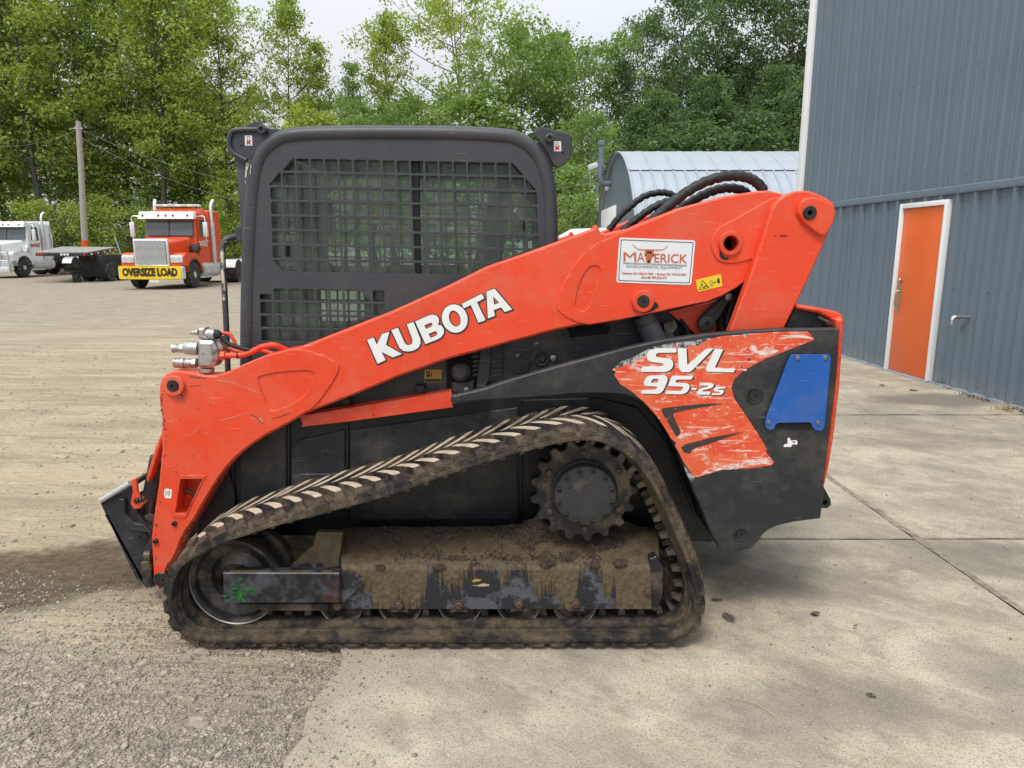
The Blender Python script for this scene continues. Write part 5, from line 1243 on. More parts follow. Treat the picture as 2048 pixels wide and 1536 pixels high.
for i in range(NLUG):
    for near in (True, False):
        V, Fc, idx = lug_geo(i * LP + (0.0 if near else LP * 0.5), near, YT, rg)
        mk('tread_lug', V, Fc, [M['track'], M['lugtop']], track, matidx=idx)
def guide_geo(s, y0, V, Fc, side=None):
    for w0, w1 in (((0.155, 0.195), (0.255, 0.295)) if side is None else (((0.155, 0.195), (0.255, 0.295))[side],)):
        b = len(V)
        for n, q in ((-0.036, 1.0), (-0.078, 0.55)):
            for ds, w in ((-0.017 * q, w0 + (1 - q) * .006), (0.017 * q, w0 + (1 - q) * .006), (0.017 * q, w1 - (1 - q) * .006), (-0.017 * q, w1 - (1 - q) * .006)): V.append(belt(s + ds, w, n, y0))
        Fc += [tuple(b + i for i in f) for f in ((4, 5, 6, 7), (0, 1, 5, 4), (1, 2, 6, 5), (2, 3, 7, 6), (3, 0, 4, 7))]
for i in range(NLUG):
    for side in (0, 1):
        V, Fc = [], []; guide_geo(i * LP + 0.02, YT, V, Fc, side); mk('guide_lug', V, Fc, M['guide'], track)
# far-side track: same belt, treads joined because nothing of it is told apart
y2 = mir(YT) - TW
V, Fc = belt_geo(y2); AV = list(V); AF = list(Fc)
for i in range(NLUG):
    for near in (True, False):
        v, f, _ = lug_geo(i * LP + (0.0 if near else LP * 0.5), near, y2, rg); b = len(AV); AV += v; AF += [tuple(q + b for q in x) for x in f]
    guide_geo(i * LP + 0.02, y2, AV, AF)
mk('rubber_track', AV, AF, M['track'], LD, 45)

# ---------------------------------------------------------------- undercarriage
def px_r(u, v, r, Y): return (P(u + r, v, Y) - P(u - r, v, Y)).length / 2
cI = P(469, 1165, YF); rI = px_r(469, 1165, 90, YF)
lathe('front_idler', cI.x, cI.z, [(rI * .30, YF + .02), (rI * .34, YF - .01), (rI * .40, YF + .02), (rI * .62, YF + .045), (rI * .86, YF + .03), (rI * .90, YF + .004), (rI * 1.0, YF), (rI * 1.0, YF + .055), (rI * .86, YF + .06), (rI * .86, YF + .14), (rI * 1.0, YF + .145), (rI * 1.0, YF + .20), (rI * .8, YF + .205)], M['steel_black'], LD, 48, 30)
lathe('idler_rim', cI.x, cI.z, [(rI * .975, YF + .002), (rI * 1.004, YF - .003), (rI * 1.006, YF + .02), (rI * .975, YF + .012)], M['steel'], LD, 48, 30, caps=False)
YF_ = YF; YF = YF + .09
cR = P(1293, 1165, YF + .05); rR = px_r(1293, 1165, 74, YF + .05)
lathe('rear_idler', cR.x, cR.z, [(rR * .3, YF + .06), (rR * .84, YF + .06), (rR * .9, YF + .04), (rR, YF + .04), (rR, YF + .09), (rR * .86, YF + .10), (rR * .86, YF + .16), (rR, YF + .17), (rR, YF + .22), (rR * .8, YF + .22)], M['mud'], LD, 40, 30); YF = YF_
YR = YF + .03; zr = P(800, 1249, YR).z
for u in (683, 800, 920, 1038, 1150):
    c = P(u, 1204, YR); r = 0.093; cz = zr + r + 0.002
    o = lathe('track_roller', c.x, cz, [(r * .25, YR + .012), (r * .30, YR - .006), (r * .42, YR + .014), (r * .78, YR + .016), (r * .84, YR + .002), (r, YR + .002), (r, YR + .05), (r * .72, YR + .06), (r * .72, YR + .15), (r, YR + .16), (r, YR + .21), (r * .8, YR + .21)], M['steel_black'], LD, 32, 30)
    lathe('roller_rim', c.x, cz, [(r * .95, YR + .0005), (r * 1.003, YR - .003), (r * 1.004, YR + .012), (r * .9, YR + .008)], M['steel'], o, 32, 30, caps=False)
# track frame: long box, sloped muddy top
def ring(u, vs, Ys): return [P(u, v, y) for v, y in zip(vs, Ys)]
fv = (1218, 1140, 1129, 1066, 1055); fy = (YF + .004, YF + .004, YF + .016, 2.86, 2.95)
V = []; us = list(np.linspace(682, 1318, 60))
for u in us:
    for v, y in zip(fv, fy): V.append(P(u, v, y))
    p = P(u, 1218, YF + .02); V.append((p.x, 2.95, p.z))
k = 6; Fc = [(i * k + j, (i + 1) * k + j, (i + 1) * k + (j + 1) % k, i * k + (j + 1) % k) for i in range(len(us) - 1) for j in range(k)] + [tuple(reversed(range(k))), tuple(range((len(us) - 1) * k, len(us) * k))]
bm = bmesh.new(); vs_ = [bm.verts.new(v) for v in V]
for f in Fc: bm.faces.new([vs_[i] for i in f])
tf = bm_obj('track_frame', bm, M['mudframe'], LD, 30)
slab('frame_end_plate', [(1300, 1118), (1313, 1112), (1327, 1135), (1325, 1195), (1313, 1222), (1304, 1222)], YF - .004, .05, M['steel_black'], LD)
# weld plate where the tensioner box meets the frame
slab('frame_gusset', zE([(1705, 835), (1770, 825), (1870, 885), (1870, 920), (1735, 1040), (1705, 1045)]), YF - .010, .02, M['mudframe'], LD, bev=.004)
tb = slab('tensioner_box', zE([(905, 838), (1702, 840), (1702, 1045), (912, 1048)]), YF - .035, .05, M['tbox'], LD, bev=.004)
hexa('tensioner_box_top', [P(446, 1144, YF - .03), P(679, 1145, YF - .03), P(679, 1136, YF + .07), P(452, 1136, YF + .07), P(446, 1143, YF - .03) + Vector((0, 0, .004)), P(679, 1144, YF - .03) + Vector((0, 0, .004)), P(679, 1135, YF + .07) + Vector((0, 0, .004)), P(452, 1135, YF + .07) + Vector((0, 0, .004))], M['mudframe'], LD)
slab('tensioner_slide', zE([(1020, 1052), (1630, 1052), (1625, 1100), (1180, 1100)]), YF - .015, .06, M['steel_black'], LD, bev=.003)
blob = [(462 + 22 * math.cos(a) * (1 + .35 * math.sin(3 * a + 1)) + 8, 1183 + 22 * math.sin(a) * (1 + .3 * math.cos(4 * a))) for a in np.linspace(0, 2 * math.pi, 36, False)]
rg = random.Random(31); gm = []
for k in range(34):
    x, y = rg.gauss(478, 15), rg.gauss(1186, 11); x += (1186 - y) * .6
    if not (448 < x < 520 and 1152 < y < 1205): continue
    rr_ = rg.uniform(2.5, 6.5); ph = rg.uniform(0, 6); gm.append([(x + rr_ * (1 + .5 * math.sin(3 * a + ph)) * math.cos(a), y + rr_ * .7 * (1 + .5 * math.cos(2 * a + ph)) * math.sin(a)) for a in np.linspace(0, 2 * math.pi, 14, False)])
V, Fc = [], []
for k, q in enumerate(gm):
    v, f = slab_geo(XZ(q, YF - .036), [], YF - .0362 - .00012 * k, .0004, 0); b = len(V); V += v; Fc += [tuple(i + b for i in z) for z in f]
tag(mk('green_paint_mark', V, Fc, M['green'], tb), kind='stuff')
yb = [zM([(1405, 745), (1440, 725), (1490, 735), (1470, 750), (1420, 755)]), zM([(1408, 782), (1460, 780), (1500, 765), (1552, 775), (1548, 788), (1480, 790)])]
print_flat('worn_sticker', [yb[0]], YF + .002, M['yellow_dull'], tf); print_flat('worn_sticker', [yb[1]], YF + .002, M['straw'], tf)
for u, v in ((677, 1211), (799, 1209), (918, 1209), (1038, 1208), (1151, 1207), (1296, 1182)):
    c = P(u, v, YF); r = px_r(u, v, 8.5, YF)
    bl = lathe('frame_bolt', c.x, c.z, [(r * 1.25, YF + .004), (r * 1.25, YF), (r, YF - .001), (r, YF - .014), (r * .75, YF - .017)], M['rust_bolt'], LD, 6, False)
    if u > 700 and u < 1200: slab('roller_clip', [(u - 17, v + 11), (u + 17, v + 11), (u + 16, v + 16), (u + 6, v + 14), (u - 6, v + 14), (u - 16, v + 16)], YF - .002, .02, M['rust_bolt'], LD, bev=0)
for u, v in ((947, 1124), (1000, 1100)):
    c = P(u, v, YF + .02); lathe('frame_bolt', c.x, c.z, [(.012, YF + .03), (.012, YF + .005), (.008, YF + .002)], M['rust_bolt'], LD, 6, False)
slab('frame_front_plate', zE([(1340, 815), (1520, 650), (1545, 560), (1720, 565), (1700, 800), (1520, 815)]), YF + .045, .03, M['mudframe'], LD)
# caked mud
def mud_sheet(name, u0, u1, f_lo, f_hi, nu, nv, amp, seed, heap=None):
    V = []
    for i in range(nu + 1):
        for j in range(nv + 1):
            u = u0 + (u1 - u0) * i / nu; q = f_lo + (f_hi - f_lo) * j / nv
            v = 1131 + (1058 - 1131) * q; y = YF + .014 + (2.90 - YF - .014) * q
            p = P(u, v, y); h = mnoise.fractal(Vector((p.x * 11 + seed, p.y * 11, 0)), 1.0, 2.1, 5) * amp + mnoise.noise(Vector((p.x * 75, p.y * 75, seed))) * .0070 + mnoise.noise(Vector((p.x * 150, p.y * 150, seed))) * .0035 + amp * .25 + .004
            if heap: h += heap[2] * math.exp(-((u - heap[0]) / heap[1]) ** 2 - ((q - .85) / .22) ** 2) * (0.75 + 0.6 * mnoise.noise(Vector((p.x * 22, p.y * 22, 4))))
            ed = min(1, 6 * min(i / nu, 1 - i / nu, j / nv + .02, 1.1 - j / nv)); V.append(p + Vector((0, -h * .4, h * ed + (ed - 1) * .012)))
    Fc = [(i * (nv + 1) + j, (i + 1) * (nv + 1) + j, (i + 1) * (nv + 1) + j + 1, i * (nv + 1) + j + 1) for i in range(nu) for j in range(nv)]
    return mk(name, V, Fc, M['mud'], tf, True)
mud_sheet('mud_cake', 690, 1295, 0.0, 1.08, 420, 52, 0.010, 2.0)
mud_sheet('mud_cake', 980, 1296, 0.30, 1.12, 220, 44, 0.030, 8.0, (1078, 34, 0.085))
# runs of mud drying down the front face
rg = random.Random(77); V = []; Fc = []; nu, nv = 520, 40; H_ = {}
def run_len(u): return 0.10 + 1.9 * max(0, mnoise.noise(Vector((u * .021, 1.7, 0))) + .03) + .55 * mnoise.noise(Vector((u * .13, 5, 0))) + .40 * mnoise.noise(Vector((u * .40, 9, 0)))
for i in range(nu + 1):
    u = 684 + (1312 - 684) * i / nu; L1 = run_len(u)
    if 1232 < u < 1305: L1 = 1.4
    for j in range(nv + 1):
        q = j / nv; v = 1128 + (1217 - 1128) * q; h = min(1, (L1 - q) * 6) * (.0042 + .003 * mnoise.noise(Vector((u * .12, v * .12, 3))) + .002 * mnoise.noise(Vector((u * .4, v * .4, 8))))
        y_ = YF + .004 if q > .12 else YF + .004 + (.12 - q) * .09; p = P(u, v, y_); V.append((p.x, p.y - max(h, -.002), p.z)); H_[(i, j)] = h
for i in range(nu):
    for j in range(nv):
        if max(H_[(i, j)], H_[(i + 1, j)], H_[(i, j + 1)], H_[(i + 1, j + 1)]) > 0: Fc.append((i * (nv + 1) + j, i * (nv + 1) + j + 1, (i + 1) * (nv + 1) + j + 1, (i + 1) * (nv + 1) + j))
used = sorted({k for f in Fc for k in f}); mp_ = {k: n for n, k in enumerate(used)}
tag(mk('mud_runs', [V[k] for k in used], [tuple(mp_[k] for k in f) for f in Fc], M['mudrun'], tf, True), kind='stuff')
# mud clods dripping over the front edge
for (u, v, w, h) in ((1093, 1118, 17, 30), (1190, 1128, 10, 16), (880, 1134, 12, 10), (1240, 1126, 14, 14), (760, 1134, 10, 8)):
    bm = bmesh.new(); c = P(u, v, YF - .002); bmesh.ops.create_icosphere(bm, subdivisions=3, radius=1.0)
    kx, kz = px_r(u, v, w, YF), px_r(u, v, h, YF) * .6
    for q in bm.verts:
        d = 1 + .35 * mnoise.noise(q.co * 2.3 + Vector((u, 0, 0))); q.co = Vector((q.co.x * kx * d, q.co.y * .014, q.co.z * kz * d)) + c
    bm_obj('mud_clod', bm, M['mud'], tf, True)
# sprocket
YS = 2.74; cS = P(1168, 982, YS); rS = px_r(1168, 982, 108, YS); nT = 17; sp_ = []
for i in range(nT):
    a0 = 2 * math.pi * i / nT
    for f, r in ((-0.5, .875), (-0.40, .87), (-0.27, .90), (-0.17, .985), (-0.08, 1.0), (0.08, 1.0), (0.17, .985), (0.27, .90), (0.40, .87)):
        a = a0 + f * 2 * math.pi / nT; sp_.append((cS.x + rS * r * math.cos(a), cS.z + rS * r * math.sin(a)))
spr = slab('drive_sprocket', sp_, YS, .05, M['steel_black'], LD, bev=.005, px=False)
mudr = [(cS.x + (x - cS.x) * 1.0, cS.z + (z - cS.z) * 1.0) for x, z in sp_]
slab('sprocket_mud', mudr, YS + .004, .034, M['mud'], spr, holes=[circ(cS.x, cS.z, rS * .80, 60)], bev=0, px=False)
rH = px_r(1176, 970, 62, YS - .06)
cH = P(1175, 972, YS - .06)
cH = Vector((cS.x, 0, cS.z))
lathe('motor_hub', cH.x, cH.z, [(rH * 1.10, YS), (rH * 1.10, YS - .012), (rH * 1.02, YS - .022), (rH * 1.02, YS - .052), (rH * .98, YS - .060), (rH * .90, YS - .062), (rH * .3, YS - .063)], M['hub'], LD, 48, 30)
for i in range(12):
    a = 2 * math.pi * (i + .5) / 12; x, z = cH.x + rH * .88 * math.cos(a), cH.z + rH * .88 * math.sin(a)
    lathe('hub_bolt', x, z, [(.0105, YS - .058), (.0105, YS - .068), (.006, YS - .070), (.005, YS - .064)], M['pin'], LD, 10, False)
for i in range(6):
    a = 2 * math.pi * i / 6 + .55; x, z = cH.x + rH * 1.32 * math.cos(a), cH.z + rH * 1.32 * math.sin(a)
    lathe('sprocket_bolt', x, z, [(.014, YS + .002), (.014, YS - .012), (.009, YS - .014)], M['rust_bolt'], spr, 6, False)
for u, v in ((1141, 974), (1162, 951), (1222, 974)):
    c = P(u, v, YS - .06); lathe('hub_plug', c.x, c.z, [(.006, YS - .060), (.006, YS - .066), (.003, YS - .067)], M['pin'], LD, 8, False)

# ---------------------------------------------------------------- chassis
ch = [(452, 770), (520, 735), (620, 700), (900, 640), (1110, 590), (1300, 560), (1560, 600), (1640, 660), (1640, 1000), (1560, 1040), (1420, 1085), (1330, 1078), (1180, 1072), (640, 1072), (560, 1072), (470, 1010), (452, 930)]
slab('chassis_tub', ch, YCH, mir(YCH) - YCH, M['blackdeep'], LD, bev=.006)
for u in (466, 577, 694, 1042):
    slab('chassis_rib', [(u - 3, 800), (u + 3, 800), (u + 3, 1045), (u - 3, 1045)], YCH - .010, .012, M['blackdeep'], LD, bev=.002)
slab('chassis_cover', [(480, 850), (572, 820), (572, 1000), (540, 1030), (480, 1030)], YCH - .016, .018, M['black'], LD, rad=.01)
slab('chassis_cover', [(582, 900), (600, 880), (690, 860), (690, 1010), (582, 1010)], YCH - .014, .016, M['black'], LD, rad=.01)
slab('chassis_cover', [(700, 860), (1036, 815), (1036, 1040), (700, 1040)], YCH - .010, .012, M['black'], LD, rad=.01)
slab('wheel_arch_liner', [(1045, 800), (1200, 796), (1275, 815), (1330, 880), (1400, 1060), (1325, 1060), (1220, 1060), (1045, 1060)], YCH - .012, .014, M['blackdeep'], LD, bev=.003)
slab('step_ledge', [(585, 955), (600, 948), (672, 948), (680, 965), (672, 978), (585, 978)], YCH - .05, .055, M['black'], LD, rad=.01)
for u, v in ((729, 869), (785, 866), (650, 905)):
    c = P(u, v, YCH - .012); lathe('cover_bolt', c.x, c.z, [(.008, YCH - .01), (.008, YCH - .02), (.004, YCH - .021)], M['pin'], LD, 8, False)
# front lower body and step behind the arm foot
slab('front_body', [(455, 940), (470, 985), (470, 1040), (420, 1080), (392, 1078), (398, 1040), (430, 985)], YCH - .02, mir(YCH) - YCH + .04, M['blackdeep'], LD, rad=.02)
# engine side panels seen under the arm
slab('engine_side_panel', [(690, 800), (800, 740), (930, 690), (1012, 665), (1160, 640), (1320, 620), (1400, 640), (1330, 690), (1200, 720), (1030, 760), (965, 790), (690, 808)], YCH - .024, .03, M['black'], LD, bev=.003)
slab('fuel_bay_recess', [(893, 715), (945, 700), (1000, 690), (1005, 775), (950, 785), (893, 785)], YCH - .027, .004, M['hole'], LD, bev=0)
for i in range(7):
    v = 694 + i * 9
    for u0, u1 in ((945, 958), (984, 1003)): slab('vent_slot', [(u0, v), (u1, v - 2), (u1, v + 3), (u0, v + 5)], YCH - .033, .008, M['black'], LD, bev=.001)
slab('vent_cover', [(978, 690), (1008, 684), (1006, 765), (985, 768), (976, 760)], YCH - .031, .003, M['blackdeep'], LD, bev=.001)
slab('support_strut', [(962, 695), (984, 688), (978, 760), (968, 778), (952, 778), (956, 740)], YCH - .045, .02, M['black'], LD)
cF = P(922, 744, YCH - .08)
o8 = [(cF.x + .043 * math.cos(a + .39), cF.z + .043 * math.sin(a + .39)) for a in np.arange(8) * math.pi / 4]
fc = slab('fuel_filler_cap', rnd(o8, .006), YCH - .095, .05, M['black'], LD, bev=.008, px=False)
slab('cap_grip', rnd([(cF.x + .030 * math.cos(a), cF.z + .030 * math.sin(a)) for a in np.arange(8) * math.pi / 4], .004), YCH - .103, .012, M['black'], fc, bev=.004, px=False)
slab('filler_bracket', [(903, 765), (948, 763), (946, 786), (906, 788)], YCH - .075, .05, M['black'], LD, bev=.004)
for u, v, m, r in ((934, 775, 'bolt', 5), (912, 779, 'pin', 4), (1073, 687, 'bolt', 5), (1035, 711, 'bolt', 4.5), (1126, 669, 'pin', 3)):
    c = P(u, v, YCH - .03); lathe('cover_bolt', c.x, c.z, [(px_r(u, v, r, YCH), YCH - .02), (px_r(u, v, r, YCH), YCH - .078 if u < 950 else YCH - .032), (.003, YCH - .080 if u < 950 else YCH - .036)], M[m], LD, 6, False)
st = slab('fuel_sticker', [(849, 739), (883, 739), (883, 765), (849, 765)], YCH - .0255, .0012, M['yellow_dull'], LD, bev=0)
print_flat('sticker_print', [[(853, 743), (860, 743), (860, 754), (853, 754)], [(862, 746), (864, 748), (864, 754), (862, 754)], [(850, 757.5), (882, 757.5), (882, 764), (850, 764)]], YCH - .0275, M['ink_black'], st, {0: [[(855, 745), (858, 745), (858, 749), (855, 749)]]})
print_flat('sticker_ring', [circ(874, 748, 5.5, 20)], YCH - .0275, M['ink_orange'], st, {0: [circ(874, 748, 3.8, 20)]})
# pivot lug
slab('pivot_bracket', [(1030, 745), (1036, 752), (1058, 745), (1066, 728), (1060, 715), (1066, 700), (1082, 697), (1100, 704), (1112, 716), (1110, 732), (1030, 755)], YCH - .055, .03, M['black'], LD, rad=.006)
c = P(1084, 717, YCH - .06); lathe('pivot_pin', c.x, c.z, [(.036, YCH - .05), (.036, YCH - .062), (.030, YCH - .066), (.022, YCH - .064), (.012, YCH - .074), (.004, YCH - .074)], M['pin'], LD, 24)
c = P(1106, 716, YCH - .06); lathe('pivot_bolt', c.x, c.z, [(.013, YCH - .05), (.013, YCH - .068), (.006, YCH - .07)], M['bolt'], LD, 10, False)
# red guard channel
slab('red_guard_channel', [(600, 834), (700, 817), (903, 784), (905, 792), (902, 800), (906, 815), (700, 843), (602, 854), (605, 848)], YCH - .085, .008, M['red_worn'], LD, bev=.002)
hexa('red_guard_lip', [P(600, 834, YCH - .085), P(903, 784, YCH - .085), P(903, 784, YCH - .085) + Vector((0, .06, .002)), P(600, 834, YCH - .085) + Vector((0, .06, .002))] + [q + Vector((0, 0, .004)) for q in (P(600, 834, YCH - .085), P(903, 784, YCH - .085), P(903, 784, YCH - .085) + Vector((0, .06, .002)), P(600, 834, YCH - .085) + Vector((0, .06, .002)))], M['red_worn'], LD)
slab('frame_rail', [(903, 789), (968, 779), (968, 801), (905, 809)], YCH - .09, .06, M['guard'], LD, bev=.004)
for u, v in ((690, 803), (840, 778)): slab('hose_clip', [(u - 10, v - 6), (u + 8, v - 8), (u + 12, v + 4), (u, v + 8), (u - 10, v + 4)], YCH - .06, .04, M['hose'], LD, rad=.006)
slab('perforated_screen', [(1135, 655), (1200, 645), (1222, 652), (1215, 668), (1140, 675)], YCH - .030, .004, M['hole'], LD, bev=0)

# ---------------------------------------------------------------- rear side panel
panel = [(905, 792), (968.5, 777), (1025, 758), (1120, 731), (1200, 710), (1260, 694), (1326, 680), (1414, 668), (1502, 661), (1561, 657.5), (1678, 656.6), (1679, 668), (1675, 737), (1663.5, 840), (1649, 957), (1641.5, 1037.5),
         (1615, 1041), (1590, 1044), (1555, 1052), (1537, 1060), (1526, 1070), (1516, 1084), (1503, 1097), (1482, 1103), (1455, 1103), (1437, 1095), (1424, 1074), (1405, 1027), (1382, 970), (1356, 907), (1326.5, 848.5), (1306, 822), (1282, 803), (1253, 791), (1224, 788), (1180, 787), (1151, 788), (1066, 795.6), (968.5, 801), (907, 806)]
sidep = slab('rear_side_panel', panel, YP, .045, M['black'], LD, bev=.006)
slab('rear_side_panel', [(u, v) for u, v in panel], mir(YP) - .045, .045, M['black'], LD, bev=.006) if False else None
V, Fc = slab_geo(XZ(panel, YP), [], mir(YP) - .045, .045, .006); mk('rear_side_panel', V, Fc, M['black'], LD)
# inner arch lip
lip = [(1180, 787), (1224, 788), (1253, 791), (1282, 803), (1306, 822), (1326.5, 848.5), (1356, 907), (1382, 970), (1424, 1074)]
a_, b_ = [P(u, v, YP + .04) for u, v in lip], [P(u, v, YP + .04) + Vector((0, .25, 0)) for u, v in lip]; n = len(lip)
mk('arch_lip', a_ + b_, [(i, i + 1, n + i + 1, n + i) for i in range(n - 1)], M['blackdeep'], LD, 40)
for u, v, r in ((1508, 791, 18), (1481, 1068, 15)):
    c = P(u, v, YP); rr = px_r(u, v, r, YP)
    rc = lathe('panel_plug', c.x, c.z, [(rr, YP + .004), (rr, YP - .003), (rr * .84, YP - .005), (rr * .62, YP - .001), (rr * .56, YP - .001), (rr * .52, YP - .007), (rr * .26, YP - .007), (rr * .22, YP + .001), (rr * .05, YP + .001)], M['pin'], sidep, 28)
# decal
dec = zD([(150, 405), (175, 420), (165, 445), (190, 480), (205, 505), (290, 560), (380, 640), (460, 730), (520, 820), (555, 880), (575, 895), (590, 905), (580, 925), (600, 960), (640, 1040), (665, 1075), (690, 1110), (720, 1145), (900, 1092), (1100, 1080), (1240, 1060), (1255, 1035), (1200, 970), (1207, 948), (1150, 850), (1050, 700), (985, 605), (965, 530), (985, 470), (1050, 412), (1200, 332), (1350, 275), (1532, 203), (1505, 165), (1485, 146), (1300, 148), (1080, 162), (1062, 190), (1040, 168), (900, 178), (850, 190), (800, 207), (740, 245), (690, 240), (640, 262), (590, 272), (588, 222), (560, 268), (480, 262), (430, 272), (412, 300), (385, 310), (330, 332), (300, 362), (250, 372), (215, 388)])
dc = print_flat('orange_decal', [dec], YP - .0010, M['decal'], sidep)
torn = zD([(165, 400), (215, 350), (300, 320), (380, 275), (440, 250), (560, 225), (700, 212), (790, 195), (850, 190), (740, 250), (600, 285), (480, 275), (415, 305), (330, 338), (290, 372), (200, 402)])
print_flat('torn_backing', [torn, zD([(1040, 165), (1085, 160), (1080, 178), (1060, 195)]), zD([(640, 1060), (690, 1120), (720, 1140), (690, 1180), (660, 1120)])], YP - .0006, M['torn'], sidep)
blk = [zG([(600, 960), (640, 935), (1100, 885), (1380, 880), (1050, 935), (800, 985), (755, 1000), (748, 1030), (800, 1150), (840, 1240), (790, 1300), (740, 1220), (620, 1020)]), zG([(845, 1440), (900, 1400), (1250, 1310), (1640, 1240), (1300, 1360), (1050, 1440), (985, 1470), (960, 1520), (880, 1500)])]
blk[0] = smooth_closed(blk[0], 2)
print_flat('decal_arrow', blk, YP - .0022, M['decal_dark'], sidep)
wht = [zG([(800, 1310), (905, 1245), (1180, 1205), (1560, 1158), (1250, 1230), (990, 1280), (850, 1332)]), zG([(1720, 170), (1750, 132), (1800, 135), (1830, 205), (1880, 200), (1930, 150), (2020, 135), (2040, 180), (2100, 200), (2040, 235), (1920, 262), (1830, 255), (1760, 235)]),
       zD([(735, 1138), (800, 1085), (980, 1045), (1210, 1012), (1255, 1040), (1060, 1072), (900, 1090)]), zD([(1290, 175), (1470, 170), (1530, 200), (1400, 185)]), zG([(770, 390), (900, 395), (1690, 440), (1680, 460), (1100, 420), (900, 408)])]
print_flat('scraped_patch', wht, YP - .0018, M['scrape'], sidep)
LET = {'S': [(540, 168), (785, 168), (790, 225), (560, 228), (525, 245), (522, 268), (545, 285), (680, 300), (735, 325), (748, 370), (735, 420), (690, 462), (640, 475), (325, 470), (350, 405), (600, 400), (625, 385), (615, 365), (470, 345), (415, 320), (405, 280), (415, 230), (450, 190)],
       'V': [(800, 168), (915, 170), (925, 385), (1150, 190), (1190, 172), (1262, 172), (1000, 440), (960, 475), (860, 475), (830, 450), (815, 400)], 'L': [(1278, 174), (1385, 185), (1285, 400), (1280, 425), (1540, 432), (1520, 478), (1185, 470), (1160, 445), (1168, 410)],
       '9': [(470, 515), (640, 515), (670, 540), (675, 580), (625, 700), (590, 740), (550, 755), (325, 750), (345, 705), (510, 700), (530, 690), (545, 660), (410, 655), (375, 640), (368, 610), (385, 560), (420, 525)],
       '5': [(730, 520), (1000, 525), (985, 570), (790, 570), (770, 610), (920, 615), (955, 640), (955, 680), (920, 735), (860, 760), (640, 755), (655, 715), (840, 715), (865, 700), (875, 665), (845, 660), (675, 655)], '-': [(985, 675), (1050, 680), (1040, 705), (975, 700)],
       '2': [(1095, 612), (1230, 612), (1262, 630), (1265, 655), (1235, 680), (1130, 705), (1110, 722), (1225, 725), (1215, 765), (1040, 762), (1055, 715), (1090, 690), (1190, 660), (1195, 648), (1085, 645)],
       's': [(1290, 660), (1420, 665), (1412, 685), (1310, 688), (1320, 700), (1390, 705), (1395, 730), (1370, 760), (1330, 768), (1230, 765), (1240, 745), (1335, 742), (1345, 730), (1270, 720), (1262, 690)]}
h9 = [(500, 560), (550, 560), (560, 575), (540, 612), (470, 614), (460, 600), (475, 575)]
for k, p in LET.items():
    hs_ = {0: [zG(rnd(h9, 8, 3))]} if k == '9' else None
    q = rnd(p, 22 if k in 'S952s' else 6, 3)
    print_flat('lettering_shadow', [zG([(x + 20, y + 10) for x, y in q])], YP - .0016, M['letter_edge'], sidep, {0: [zG([(x + 20, y + 10) for x, y in h9])]} if k == '9' else None)
    print_flat('lettering', [zG(q)], YP - .0032, M['white_chip'], sidep, hs_)
print_flat('torn_label', [zD([(1322, 935), (1325, 918), (1350, 912), (1348, 875), (1362, 872), (1372, 892), (1410, 888), (1418, 905), (1412, 920), (1385, 915), (1372, 935)])], YP - .0012, M['white'], sidep, {0: [zD([(1380, 898), (1400, 895), (1402, 905), (1382, 906)])]})
# blue plate
bpz = zD([(1365, 300), (1625, 300), (1635, 320), (1610, 600), (1590, 800), (1575, 820), (1540, 820), (1510, 800), (1505, 770), (1490, 762), (1280, 765), (1260, 775), (1250, 805), (1225, 815), (1195, 805), (1187, 770), (1195, 730), (1280, 510), (1340, 350)])
blue = slab('blue_cover_plate', rnd(XZ(bpz, YP), .012, 4), YP - .014, .006, M['blue'], LD, bev=.0015, px=False)
slab('plate_gasket', rnd(inset(ccw(XZ(zD([(1372, 305), (1620, 305), (1600, 600), (1570, 815), (1210, 812), (1200, 735), (1290, 510), (1345, 352)]), YP)), .004), .012), YP - .0075, .0085, M['hole'], LD, bev=0, px=False)
for x, y in ((1417, 325), (1605, 325), (1218, 765), (1555, 768)):
    u, v = zD([(x, y)])[0]; c = P(u, v, YP - .014); lathe('plate_bolt', c.x, c.z, [(.0095, YP - .013), (.0095, YP - .0155), (.0065, YP - .0165), (.0065, YP - .022), (.003, YP - .023)], M['bolt'], blue, 8, False)
# rear door, hood, tow eye
hd = [(1673, 640), (1684, 634), (1689, 640), (1688, 664), (1680, 780), (1668, 880), (1657, 945), (1649, 976), (1641, 985), (1655, 900), (1668, 780), (1677, 668)]
slab('rear_door', hd, YP + .012, mir(YP + .012) - YP - .012, M['red'], LD, bev=.010)
slab('rear_grille_post', [(1640, 940), (1649, 976), (1641, 1037), (1600, 1040), (1600, 940)], YP + .046, mir(YP + .046) - YP - .046, M['blackdeep'], LD)
hexa('hood_top', [P(1592, 640, 2.95), P(1677, 655, YP + .05), P(1677, 655, YP + .05) + Vector((0, 1.3, 0)), P(1592, 640, 2.95) + Vector((0, 1.1, 0)),
                  P(1592, 613, 3.0), P(1684, 634, YP + .07), P(1684, 634, YP + .07) + Vector((0, 1.35, 0)), P(1592, 613, 3.0) + Vector((0, 1.1, 0))], M['red'], LD, .012, 3)
slab('hood_bracket', zC([(1440, 1150), (1500, 1010), (1640, 1040), (1660, 1070), (1745, 1135), (1700, 1148)]), YP + .09, .03, M['blackdeep'], LD, bev=.003)
slab('hood_corner', [(1592, 609), (1636, 615), (1674, 623), (1686, 630), (1690, 642), (1688, 660), (1678, 656), (1676, 646), (1664, 640), (1640, 627), (1596, 618)], YP + .06, 1.40, M['red'], LD, bev=.008)
tube('hood_strut', [P(1636, 634, YP + .06), P(1672, 652, YP + .05)], .006, M['guard'], LD, 8)
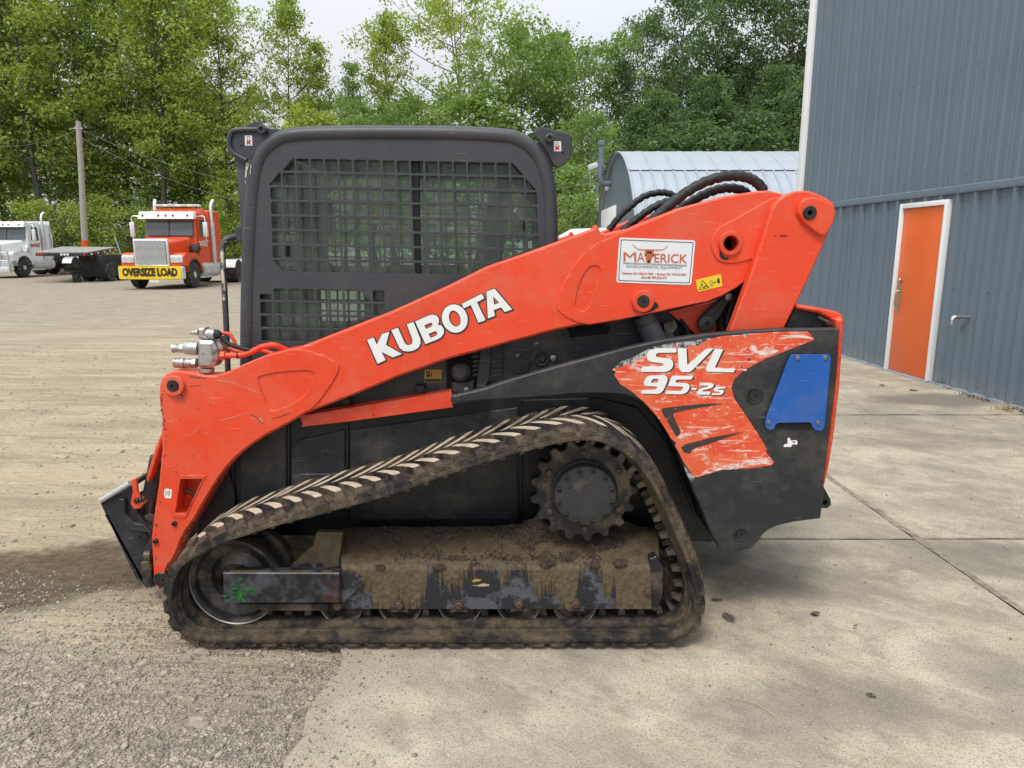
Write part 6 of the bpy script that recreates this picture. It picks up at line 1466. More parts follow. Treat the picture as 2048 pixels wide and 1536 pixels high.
slab('tow_eye', [(1640, 985), (1650, 978), (1662, 1000), (1663, 1010), (1656, 1017), (1640, 1017)], YP + .2, .04, M['pin'], LD, holes=[[(1646, 1005), (1652, 1000), (1656, 1006), (1652, 1011), (1646, 1011)]], bev=.004)

# ---------------------------------------------------------------- lift arm
arm = zA([(470, 600), (470, 560), (475, 500), (490, 465), (520, 437), (560, 420), (600, 415), (700, 428), (780, 448), (860, 450), (950, 420), (1050, 370), (1200, 310), (1350, 270), (1410, 262), (1500, 228)]) + [(780, 624), (893, 573), (971, 534), (1080, 496), (1186, 457), (1191, 449), (1196, 453), (1201, 463.5), (1211, 466.5), (1261, 456), (1276, 449), (1355, 417), (1443, 393), (1516, 381.5), (1540, 381), (1575, 390), (1610, 400), (1640, 420), (1630, 460), (1560, 500)] + \
      zC([(1195, 800), (1100, 875), (1000, 930), (900, 970), (700, 1010), (500, 1055), (300, 1095), (100, 1128)]) + [(1164, 650), (1110, 661), (1012, 687), (895, 719), (798, 753), (716, 787), (649, 813), (614, 826), (575.5, 848.5), (531.6, 872), (510, 886), (488, 902), (470, 917), (452, 937), (436, 958), (422, 980), (409, 1003), (391, 1036), (373, 1060), (362, 1082), (356, 1102), (347, 1120), (336, 1132), (326, 1160), (318, 1181), (309, 1172), (306, 1149), (302, 1076), (309, 1017), (316, 973), (323.6, 900), (321, 869), (323.5, 843), (319, 815)]
win = [(361, 958), (405, 958), (371, 1029), (350, 1026)]
def lift_arm(y0, mirror=False):
    xz = XZ(arm, YA); h = [XZ(win, YA), circ(P(1462, 487, YA).x, P(1462, 487, YA).z, px_r(1462, 487, 15, YA), 28)]
    V, Fc = slab_geo(xz, h, y0, .10, .009); return mk('lift_arm', V, Fc, M['red'], LD)
la = lift_arm(YA); lift_arm(mir(YA) - .10)
# box-section cheeks deepen the front pocket window
q = [P(u, v, YA) for u, v in win]
mk('arm_pocket', q + [p + Vector((0, .085, 0)) for p in q], [(4, 5, 6, 7)], M['red_worn'], la)
wf = [(356, 950), (411, 951), (370, 1037), (345, 1034)]
slab('pocket_rim', wf, YA - .010, .005, M['red_worn'], la, holes=[win], bev=.001)
tube('pocket_spring', [P(368, 978, YA + .05), P(392, 990, YA + .05)], .009, M['rust_bolt'], la, 8)
frontp = zA([(474, 600), (474, 560), (479, 502), (494, 468), (524, 441), (562, 425), (602, 420), (700, 433), (780, 453), (860, 455), (950, 425), (1050, 375), (1200, 315), (1350, 275), (1410, 268), (1490, 278), (1560, 300), (1630, 328), (1690, 362), (1700, 385), (1695, 420), (1650, 505), (1560, 630), (1490, 692)]) + [(614, 822), (575.5, 845), (531.6, 868), (510, 882), (488, 898), (470, 913), (452, 933), (436, 954), (422, 976), (407, 1001), (389, 1034), (370, 1060), (359, 1082), (352, 1102), (343, 1120), (334, 1130), (325, 1157), (318, 1176), (311, 1170), (309, 1149), (305, 1076), (312, 1017), (319, 973), (327, 900), (324, 869), (326, 843), (321, 815)]
tear = smooth_closed(zA([(1147, 480), (1165, 452), (1300, 424), (1450, 413), (1515, 420), (1535, 455), (1485, 555), (1400, 628), (1300, 676), (1245, 685), (1215, 660), (1180, 580)]), 3)
slab('arm_front_plate', frontp, YA - .006, .007, M['red'], la, holes=[tear, win], bev=.0028)
rearp = [(1261, 459), (1276, 452), (1355, 420), (1443, 396), (1516, 384.5), (1540, 384), (1560, 387), (1556, 402), (1545, 417)] + zC([(1240, 660), (1195, 795), (1100, 870), (1000, 925), (900, 965), (700, 1005), (500, 1050), (300, 1090), (100, 1122)]) + [(1164, 647), (1150, 643), (1130, 633), (1115, 620), (1112, 606), (1118, 585), (1130, 560), (1150, 527), (1165, 509), (1194, 486), (1238, 467)]
slot = smooth_closed(zC([(92, 735), (130, 720), (165, 730), (176, 765), (150, 840), (130, 900), (100, 990), (60, 1028), (20, 1018), (2, 985), (15, 890), (50, 800)]), 3)
holeb = circ(*[P(1462, 487, YA).x, P(1462, 487, YA).z], px_r(1462, 487, 15.5, YA), 28)
V, Fc = slab_geo(XZ(rearp, YA), [XZ(slot, YA), holeb], YA - .006, .007, .0028); mk('arm_rear_plate', V, Fc, M['red'], la)
boss = [(1431, 458), (1543, 396), (1560, 393), (1552, 404), (1544, 417), (1530, 460), (1513, 515), (1469, 526.6), (1446, 526), (1431, 519), (1422.5, 502), (1420, 484)]
V, Fc = slab_geo(rnd(XZ(boss, YA), .02, 4), [holeb], YA - .013, .008, .003); mk('arm_boss_plate', V, Fc, M['red'], la)
def ringp(name, u, v, ro, ri, y0, d, m, par, seg=32):
    c = P(u, v, y0); a, b = px_r(u, v, ro, y0), px_r(u, v, ri, y0)
    return lathe(name, c.x, c.z, [(b, y0 + d), (a, y0 + d), (a, y0 + .003), (a - .003, y0), (b + .002, y0), (b, y0 + .002), (b, y0 + d)], m, par, seg, 30, caps=False)
ringp('hole_collar', 1462, 487, 24, 15.5, YA - .026, .03, M['red_worn'], la)
c = P(1462, 487, YA); lathe('hole_liner', c.x, c.z, [(px_r(1462, 487, 15.4, YA), YA - .01), (px_r(1462, 487, 15.4, YA), YA + .10)], M['red_worn'], la, 28, caps=False)
lathe('hole_back', c.x, c.z, [(.04, YA + .095), (.001, YA + .094)], M['hole'], la, 20)
def pin(u, v, ro, ri, y0, par, notch=True):
    ringp('pin_collar', u, v, ro, ri, y0 - .022, .026, M['red_worn'], par)
    c = P(u, v, y0 - .02); r = px_r(u, v, ri, y0)
    lathe('pin', c.x, c.z, [(r, y0 + .01), (r, y0 - .020), (r * .92, y0 - .025), (r * .30, y0 - .025), (r * .26, y0 - .018), (r * .02, y0 - .018)], M['pin'], par, 28)
pin(345.5, 772, 21, 11.5, YA - .006, la); pin(1287, 603, 22, 12, YA - .006, la)
c = P(361, 794, YA - .02); lathe('grease_fitting', c.x, c.z, [(.006, YA), (.006, YA - .022), (.003, YA - .026)], M['bolt'], la, 8)
for u, v in ((351, 1045.5), (313.5, 1081)):
    c = P(u, v, YA); r = px_r(u, v, 5, YA); lathe('arm_bolt', c.x, c.z, [(r, YA + .003), (r, YA - .016), (r * .6, YA - .018), (r * .5, YA - .012), (r * .1, YA - .012)], M['pin'], la, 10, False)
ringp('foot_bushing', 322, 1160, 16, 5, YA - .010, .03, M['steel_black'], la)
c = P(322, 1160, YA); lathe('foot_pin', c.x, c.z, [(.012, YA - .004), (.012, YA - .009), (.002, YA - .010)], M['pin'], la, 12)
YA_ = YA; YA = YA - .006
print_flat('small_sticker', [zE([(510, 268), (535, 262), (540, 272), (556, 266), (558, 300), (552, 330), (512, 328), (505, 300)])], YA - .0012, M['white'], la)
text_px('sticker_print', '10', [(331, 982), (340, 982), (340, 991), (331, 991)], YA - .0022, M['ink_gray'], la, 0.01); YA = YA_
# scratches and paint scars in the front of the arm
def scar(pts, w, m):
    q = [Vector(p) for p in pts]; up_, dn_ = [], []
    for i, p in enumerate(q):
        d = (q[min(i + 1, len(q) - 1)] - q[max(i - 1, 0)]).normalized(); nn = Vector((-d.y, d.x)) * w * (0.3 + random.random()); up_.append(tuple(p + nn)); dn_.append(tuple(p - nn))
    print_flat('scratch', [up_ + dn_[::-1]], YA - .0072, M[m], la)
t = NT('paint_scar'); t.set(col=t.mix(t.noise(60, 5), (0.62, 0.16, 0.10), (0.55, 0.30, 0.22)), rough=0.7); M['scar'] = t.m
scar(zA([(865, 480), (950, 492), (1040, 522), (1100, 545), (1160, 575)]), 1.0, 'scar'); scar(zA([(880, 755), (960, 738), (1040, 715), (1110, 700)]), 0.9, 'scar')
scar(zA([(1095, 712), (1130, 730), (1180, 775)]), 1.1, 'deadleaf'); scar(zA([(1140, 748), (1165, 745), (1180, 770)]), 2.0, 'scar'); scar(zA([(690, 850), (740, 810)]), 0.8, 'scar')
scar(zA([(1240, 745), (1300, 728), (1360, 705)]), 0.5, 'ink_black'); scar(zA([(680, 455), (740, 462), (790, 462)]), 1.1, 'deadleaf'); scar(zA([(680, 520), (760, 516)]), 0.9, 'deadleaf')
# small chips knocked out of the paint along the nose, the foot and round the pins
rg = random.Random(41); cv, cf = [], []
edge_ = zA([(475, 560), (472, 640), (478, 700), (490, 780), (505, 850), (500, 920)]) + [(316, 990), (309, 1040), (305, 1090), (308, 1130), (312, 1160), (330, 1140), (352, 1105), (372, 1060), (400, 1015)]
seeds = []
for a, b in zip(edge_[:-1], edge_[1:]):
    for k in range(7): q = rg.random(); seeds.append((a[0] + (b[0] - a[0]) * q + rg.uniform(2, 7), a[1] + (b[1] - a[1]) * q))
seeds += [(330 + rg.gauss(0, 3), 770 + rg.gauss(0, 9)) for k in range(14)] + [(rg.uniform(330, 430), rg.uniform(760, 960)) for k in range(22)] + [(rg.uniform(700, 1100), rg.uniform(0, 1)) for k in range(0)]
for k, (x, y) in enumerate(seeds):
    r_ = rg.uniform(.5, 1.7) * (1.4 if rg.random() < .12 else 1); ph = rg.uniform(0, 6)
    q = [(x + r_ * (1 + .45 * math.sin(2 * a + ph)) * math.cos(a), y + r_ * (1 + .4 * math.cos(3 * a)) * math.sin(a)) for a in np.linspace(0, 2 * math.pi, 8, False)]
    v, f = slab_geo(XZ(q, YA - .006), [], YA - .0070, .0006, 0); b = len(cv); cv += v; cf += [tuple(i + b for i in z) for z in f]
tag(mk('paint_chips', cv, cf, M['deadleaf'], la), kind='stuff')
for pts in ([(1268, 612), (1274, 590), (1288, 584), (1303, 598), (1318, 612), (1303, 622), (1286, 626)], [(1440, 500), (1447, 512), (1458, 516), (1452, 521), (1440, 515)]):
    print_flat('grease_smear', [smooth_closed(pts, 3)], YA - .0136 if pts[0][0] > 1400 else YA - .0070, M['pin'], la)
# lettering on the arm
KU = {'K': [(140, 492), (193, 470), (238, 572), (262, 445), (322, 424), (285, 560), (425, 605), (348, 634), (262, 600), (292, 655), (226, 686)],
      'U': [(338, 412), (392, 390), (448, 515), (465, 532), (490, 532), (510, 517), (512, 490), (465, 362), (520, 343), (575, 480), (578, 520), (560, 555), (520, 578), (475, 586), (435, 580), (405, 555)],
      'B': [(533, 340), (640, 292), (675, 283), (710, 292), (729, 318), (728, 350), (718, 366), (750, 374), (768, 400), (769, 435), (750, 465), (720, 485), (618, 525)],
      'O': circ(858, 316, 104, 36, 117, -0.35), 'T': [(915, 195), (1080, 112), (1100, 150), (1040, 182), (1110, 328), (1052, 350), (990, 205), (932, 232)],
      'A': [(1118, 95), (1185, 72), (1328, 240), (1268, 262), (1238, 224), (1176, 246), (1188, 292), (1130, 315)]}
KU['K'] = [(140, 492), (193, 470), (219, 530), (262, 442), (322, 424), (294, 532), (424, 606), (350, 634), (257, 588), (292, 655), (226, 686)]
KH = {'B': [[(608, 372), (655, 351), (672, 352), (675, 366), (662, 384), (624, 402)], [(642, 442), (690, 421), (712, 423), (716, 440), (704, 456), (662, 476)]], 'O': [circ(858, 316, 45, 28, 68, -0.35)], 'A': [[(1172, 135), (1222, 186), (1180, 203)]]}
for k, p in KU.items():
    e = inset(ccw(p), -11)
    hz = {0: [zB(h) for h in KH[k]]} if k in KH else None
    e2 = [(x + 3, y + 4) for x, y in e]
    hz2 = {0: [zB(inset(ccw([(x + 3, y + 3) for x, y in h]), 9)) for h in KH[k]]} if k in KH else None
    print_flat('lettering_outline', [zB(rnd(e2, 14, 3))], YA - .0008, M['letter_edge'], la, hz2)
    print_flat('lettering', [zB(p)], YA - .0018, M['white'], la, hz)
# company plate
cp = [(1238, 475), (1390, 481), (1381.5, 570), (1232, 564.7)]
YL = YA - .0060
pl = slab('company_plate', rnd(XZ(cp, YA), .012, 4), YL - .0022, .002, M['plate'], la, bev=0, px=False)
fr0 = inset(ccw(XZ(cp, YA)), .0075); fr1 = inset(ccw(XZ(cp, YA)), .0100)
V, Fc = slab_geo(rnd(fr0, .006), [rnd(fr1, .006)], YL - .0032, .0008, 0); mk('plate_border', V, Fc, M['ink_black'], pl)
yl_ = YL - .0036
def jq(a, b, c, d): return zJ([a, b, c, d])
text_px('plate_lettering', 'M', jq((310, 445), (590, 450), (600, 668), (305, 660)), yl_, M['ink_orange'], pl, 0.0)
text_px('plate_lettering', 'A', jq((600, 450), (795, 455), (795, 672), (620, 668)), yl_, M['ink_orange'], pl, 0.0)
text_px('plate_lettering', 'ERICK', jq((1012, 478), (1775, 498), (1750, 706), (1010, 685)), yl_, M['ink_orange'], pl, 0.012, 0.0)
text_px('plate_lettering', 'ENVIRONMENTAL EQUIPMENT', jq((380, 742), (1650, 778), (1650, 850), (378, 812)), yl_, M['ink_gray'], pl, 0.0)
text_px('plate_lettering', 'Newbury OH: 440.214.7000  \u2022  Bremen OH: 740.569.0000', jq((280, 895), (1735, 935), (1735, 1000), (278, 968)), yl_, M['ink_orange'], pl, 0.03)
text_px('plate_lettering', 'Alma MI: 989.272.4173', jq((705, 990), (1290, 1005), (1288, 1062), (703, 1048)), yl_, M['ink_orange'], pl, 0.03)
print_flat('plate_rule', [zJ([(300, 682), (830, 700), (830, 706), (300, 688)]), zJ([(930, 705), (1760, 738), (1760, 746), (930, 712)]), zJ([(300, 704), (1740, 762), (1740, 768), (300, 710)])], yl_, M['ink_gray'], pl)
print_flat('plate_emblem', [zJ([(800, 380), (1000, 385), (1005, 430), (985, 450), (1012, 490), (985, 530), (960, 580), (940, 630), (920, 700), (835, 705), (815, 590), (810, 540), (778, 480), (800, 450), (788, 420)])], yl_, M['ink_orange'], pl)
print_flat('emblem_horns', [zJ([(500, 262), (560, 300), (620, 360), (660, 375), (785, 378), (785, 410), (660, 400), (610, 375), (560, 330)]), zJ([(1322, 285), (1270, 325), (1220, 375), (1180, 385), (1012, 385), (1012, 418), (1190, 405), (1240, 375), (1290, 330)])], yl_, M['scar'], pl)
print_flat('emblem_eyes', [zJ([(782, 490), (830, 515), (815, 540), (790, 515)]), zJ([(1012, 490), (995, 540), (945, 540), (975, 520)]), zJ([(868, 605), (880, 640), (905, 600), (912, 640), (895, 690), (868, 690), (855, 650)])], yl_ - .0008, M['ink_black'], pl)
text_px('emblem_letter', 'M', zJ([(850, 420), (940, 425), (955, 488), (845, 480)]), yl_ - .0008, M['ink_black'], pl, 0.03)
# yellow pinch warning
yw = slab('warning_sticker', [(1392, 560), (1441.5, 548), (1445, 572), (1397, 584), (1394, 576)], YL - .0014, .0012, M['yellow'], la, bev=0)
zQ = zc(1380, 540, 25.6); yy_ = YL - .0024
print_flat('warning_triangle', [zQ([(645, 510), (1000, 905), (470, 1035)])], yy_, M['ink_black'], yw, {0: [zQ([(655, 560), (940, 895), (505, 1005)])]})
print_flat('warning_print', [zQ([(610, 700), (640, 700), (670, 880), (640, 890)]), zQ([(680, 930), (700, 860), (760, 800), (860, 800), (860, 840), (760, 860), (720, 950)]), zQ([(1160, 650), (1200, 610), (1200, 640), (1310, 610), (1300, 580), (1360, 600), (1340, 650), (1315, 635), (1220, 655), (1215, 690)]), zQ([(1410, 450), (1440, 410), (1500, 420), (1530, 600), (1520, 680), (1440, 690), (1405, 620), (1395, 540)])], yy_, M['ink_black'], yw)
print_flat('warning_plate', [zQ([(1010, 550), (1130, 520), (1160, 770), (1060, 800)])], yy_, M['ink_gray'], yw, {0: [zQ([(1030, 570), (1112, 548), (1140, 755), (1075, 775)])]})

# ---------------------------------------------------------------- rear link of the arm
link_ = zC([(1040, 1220), (1060, 1165), (1195, 800), (1240, 660), (1345, 330), (1365, 298), (1400, 262), (1440, 235), (1510, 212), (1560, 208), (1600, 212), (1640, 225), (1720, 260), (1770, 300), (1780, 345), (1765, 410), (1690, 600), (1600, 800), (1500, 1010), (1430, 1150), (1400, 1220)])
def link_arm(y0):
    # bent plate: the lower third leans in towards the chassis
    o2 = XZ(link_, YK); V, Fc = slab_geo(o2, [], y0, .05, .007); zb = P(1520, 600, YK).z
    return V, Fc, zb
V, Fc, zb = link_arm(YK); lk = mk('arm_link', V, Fc, M['red'], LD)
V, Fc, zb = link_arm(mir(YK) - .05); mk('arm_link', V, Fc, M['red'], LD)
bs = zC([(1505, 365), (1512, 315), (1535, 280), (1565, 262), (1620, 256), (1680, 275), (1750, 315), (1766, 350), (1755, 420), (1705, 500), (1680, 516), (1648, 508), (1555, 435)])
slab('link_boss_plate', rnd(XZ(bs, YK), .008, 3), YK - .022, .024, M['red'], lk, bev=.005, px=False)
c = P(1618.5, 425.5, YK - .02); r = px_r(1618.5, 425.5, 13.5, YK); lathe('link_pin', c.x, c.z, [(r, YK - .01), (r, YK - .028), (r * .9, YK - .031), (r * .36, YK - .030), (r * .30, YK - .022), (r * .02, YK - .022)], M['pin'], lk, 28)
print_flat('scratch', [zC([(1395, 515), (1450, 513), (1448, 522), (1400, 523)]), zC([(1355, 519), (1375, 516), (1376, 523)])], YK - .0012, M['ink_black'], lk)
# inner plate, small link, lift cylinder
slab('inner_arm_plate', zC([(640, 1040), (760, 1010), (960, 960), (1050, 920), (1030, 1010), (960, 1180), (830, 1195), (760, 1140)]), YA + .105, .02, M['red'], LD)
sl = slab('stop_link', zC([(845, 1110), (855, 1080), (1005, 935), (1035, 918), (1068, 925), (1060, 960), (1000, 1060), (940, 1140), (920, 1165), (880, 1175), (855, 1155)]), YA + .05, .03, M['pin'], LD, bev=.006)
c = P(1412.5, 648, YA + .05); lathe('stop_link_pin', c.x, c.z, [(.034, YA + .055), (.034, YA + .04), (.022, YA + .036), (.010, YA + .036), (.008, YA + .045), (.001, YA + .045)], M['pin'], LD, 24)
c = P(1456, 594, YA + .05); lathe('stop_link_bolt', c.x, c.z, [(.015, YA + .05), (.015, YA + .036), (.009, YA + .034), (.007, YA + .042), (.001, YA + .042)], M['bolt'], LD, 16)
tube('lift_cylinder', [P(1290, 640, YA + .05), P(1330, 720, YA + .06)], .048, M['guard'], LD, 24)
tube('cylinder_gland', [P(1287, 630, YA + .05), P(1293, 645, YA + .05)], .052, M['black'], LD, 24)
tube('cylinder_rod', [P(1287, 610, YA + .05), P(1290, 640, YA + .05)], .028, M['steel'], LD, 16)
slab('cylinder_fitting', [(1328, 648), (1350, 640), (1356, 655), (1345, 668), (1352, 680), (1338, 684), (1330, 668)], YA + .04, .04, M['steel_black'], LD, rad=.005)
for pts, r in ((([1360, 640], [1376, 665], [1378, 700]), .012), (([1445, 600], [1440, 640], [1448, 680]), .014), (([1470, 590], [1455, 640], [1460, 690]), .012)):
    tube('hydraulic_hose', smooth_open([P(u, v, YA + .09) for u, v in pts], 6), r, M['hose'], LD, 8)
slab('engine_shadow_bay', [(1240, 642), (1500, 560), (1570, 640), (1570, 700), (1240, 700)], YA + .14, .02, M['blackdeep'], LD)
# hoses looping over the arm
for pts, Y, r in ((((1218, 460), (1240, 432), (1262, 412), (1290, 392), (1322, 385), (1345, 390), (1362, 406)), 3.16, .014), (((1245, 462), (1275, 437), (1305, 416), (1335, 403), (1360, 402)), 3.12, .016),
                  (((1292, 452), (1330, 418), (1372, 385), (1415, 362), (1455, 352), (1490, 354), (1515, 366), (1530, 386)), 3.00, .021), (((1350, 425), (1385, 402), (1420, 384), (1455, 376), (1485, 381), (1505, 398)), 3.06, .019)):
    q = smooth_open([P(u, v, Y) for u, v in pts], 8)
    tube('hydraulic_hose', [p + Vector((0, 0, .0022 * math.sin(i * 1.7))) for i, p in enumerate(q)], [r * (1 + .05 * math.sin(i * 2.3)) for i in range(len(q))], M['hose'], LD, 12)
box('arm_cross_tube', P(1555, 420, YA).x, P(1600, 420, YA).x, YA + .1, mir(YA + .1), P(1575, 440, YA).z, P(1575, 410, YA).z, M['red'], LD, .02)
box('arm_cross_tube', P(420, 830, YA).x, P(455, 830, YA).x, YA + .1, mir(YA + .1), P(440, 860, YA).z, P(440, 800, YA).z, M['red'], LD, .02)

# ---------------------------------------------------------------- quick coupler in front
cpl = zE([(65, 362), (80, 345), (270, 232), (295, 262), (300, 330), (322, 440), (370, 500), (430, 540), (480, 560), (480, 930), (380, 945), (340, 900), (310, 880), (100, 440)])
slab('quick_coupler', cpl, YA + .06, .03, M['black'], LD, bev=.006)
V, Fc = slab_geo(XZ(cpl, YA + .06), [], mir(YA + .09), .03, .006); mk('quick_coupler', V, Fc, M['black'], LD)
# back plate of the coupler running across the machine
e0, e1 = P(209, 1030, YA + .06), P(283, 1163, YA + .06); dY = Vector((0, mir(YA + .06) - YA - .06, 0)); th = Vector((.014, 0, .006))
hexa('coupler_plate', [e1, e1 + dY, e1 + dY + th, e1 + th, e0, e0 + dY, e0 + dY + th, e0 + th], M['steel_black'], LD, .002)
t0, t1 = P(200, 1003, YA + .05), P(262, 968, YA + .05)
hexa('coupler_top_rail', [t0 - Vector((0, 0, .018)), t1 - Vector((0, 0, .020)), t1 + dY - Vector((0, 0, .02)), t0 + dY - Vector((0, 0, .018)), t0 + Vector((0, 0, .004)), t1 + Vector((0, 0, .004)), t1 + dY + Vector((0, 0, .004)), t0 + dY + Vector((0, 0, .004))], M['steel_black'], LD, .006)
tube('top_rail_wear', [t0 + Vector((.004, .0, .004)), t1 + Vector((-.004, .0, .004))], .012, M['alu'], LD, 10)
slab('coupler_rib', zE([(195, 330), (235, 340), (240, 440), (300, 500), (360, 510), (420, 570), (250, 540), (190, 440)]), YA + .035, .026, M['black'], LD, rad=.01)
c = P(281, 1075.5, YA + .05); lathe('coupler_pin', c.x, c.z, [(.030, YA + .062), (.030, YA + .054), (.018, YA + .052), (.009, YA + .052), (.007, YA + .058), (.001, YA + .058)], M['pin'], LD, 24)
slab('coupler_latch', zE([(345, 770), (400, 755), (415, 790), (425, 900), (415, 935), (385, 945), (355, 890)]), YA + .02, .03, M['steel_black'], LD, bev=.005)
tube('coupler_latch_top', [P(291, 1110, YA + .035), P(303, 1110, YA + .035)], .022, M['steel_black'], LD, 16)
slab('coupler_lever', zE([(278, 205), (312, 195), (325, 290), (345, 330), (385, 350), (340, 400), (300, 405), (275, 370), (290, 290)]), YA + .02, .014, M['red_worn'], LD, bev=.003)
for i in range(4): tube('lever_spring', [P(270 + i * 6, 1003 - i * 2, YA + .015), P(273 + i * 6, 1002 - i * 2, YA + .015)], .012, M['steel_black'], LD, 10)
tube('tilt_cylinder', [P(321, 915, YA + .14), P(305, 995, YA + .14)], .044, M['black'], LD, 20)
tube('tilt_rod', [P(305, 995, YA + .14), P(296, 1048, YA + .14)], .022, M['steel'], LD, 14)
tube('tilt_rod_eye', [P(300, 1042, YA + .10), P(300, 1042, YA + .19)], .034, M['steel_black'], LD, 16)
slab('cylinder_guard', zA([(494, 830), (470, 880), (440, 960), (400, 1090), (385, 1160), (395, 1178), (415, 1135), (440, 1050), (492, 890)]), YA + .05, .06, M['red'], LD, bev=.004)
box('coupler_cross_tube', P(275, 1080, YA + .09).x, P(300, 1080, YA + .09).x, YA + .09, mir(YA + .09), P(285, 1100, YA + .09).z, P(285, 1060, YA + .09).z, M['steel_black'], LD, .01)

# ---------------------------------------------------------------- hydraulic couplers on the arm nose
YV = YA + .05
def cyl_px(name, a, b, r, m, prof=None, seg=24):
    A_, B_ = P(*zK([a])[0], YV), P(*zK([b])[0], YV); rr = r / 10.24 / F * 2.9
    if prof is None: return tube(name, [A_, A_.lerp(B_, .06), A_.lerp(B_, .94), B_], [rr * .9, rr, rr, rr * .9], m, LD, seg)
    return tube(name, [A_.lerp(B_, q) for q, _ in prof], [rr * k for _, k in prof], m, LD, seg)
ribbed = [(0, .86), (.04, 1), (.22, 1), (.25, .9), (.36, .9), (.40, 1), (.55, 1), (.58, .88), (.66, .88), (.70, 1), (1, 1)]
cyl_px('quick_connect', (255, 580), (440, 575), 92, M['zinc'], ribbed)
cyl_px('coupler_nut', (425, 575), (510, 572), 105, M['zinc'], None, 6)
cyl_px('coupler_barrel', (500, 570), (800, 580), 145, M['zinc'], [(0, .75), (.12, .95), (.5, 1.0), (1, 1.02)])
cyl_px('quick_connect', (295, 875), (510, 880), 110, M['zinc'], ribbed)
cyl_px('coupler_barrel', (505, 880), (700, 882), 100, M['zinc'])
cyl_px('coupler_nut', (675, 880), (760, 882), 112, M['zinc'], None, 6)
slab('valve_block', zK([(745, 420), (1000, 425), (1080, 450), (1160, 640), (1160, 800), (1060, 990), (760, 990), (750, 700)]), YV - .04, .09, M['zinc'], LD, bev=.014, rad=.012)
slab('valve_block_back', zK([(1000, 420), (1180, 420), (1270, 570), (1250, 640), (1150, 650), (1060, 560)]), YV - .01, .06, M['zinc'], LD, bev=.01)
cyl_px('block_port', (1150, 725), (1235, 728), 100, M['zinc'])
cyl_px('hose_nut', (1225, 728), (1350, 728), 108, M['red_worn'], None, 6)
cyl_px('case_drain_connect', (625, 262), (780, 255), 52, M['zinc'], [(0, .6), (.2, .7), (.3, .9), (.5, .7), (.7, 1.2), (1, 1.1)])
slab('case_drain_block', zK([(775, 170), (900, 165), (910, 330), (960, 400), (830, 400), (775, 380)]), YV - .03, .05, M['zinc'], LD, bev=.008)
cyl_px('case_drain_cap', (900, 285), (1130, 295), 112, M['zinc'], [(0, .9), (.1, 1), (.6, 1), (.64, .92), (.7, .92), (.75, 1.0), (1, 1.0)])
cyl_px('rubber_boot', (1125, 290), (1240, 310), 100, M['hose'], [(0, 1.0), (.5, 1.05), (1, .7)])
tube('wire_loom', smooth_open([P(*q, YV) for q in zK([(1225, 330), (1400, 480), (1600, 560), (1760, 600), (1900, 640)])], 6), .010, M['hose'], LD, 10)
tube('pressure_pipe', smooth_open([P(*q, YV) for q in zK([(1340, 725), (1500, 725), (1700, 710), (1900, 640), (2060, 560)])] + [P(533, 692, YV), P(548, 690, YV), P(566, 697, YV + .02), P(585, 706, YV + .04)], 6), .0125, M['red'], LD, 12)
tube('pressure_pipe', smooth_open([P(*q, YV + .06) for q in zK([(1240, 265), (1390, 280), (1460, 330), (1540, 480), (1560, 620)])], 6), .008, M['red'], LD, 10)
tube('pressure_pipe', smooth_open([P(*q, YV + .05) for q in zK([(1380, 600), (1450, 600), (1600, 640), (1900, 660), (2060, 620)])] + [P(560, 712, YV + .05)], 6), .010, M['red_worn'], LD, 10)
tube('cable_tie', [P(*zK([(1585, 725)])[0], YV), P(*zK([(1612, 725)])[0], YV)], .0150, M['hose'], LD, 12)
tube('block_mount', [P(*zK([(960, 980)])[0], YV), P(*zK([(960, 1060)])[0], YV)], .03, M['zinc'], LD, 14)

# ---------------------------------------------------------------- cab
def side_outline():
    return [(478, 760), (480, 600), (484, 480), (488, 400), (494, 340), (503, 306), (520, 280), (545, 262), (575, 254), (640, 251), (760, 250), (900, 251), (1010, 256), (1050, 265), (1080, 285), (1100, 315), (1112, 355), (1117, 400), (1119, 480), (1119, 640), (1119, 720)]
def tube_line(o, Y): return [P(u, v, Y) for u, v in smooth_open([Vector((u, v, 0)).xy for u, v in o], 4)] if False else smooth_open([P(u, v, Y) for u, v in o], 5)
inn = [(495, 760), (497, 600), (501, 480), (506, 400), (512, 350), (520, 320), (535, 297), (558, 280), (585, 272), (645, 268), (760, 267), (900, 268), (1003, 273), (1038, 281), (1064, 299), (1082, 326), (1094, 362), (1099, 402), (1101, 480), (1101, 640), (1101, 720)]
cabf = tube('cab_frame', tube_line(inn, YCAB + .025), .033, M['guard'], LD, 16)
tube('cab_frame', [q + Vector((0, mir(YCAB + .025) - YCAB - .025, 0)) for q in tube_line(inn, YCAB + .025)], .033, M['guard'], LD, 16)
# perforated side guard: plate with rows of square openings
ul, ur = [(518.5, 316), (1068, 326)], [(0, 0), (0, 0)]
TLq, TRq, BRq, BLq = (538.5, 315), (1070, 326), (1070, 552), (545, 542)
def grid_pt(i, j, NI=18.5, NJ=8.0):
    a, b = i / NI, j / NJ; t_, q = Vector(TLq).lerp(Vector(TRq), a), Vector(BLq).lerp(Vector(BRq), a); return t_.lerp(q, b)
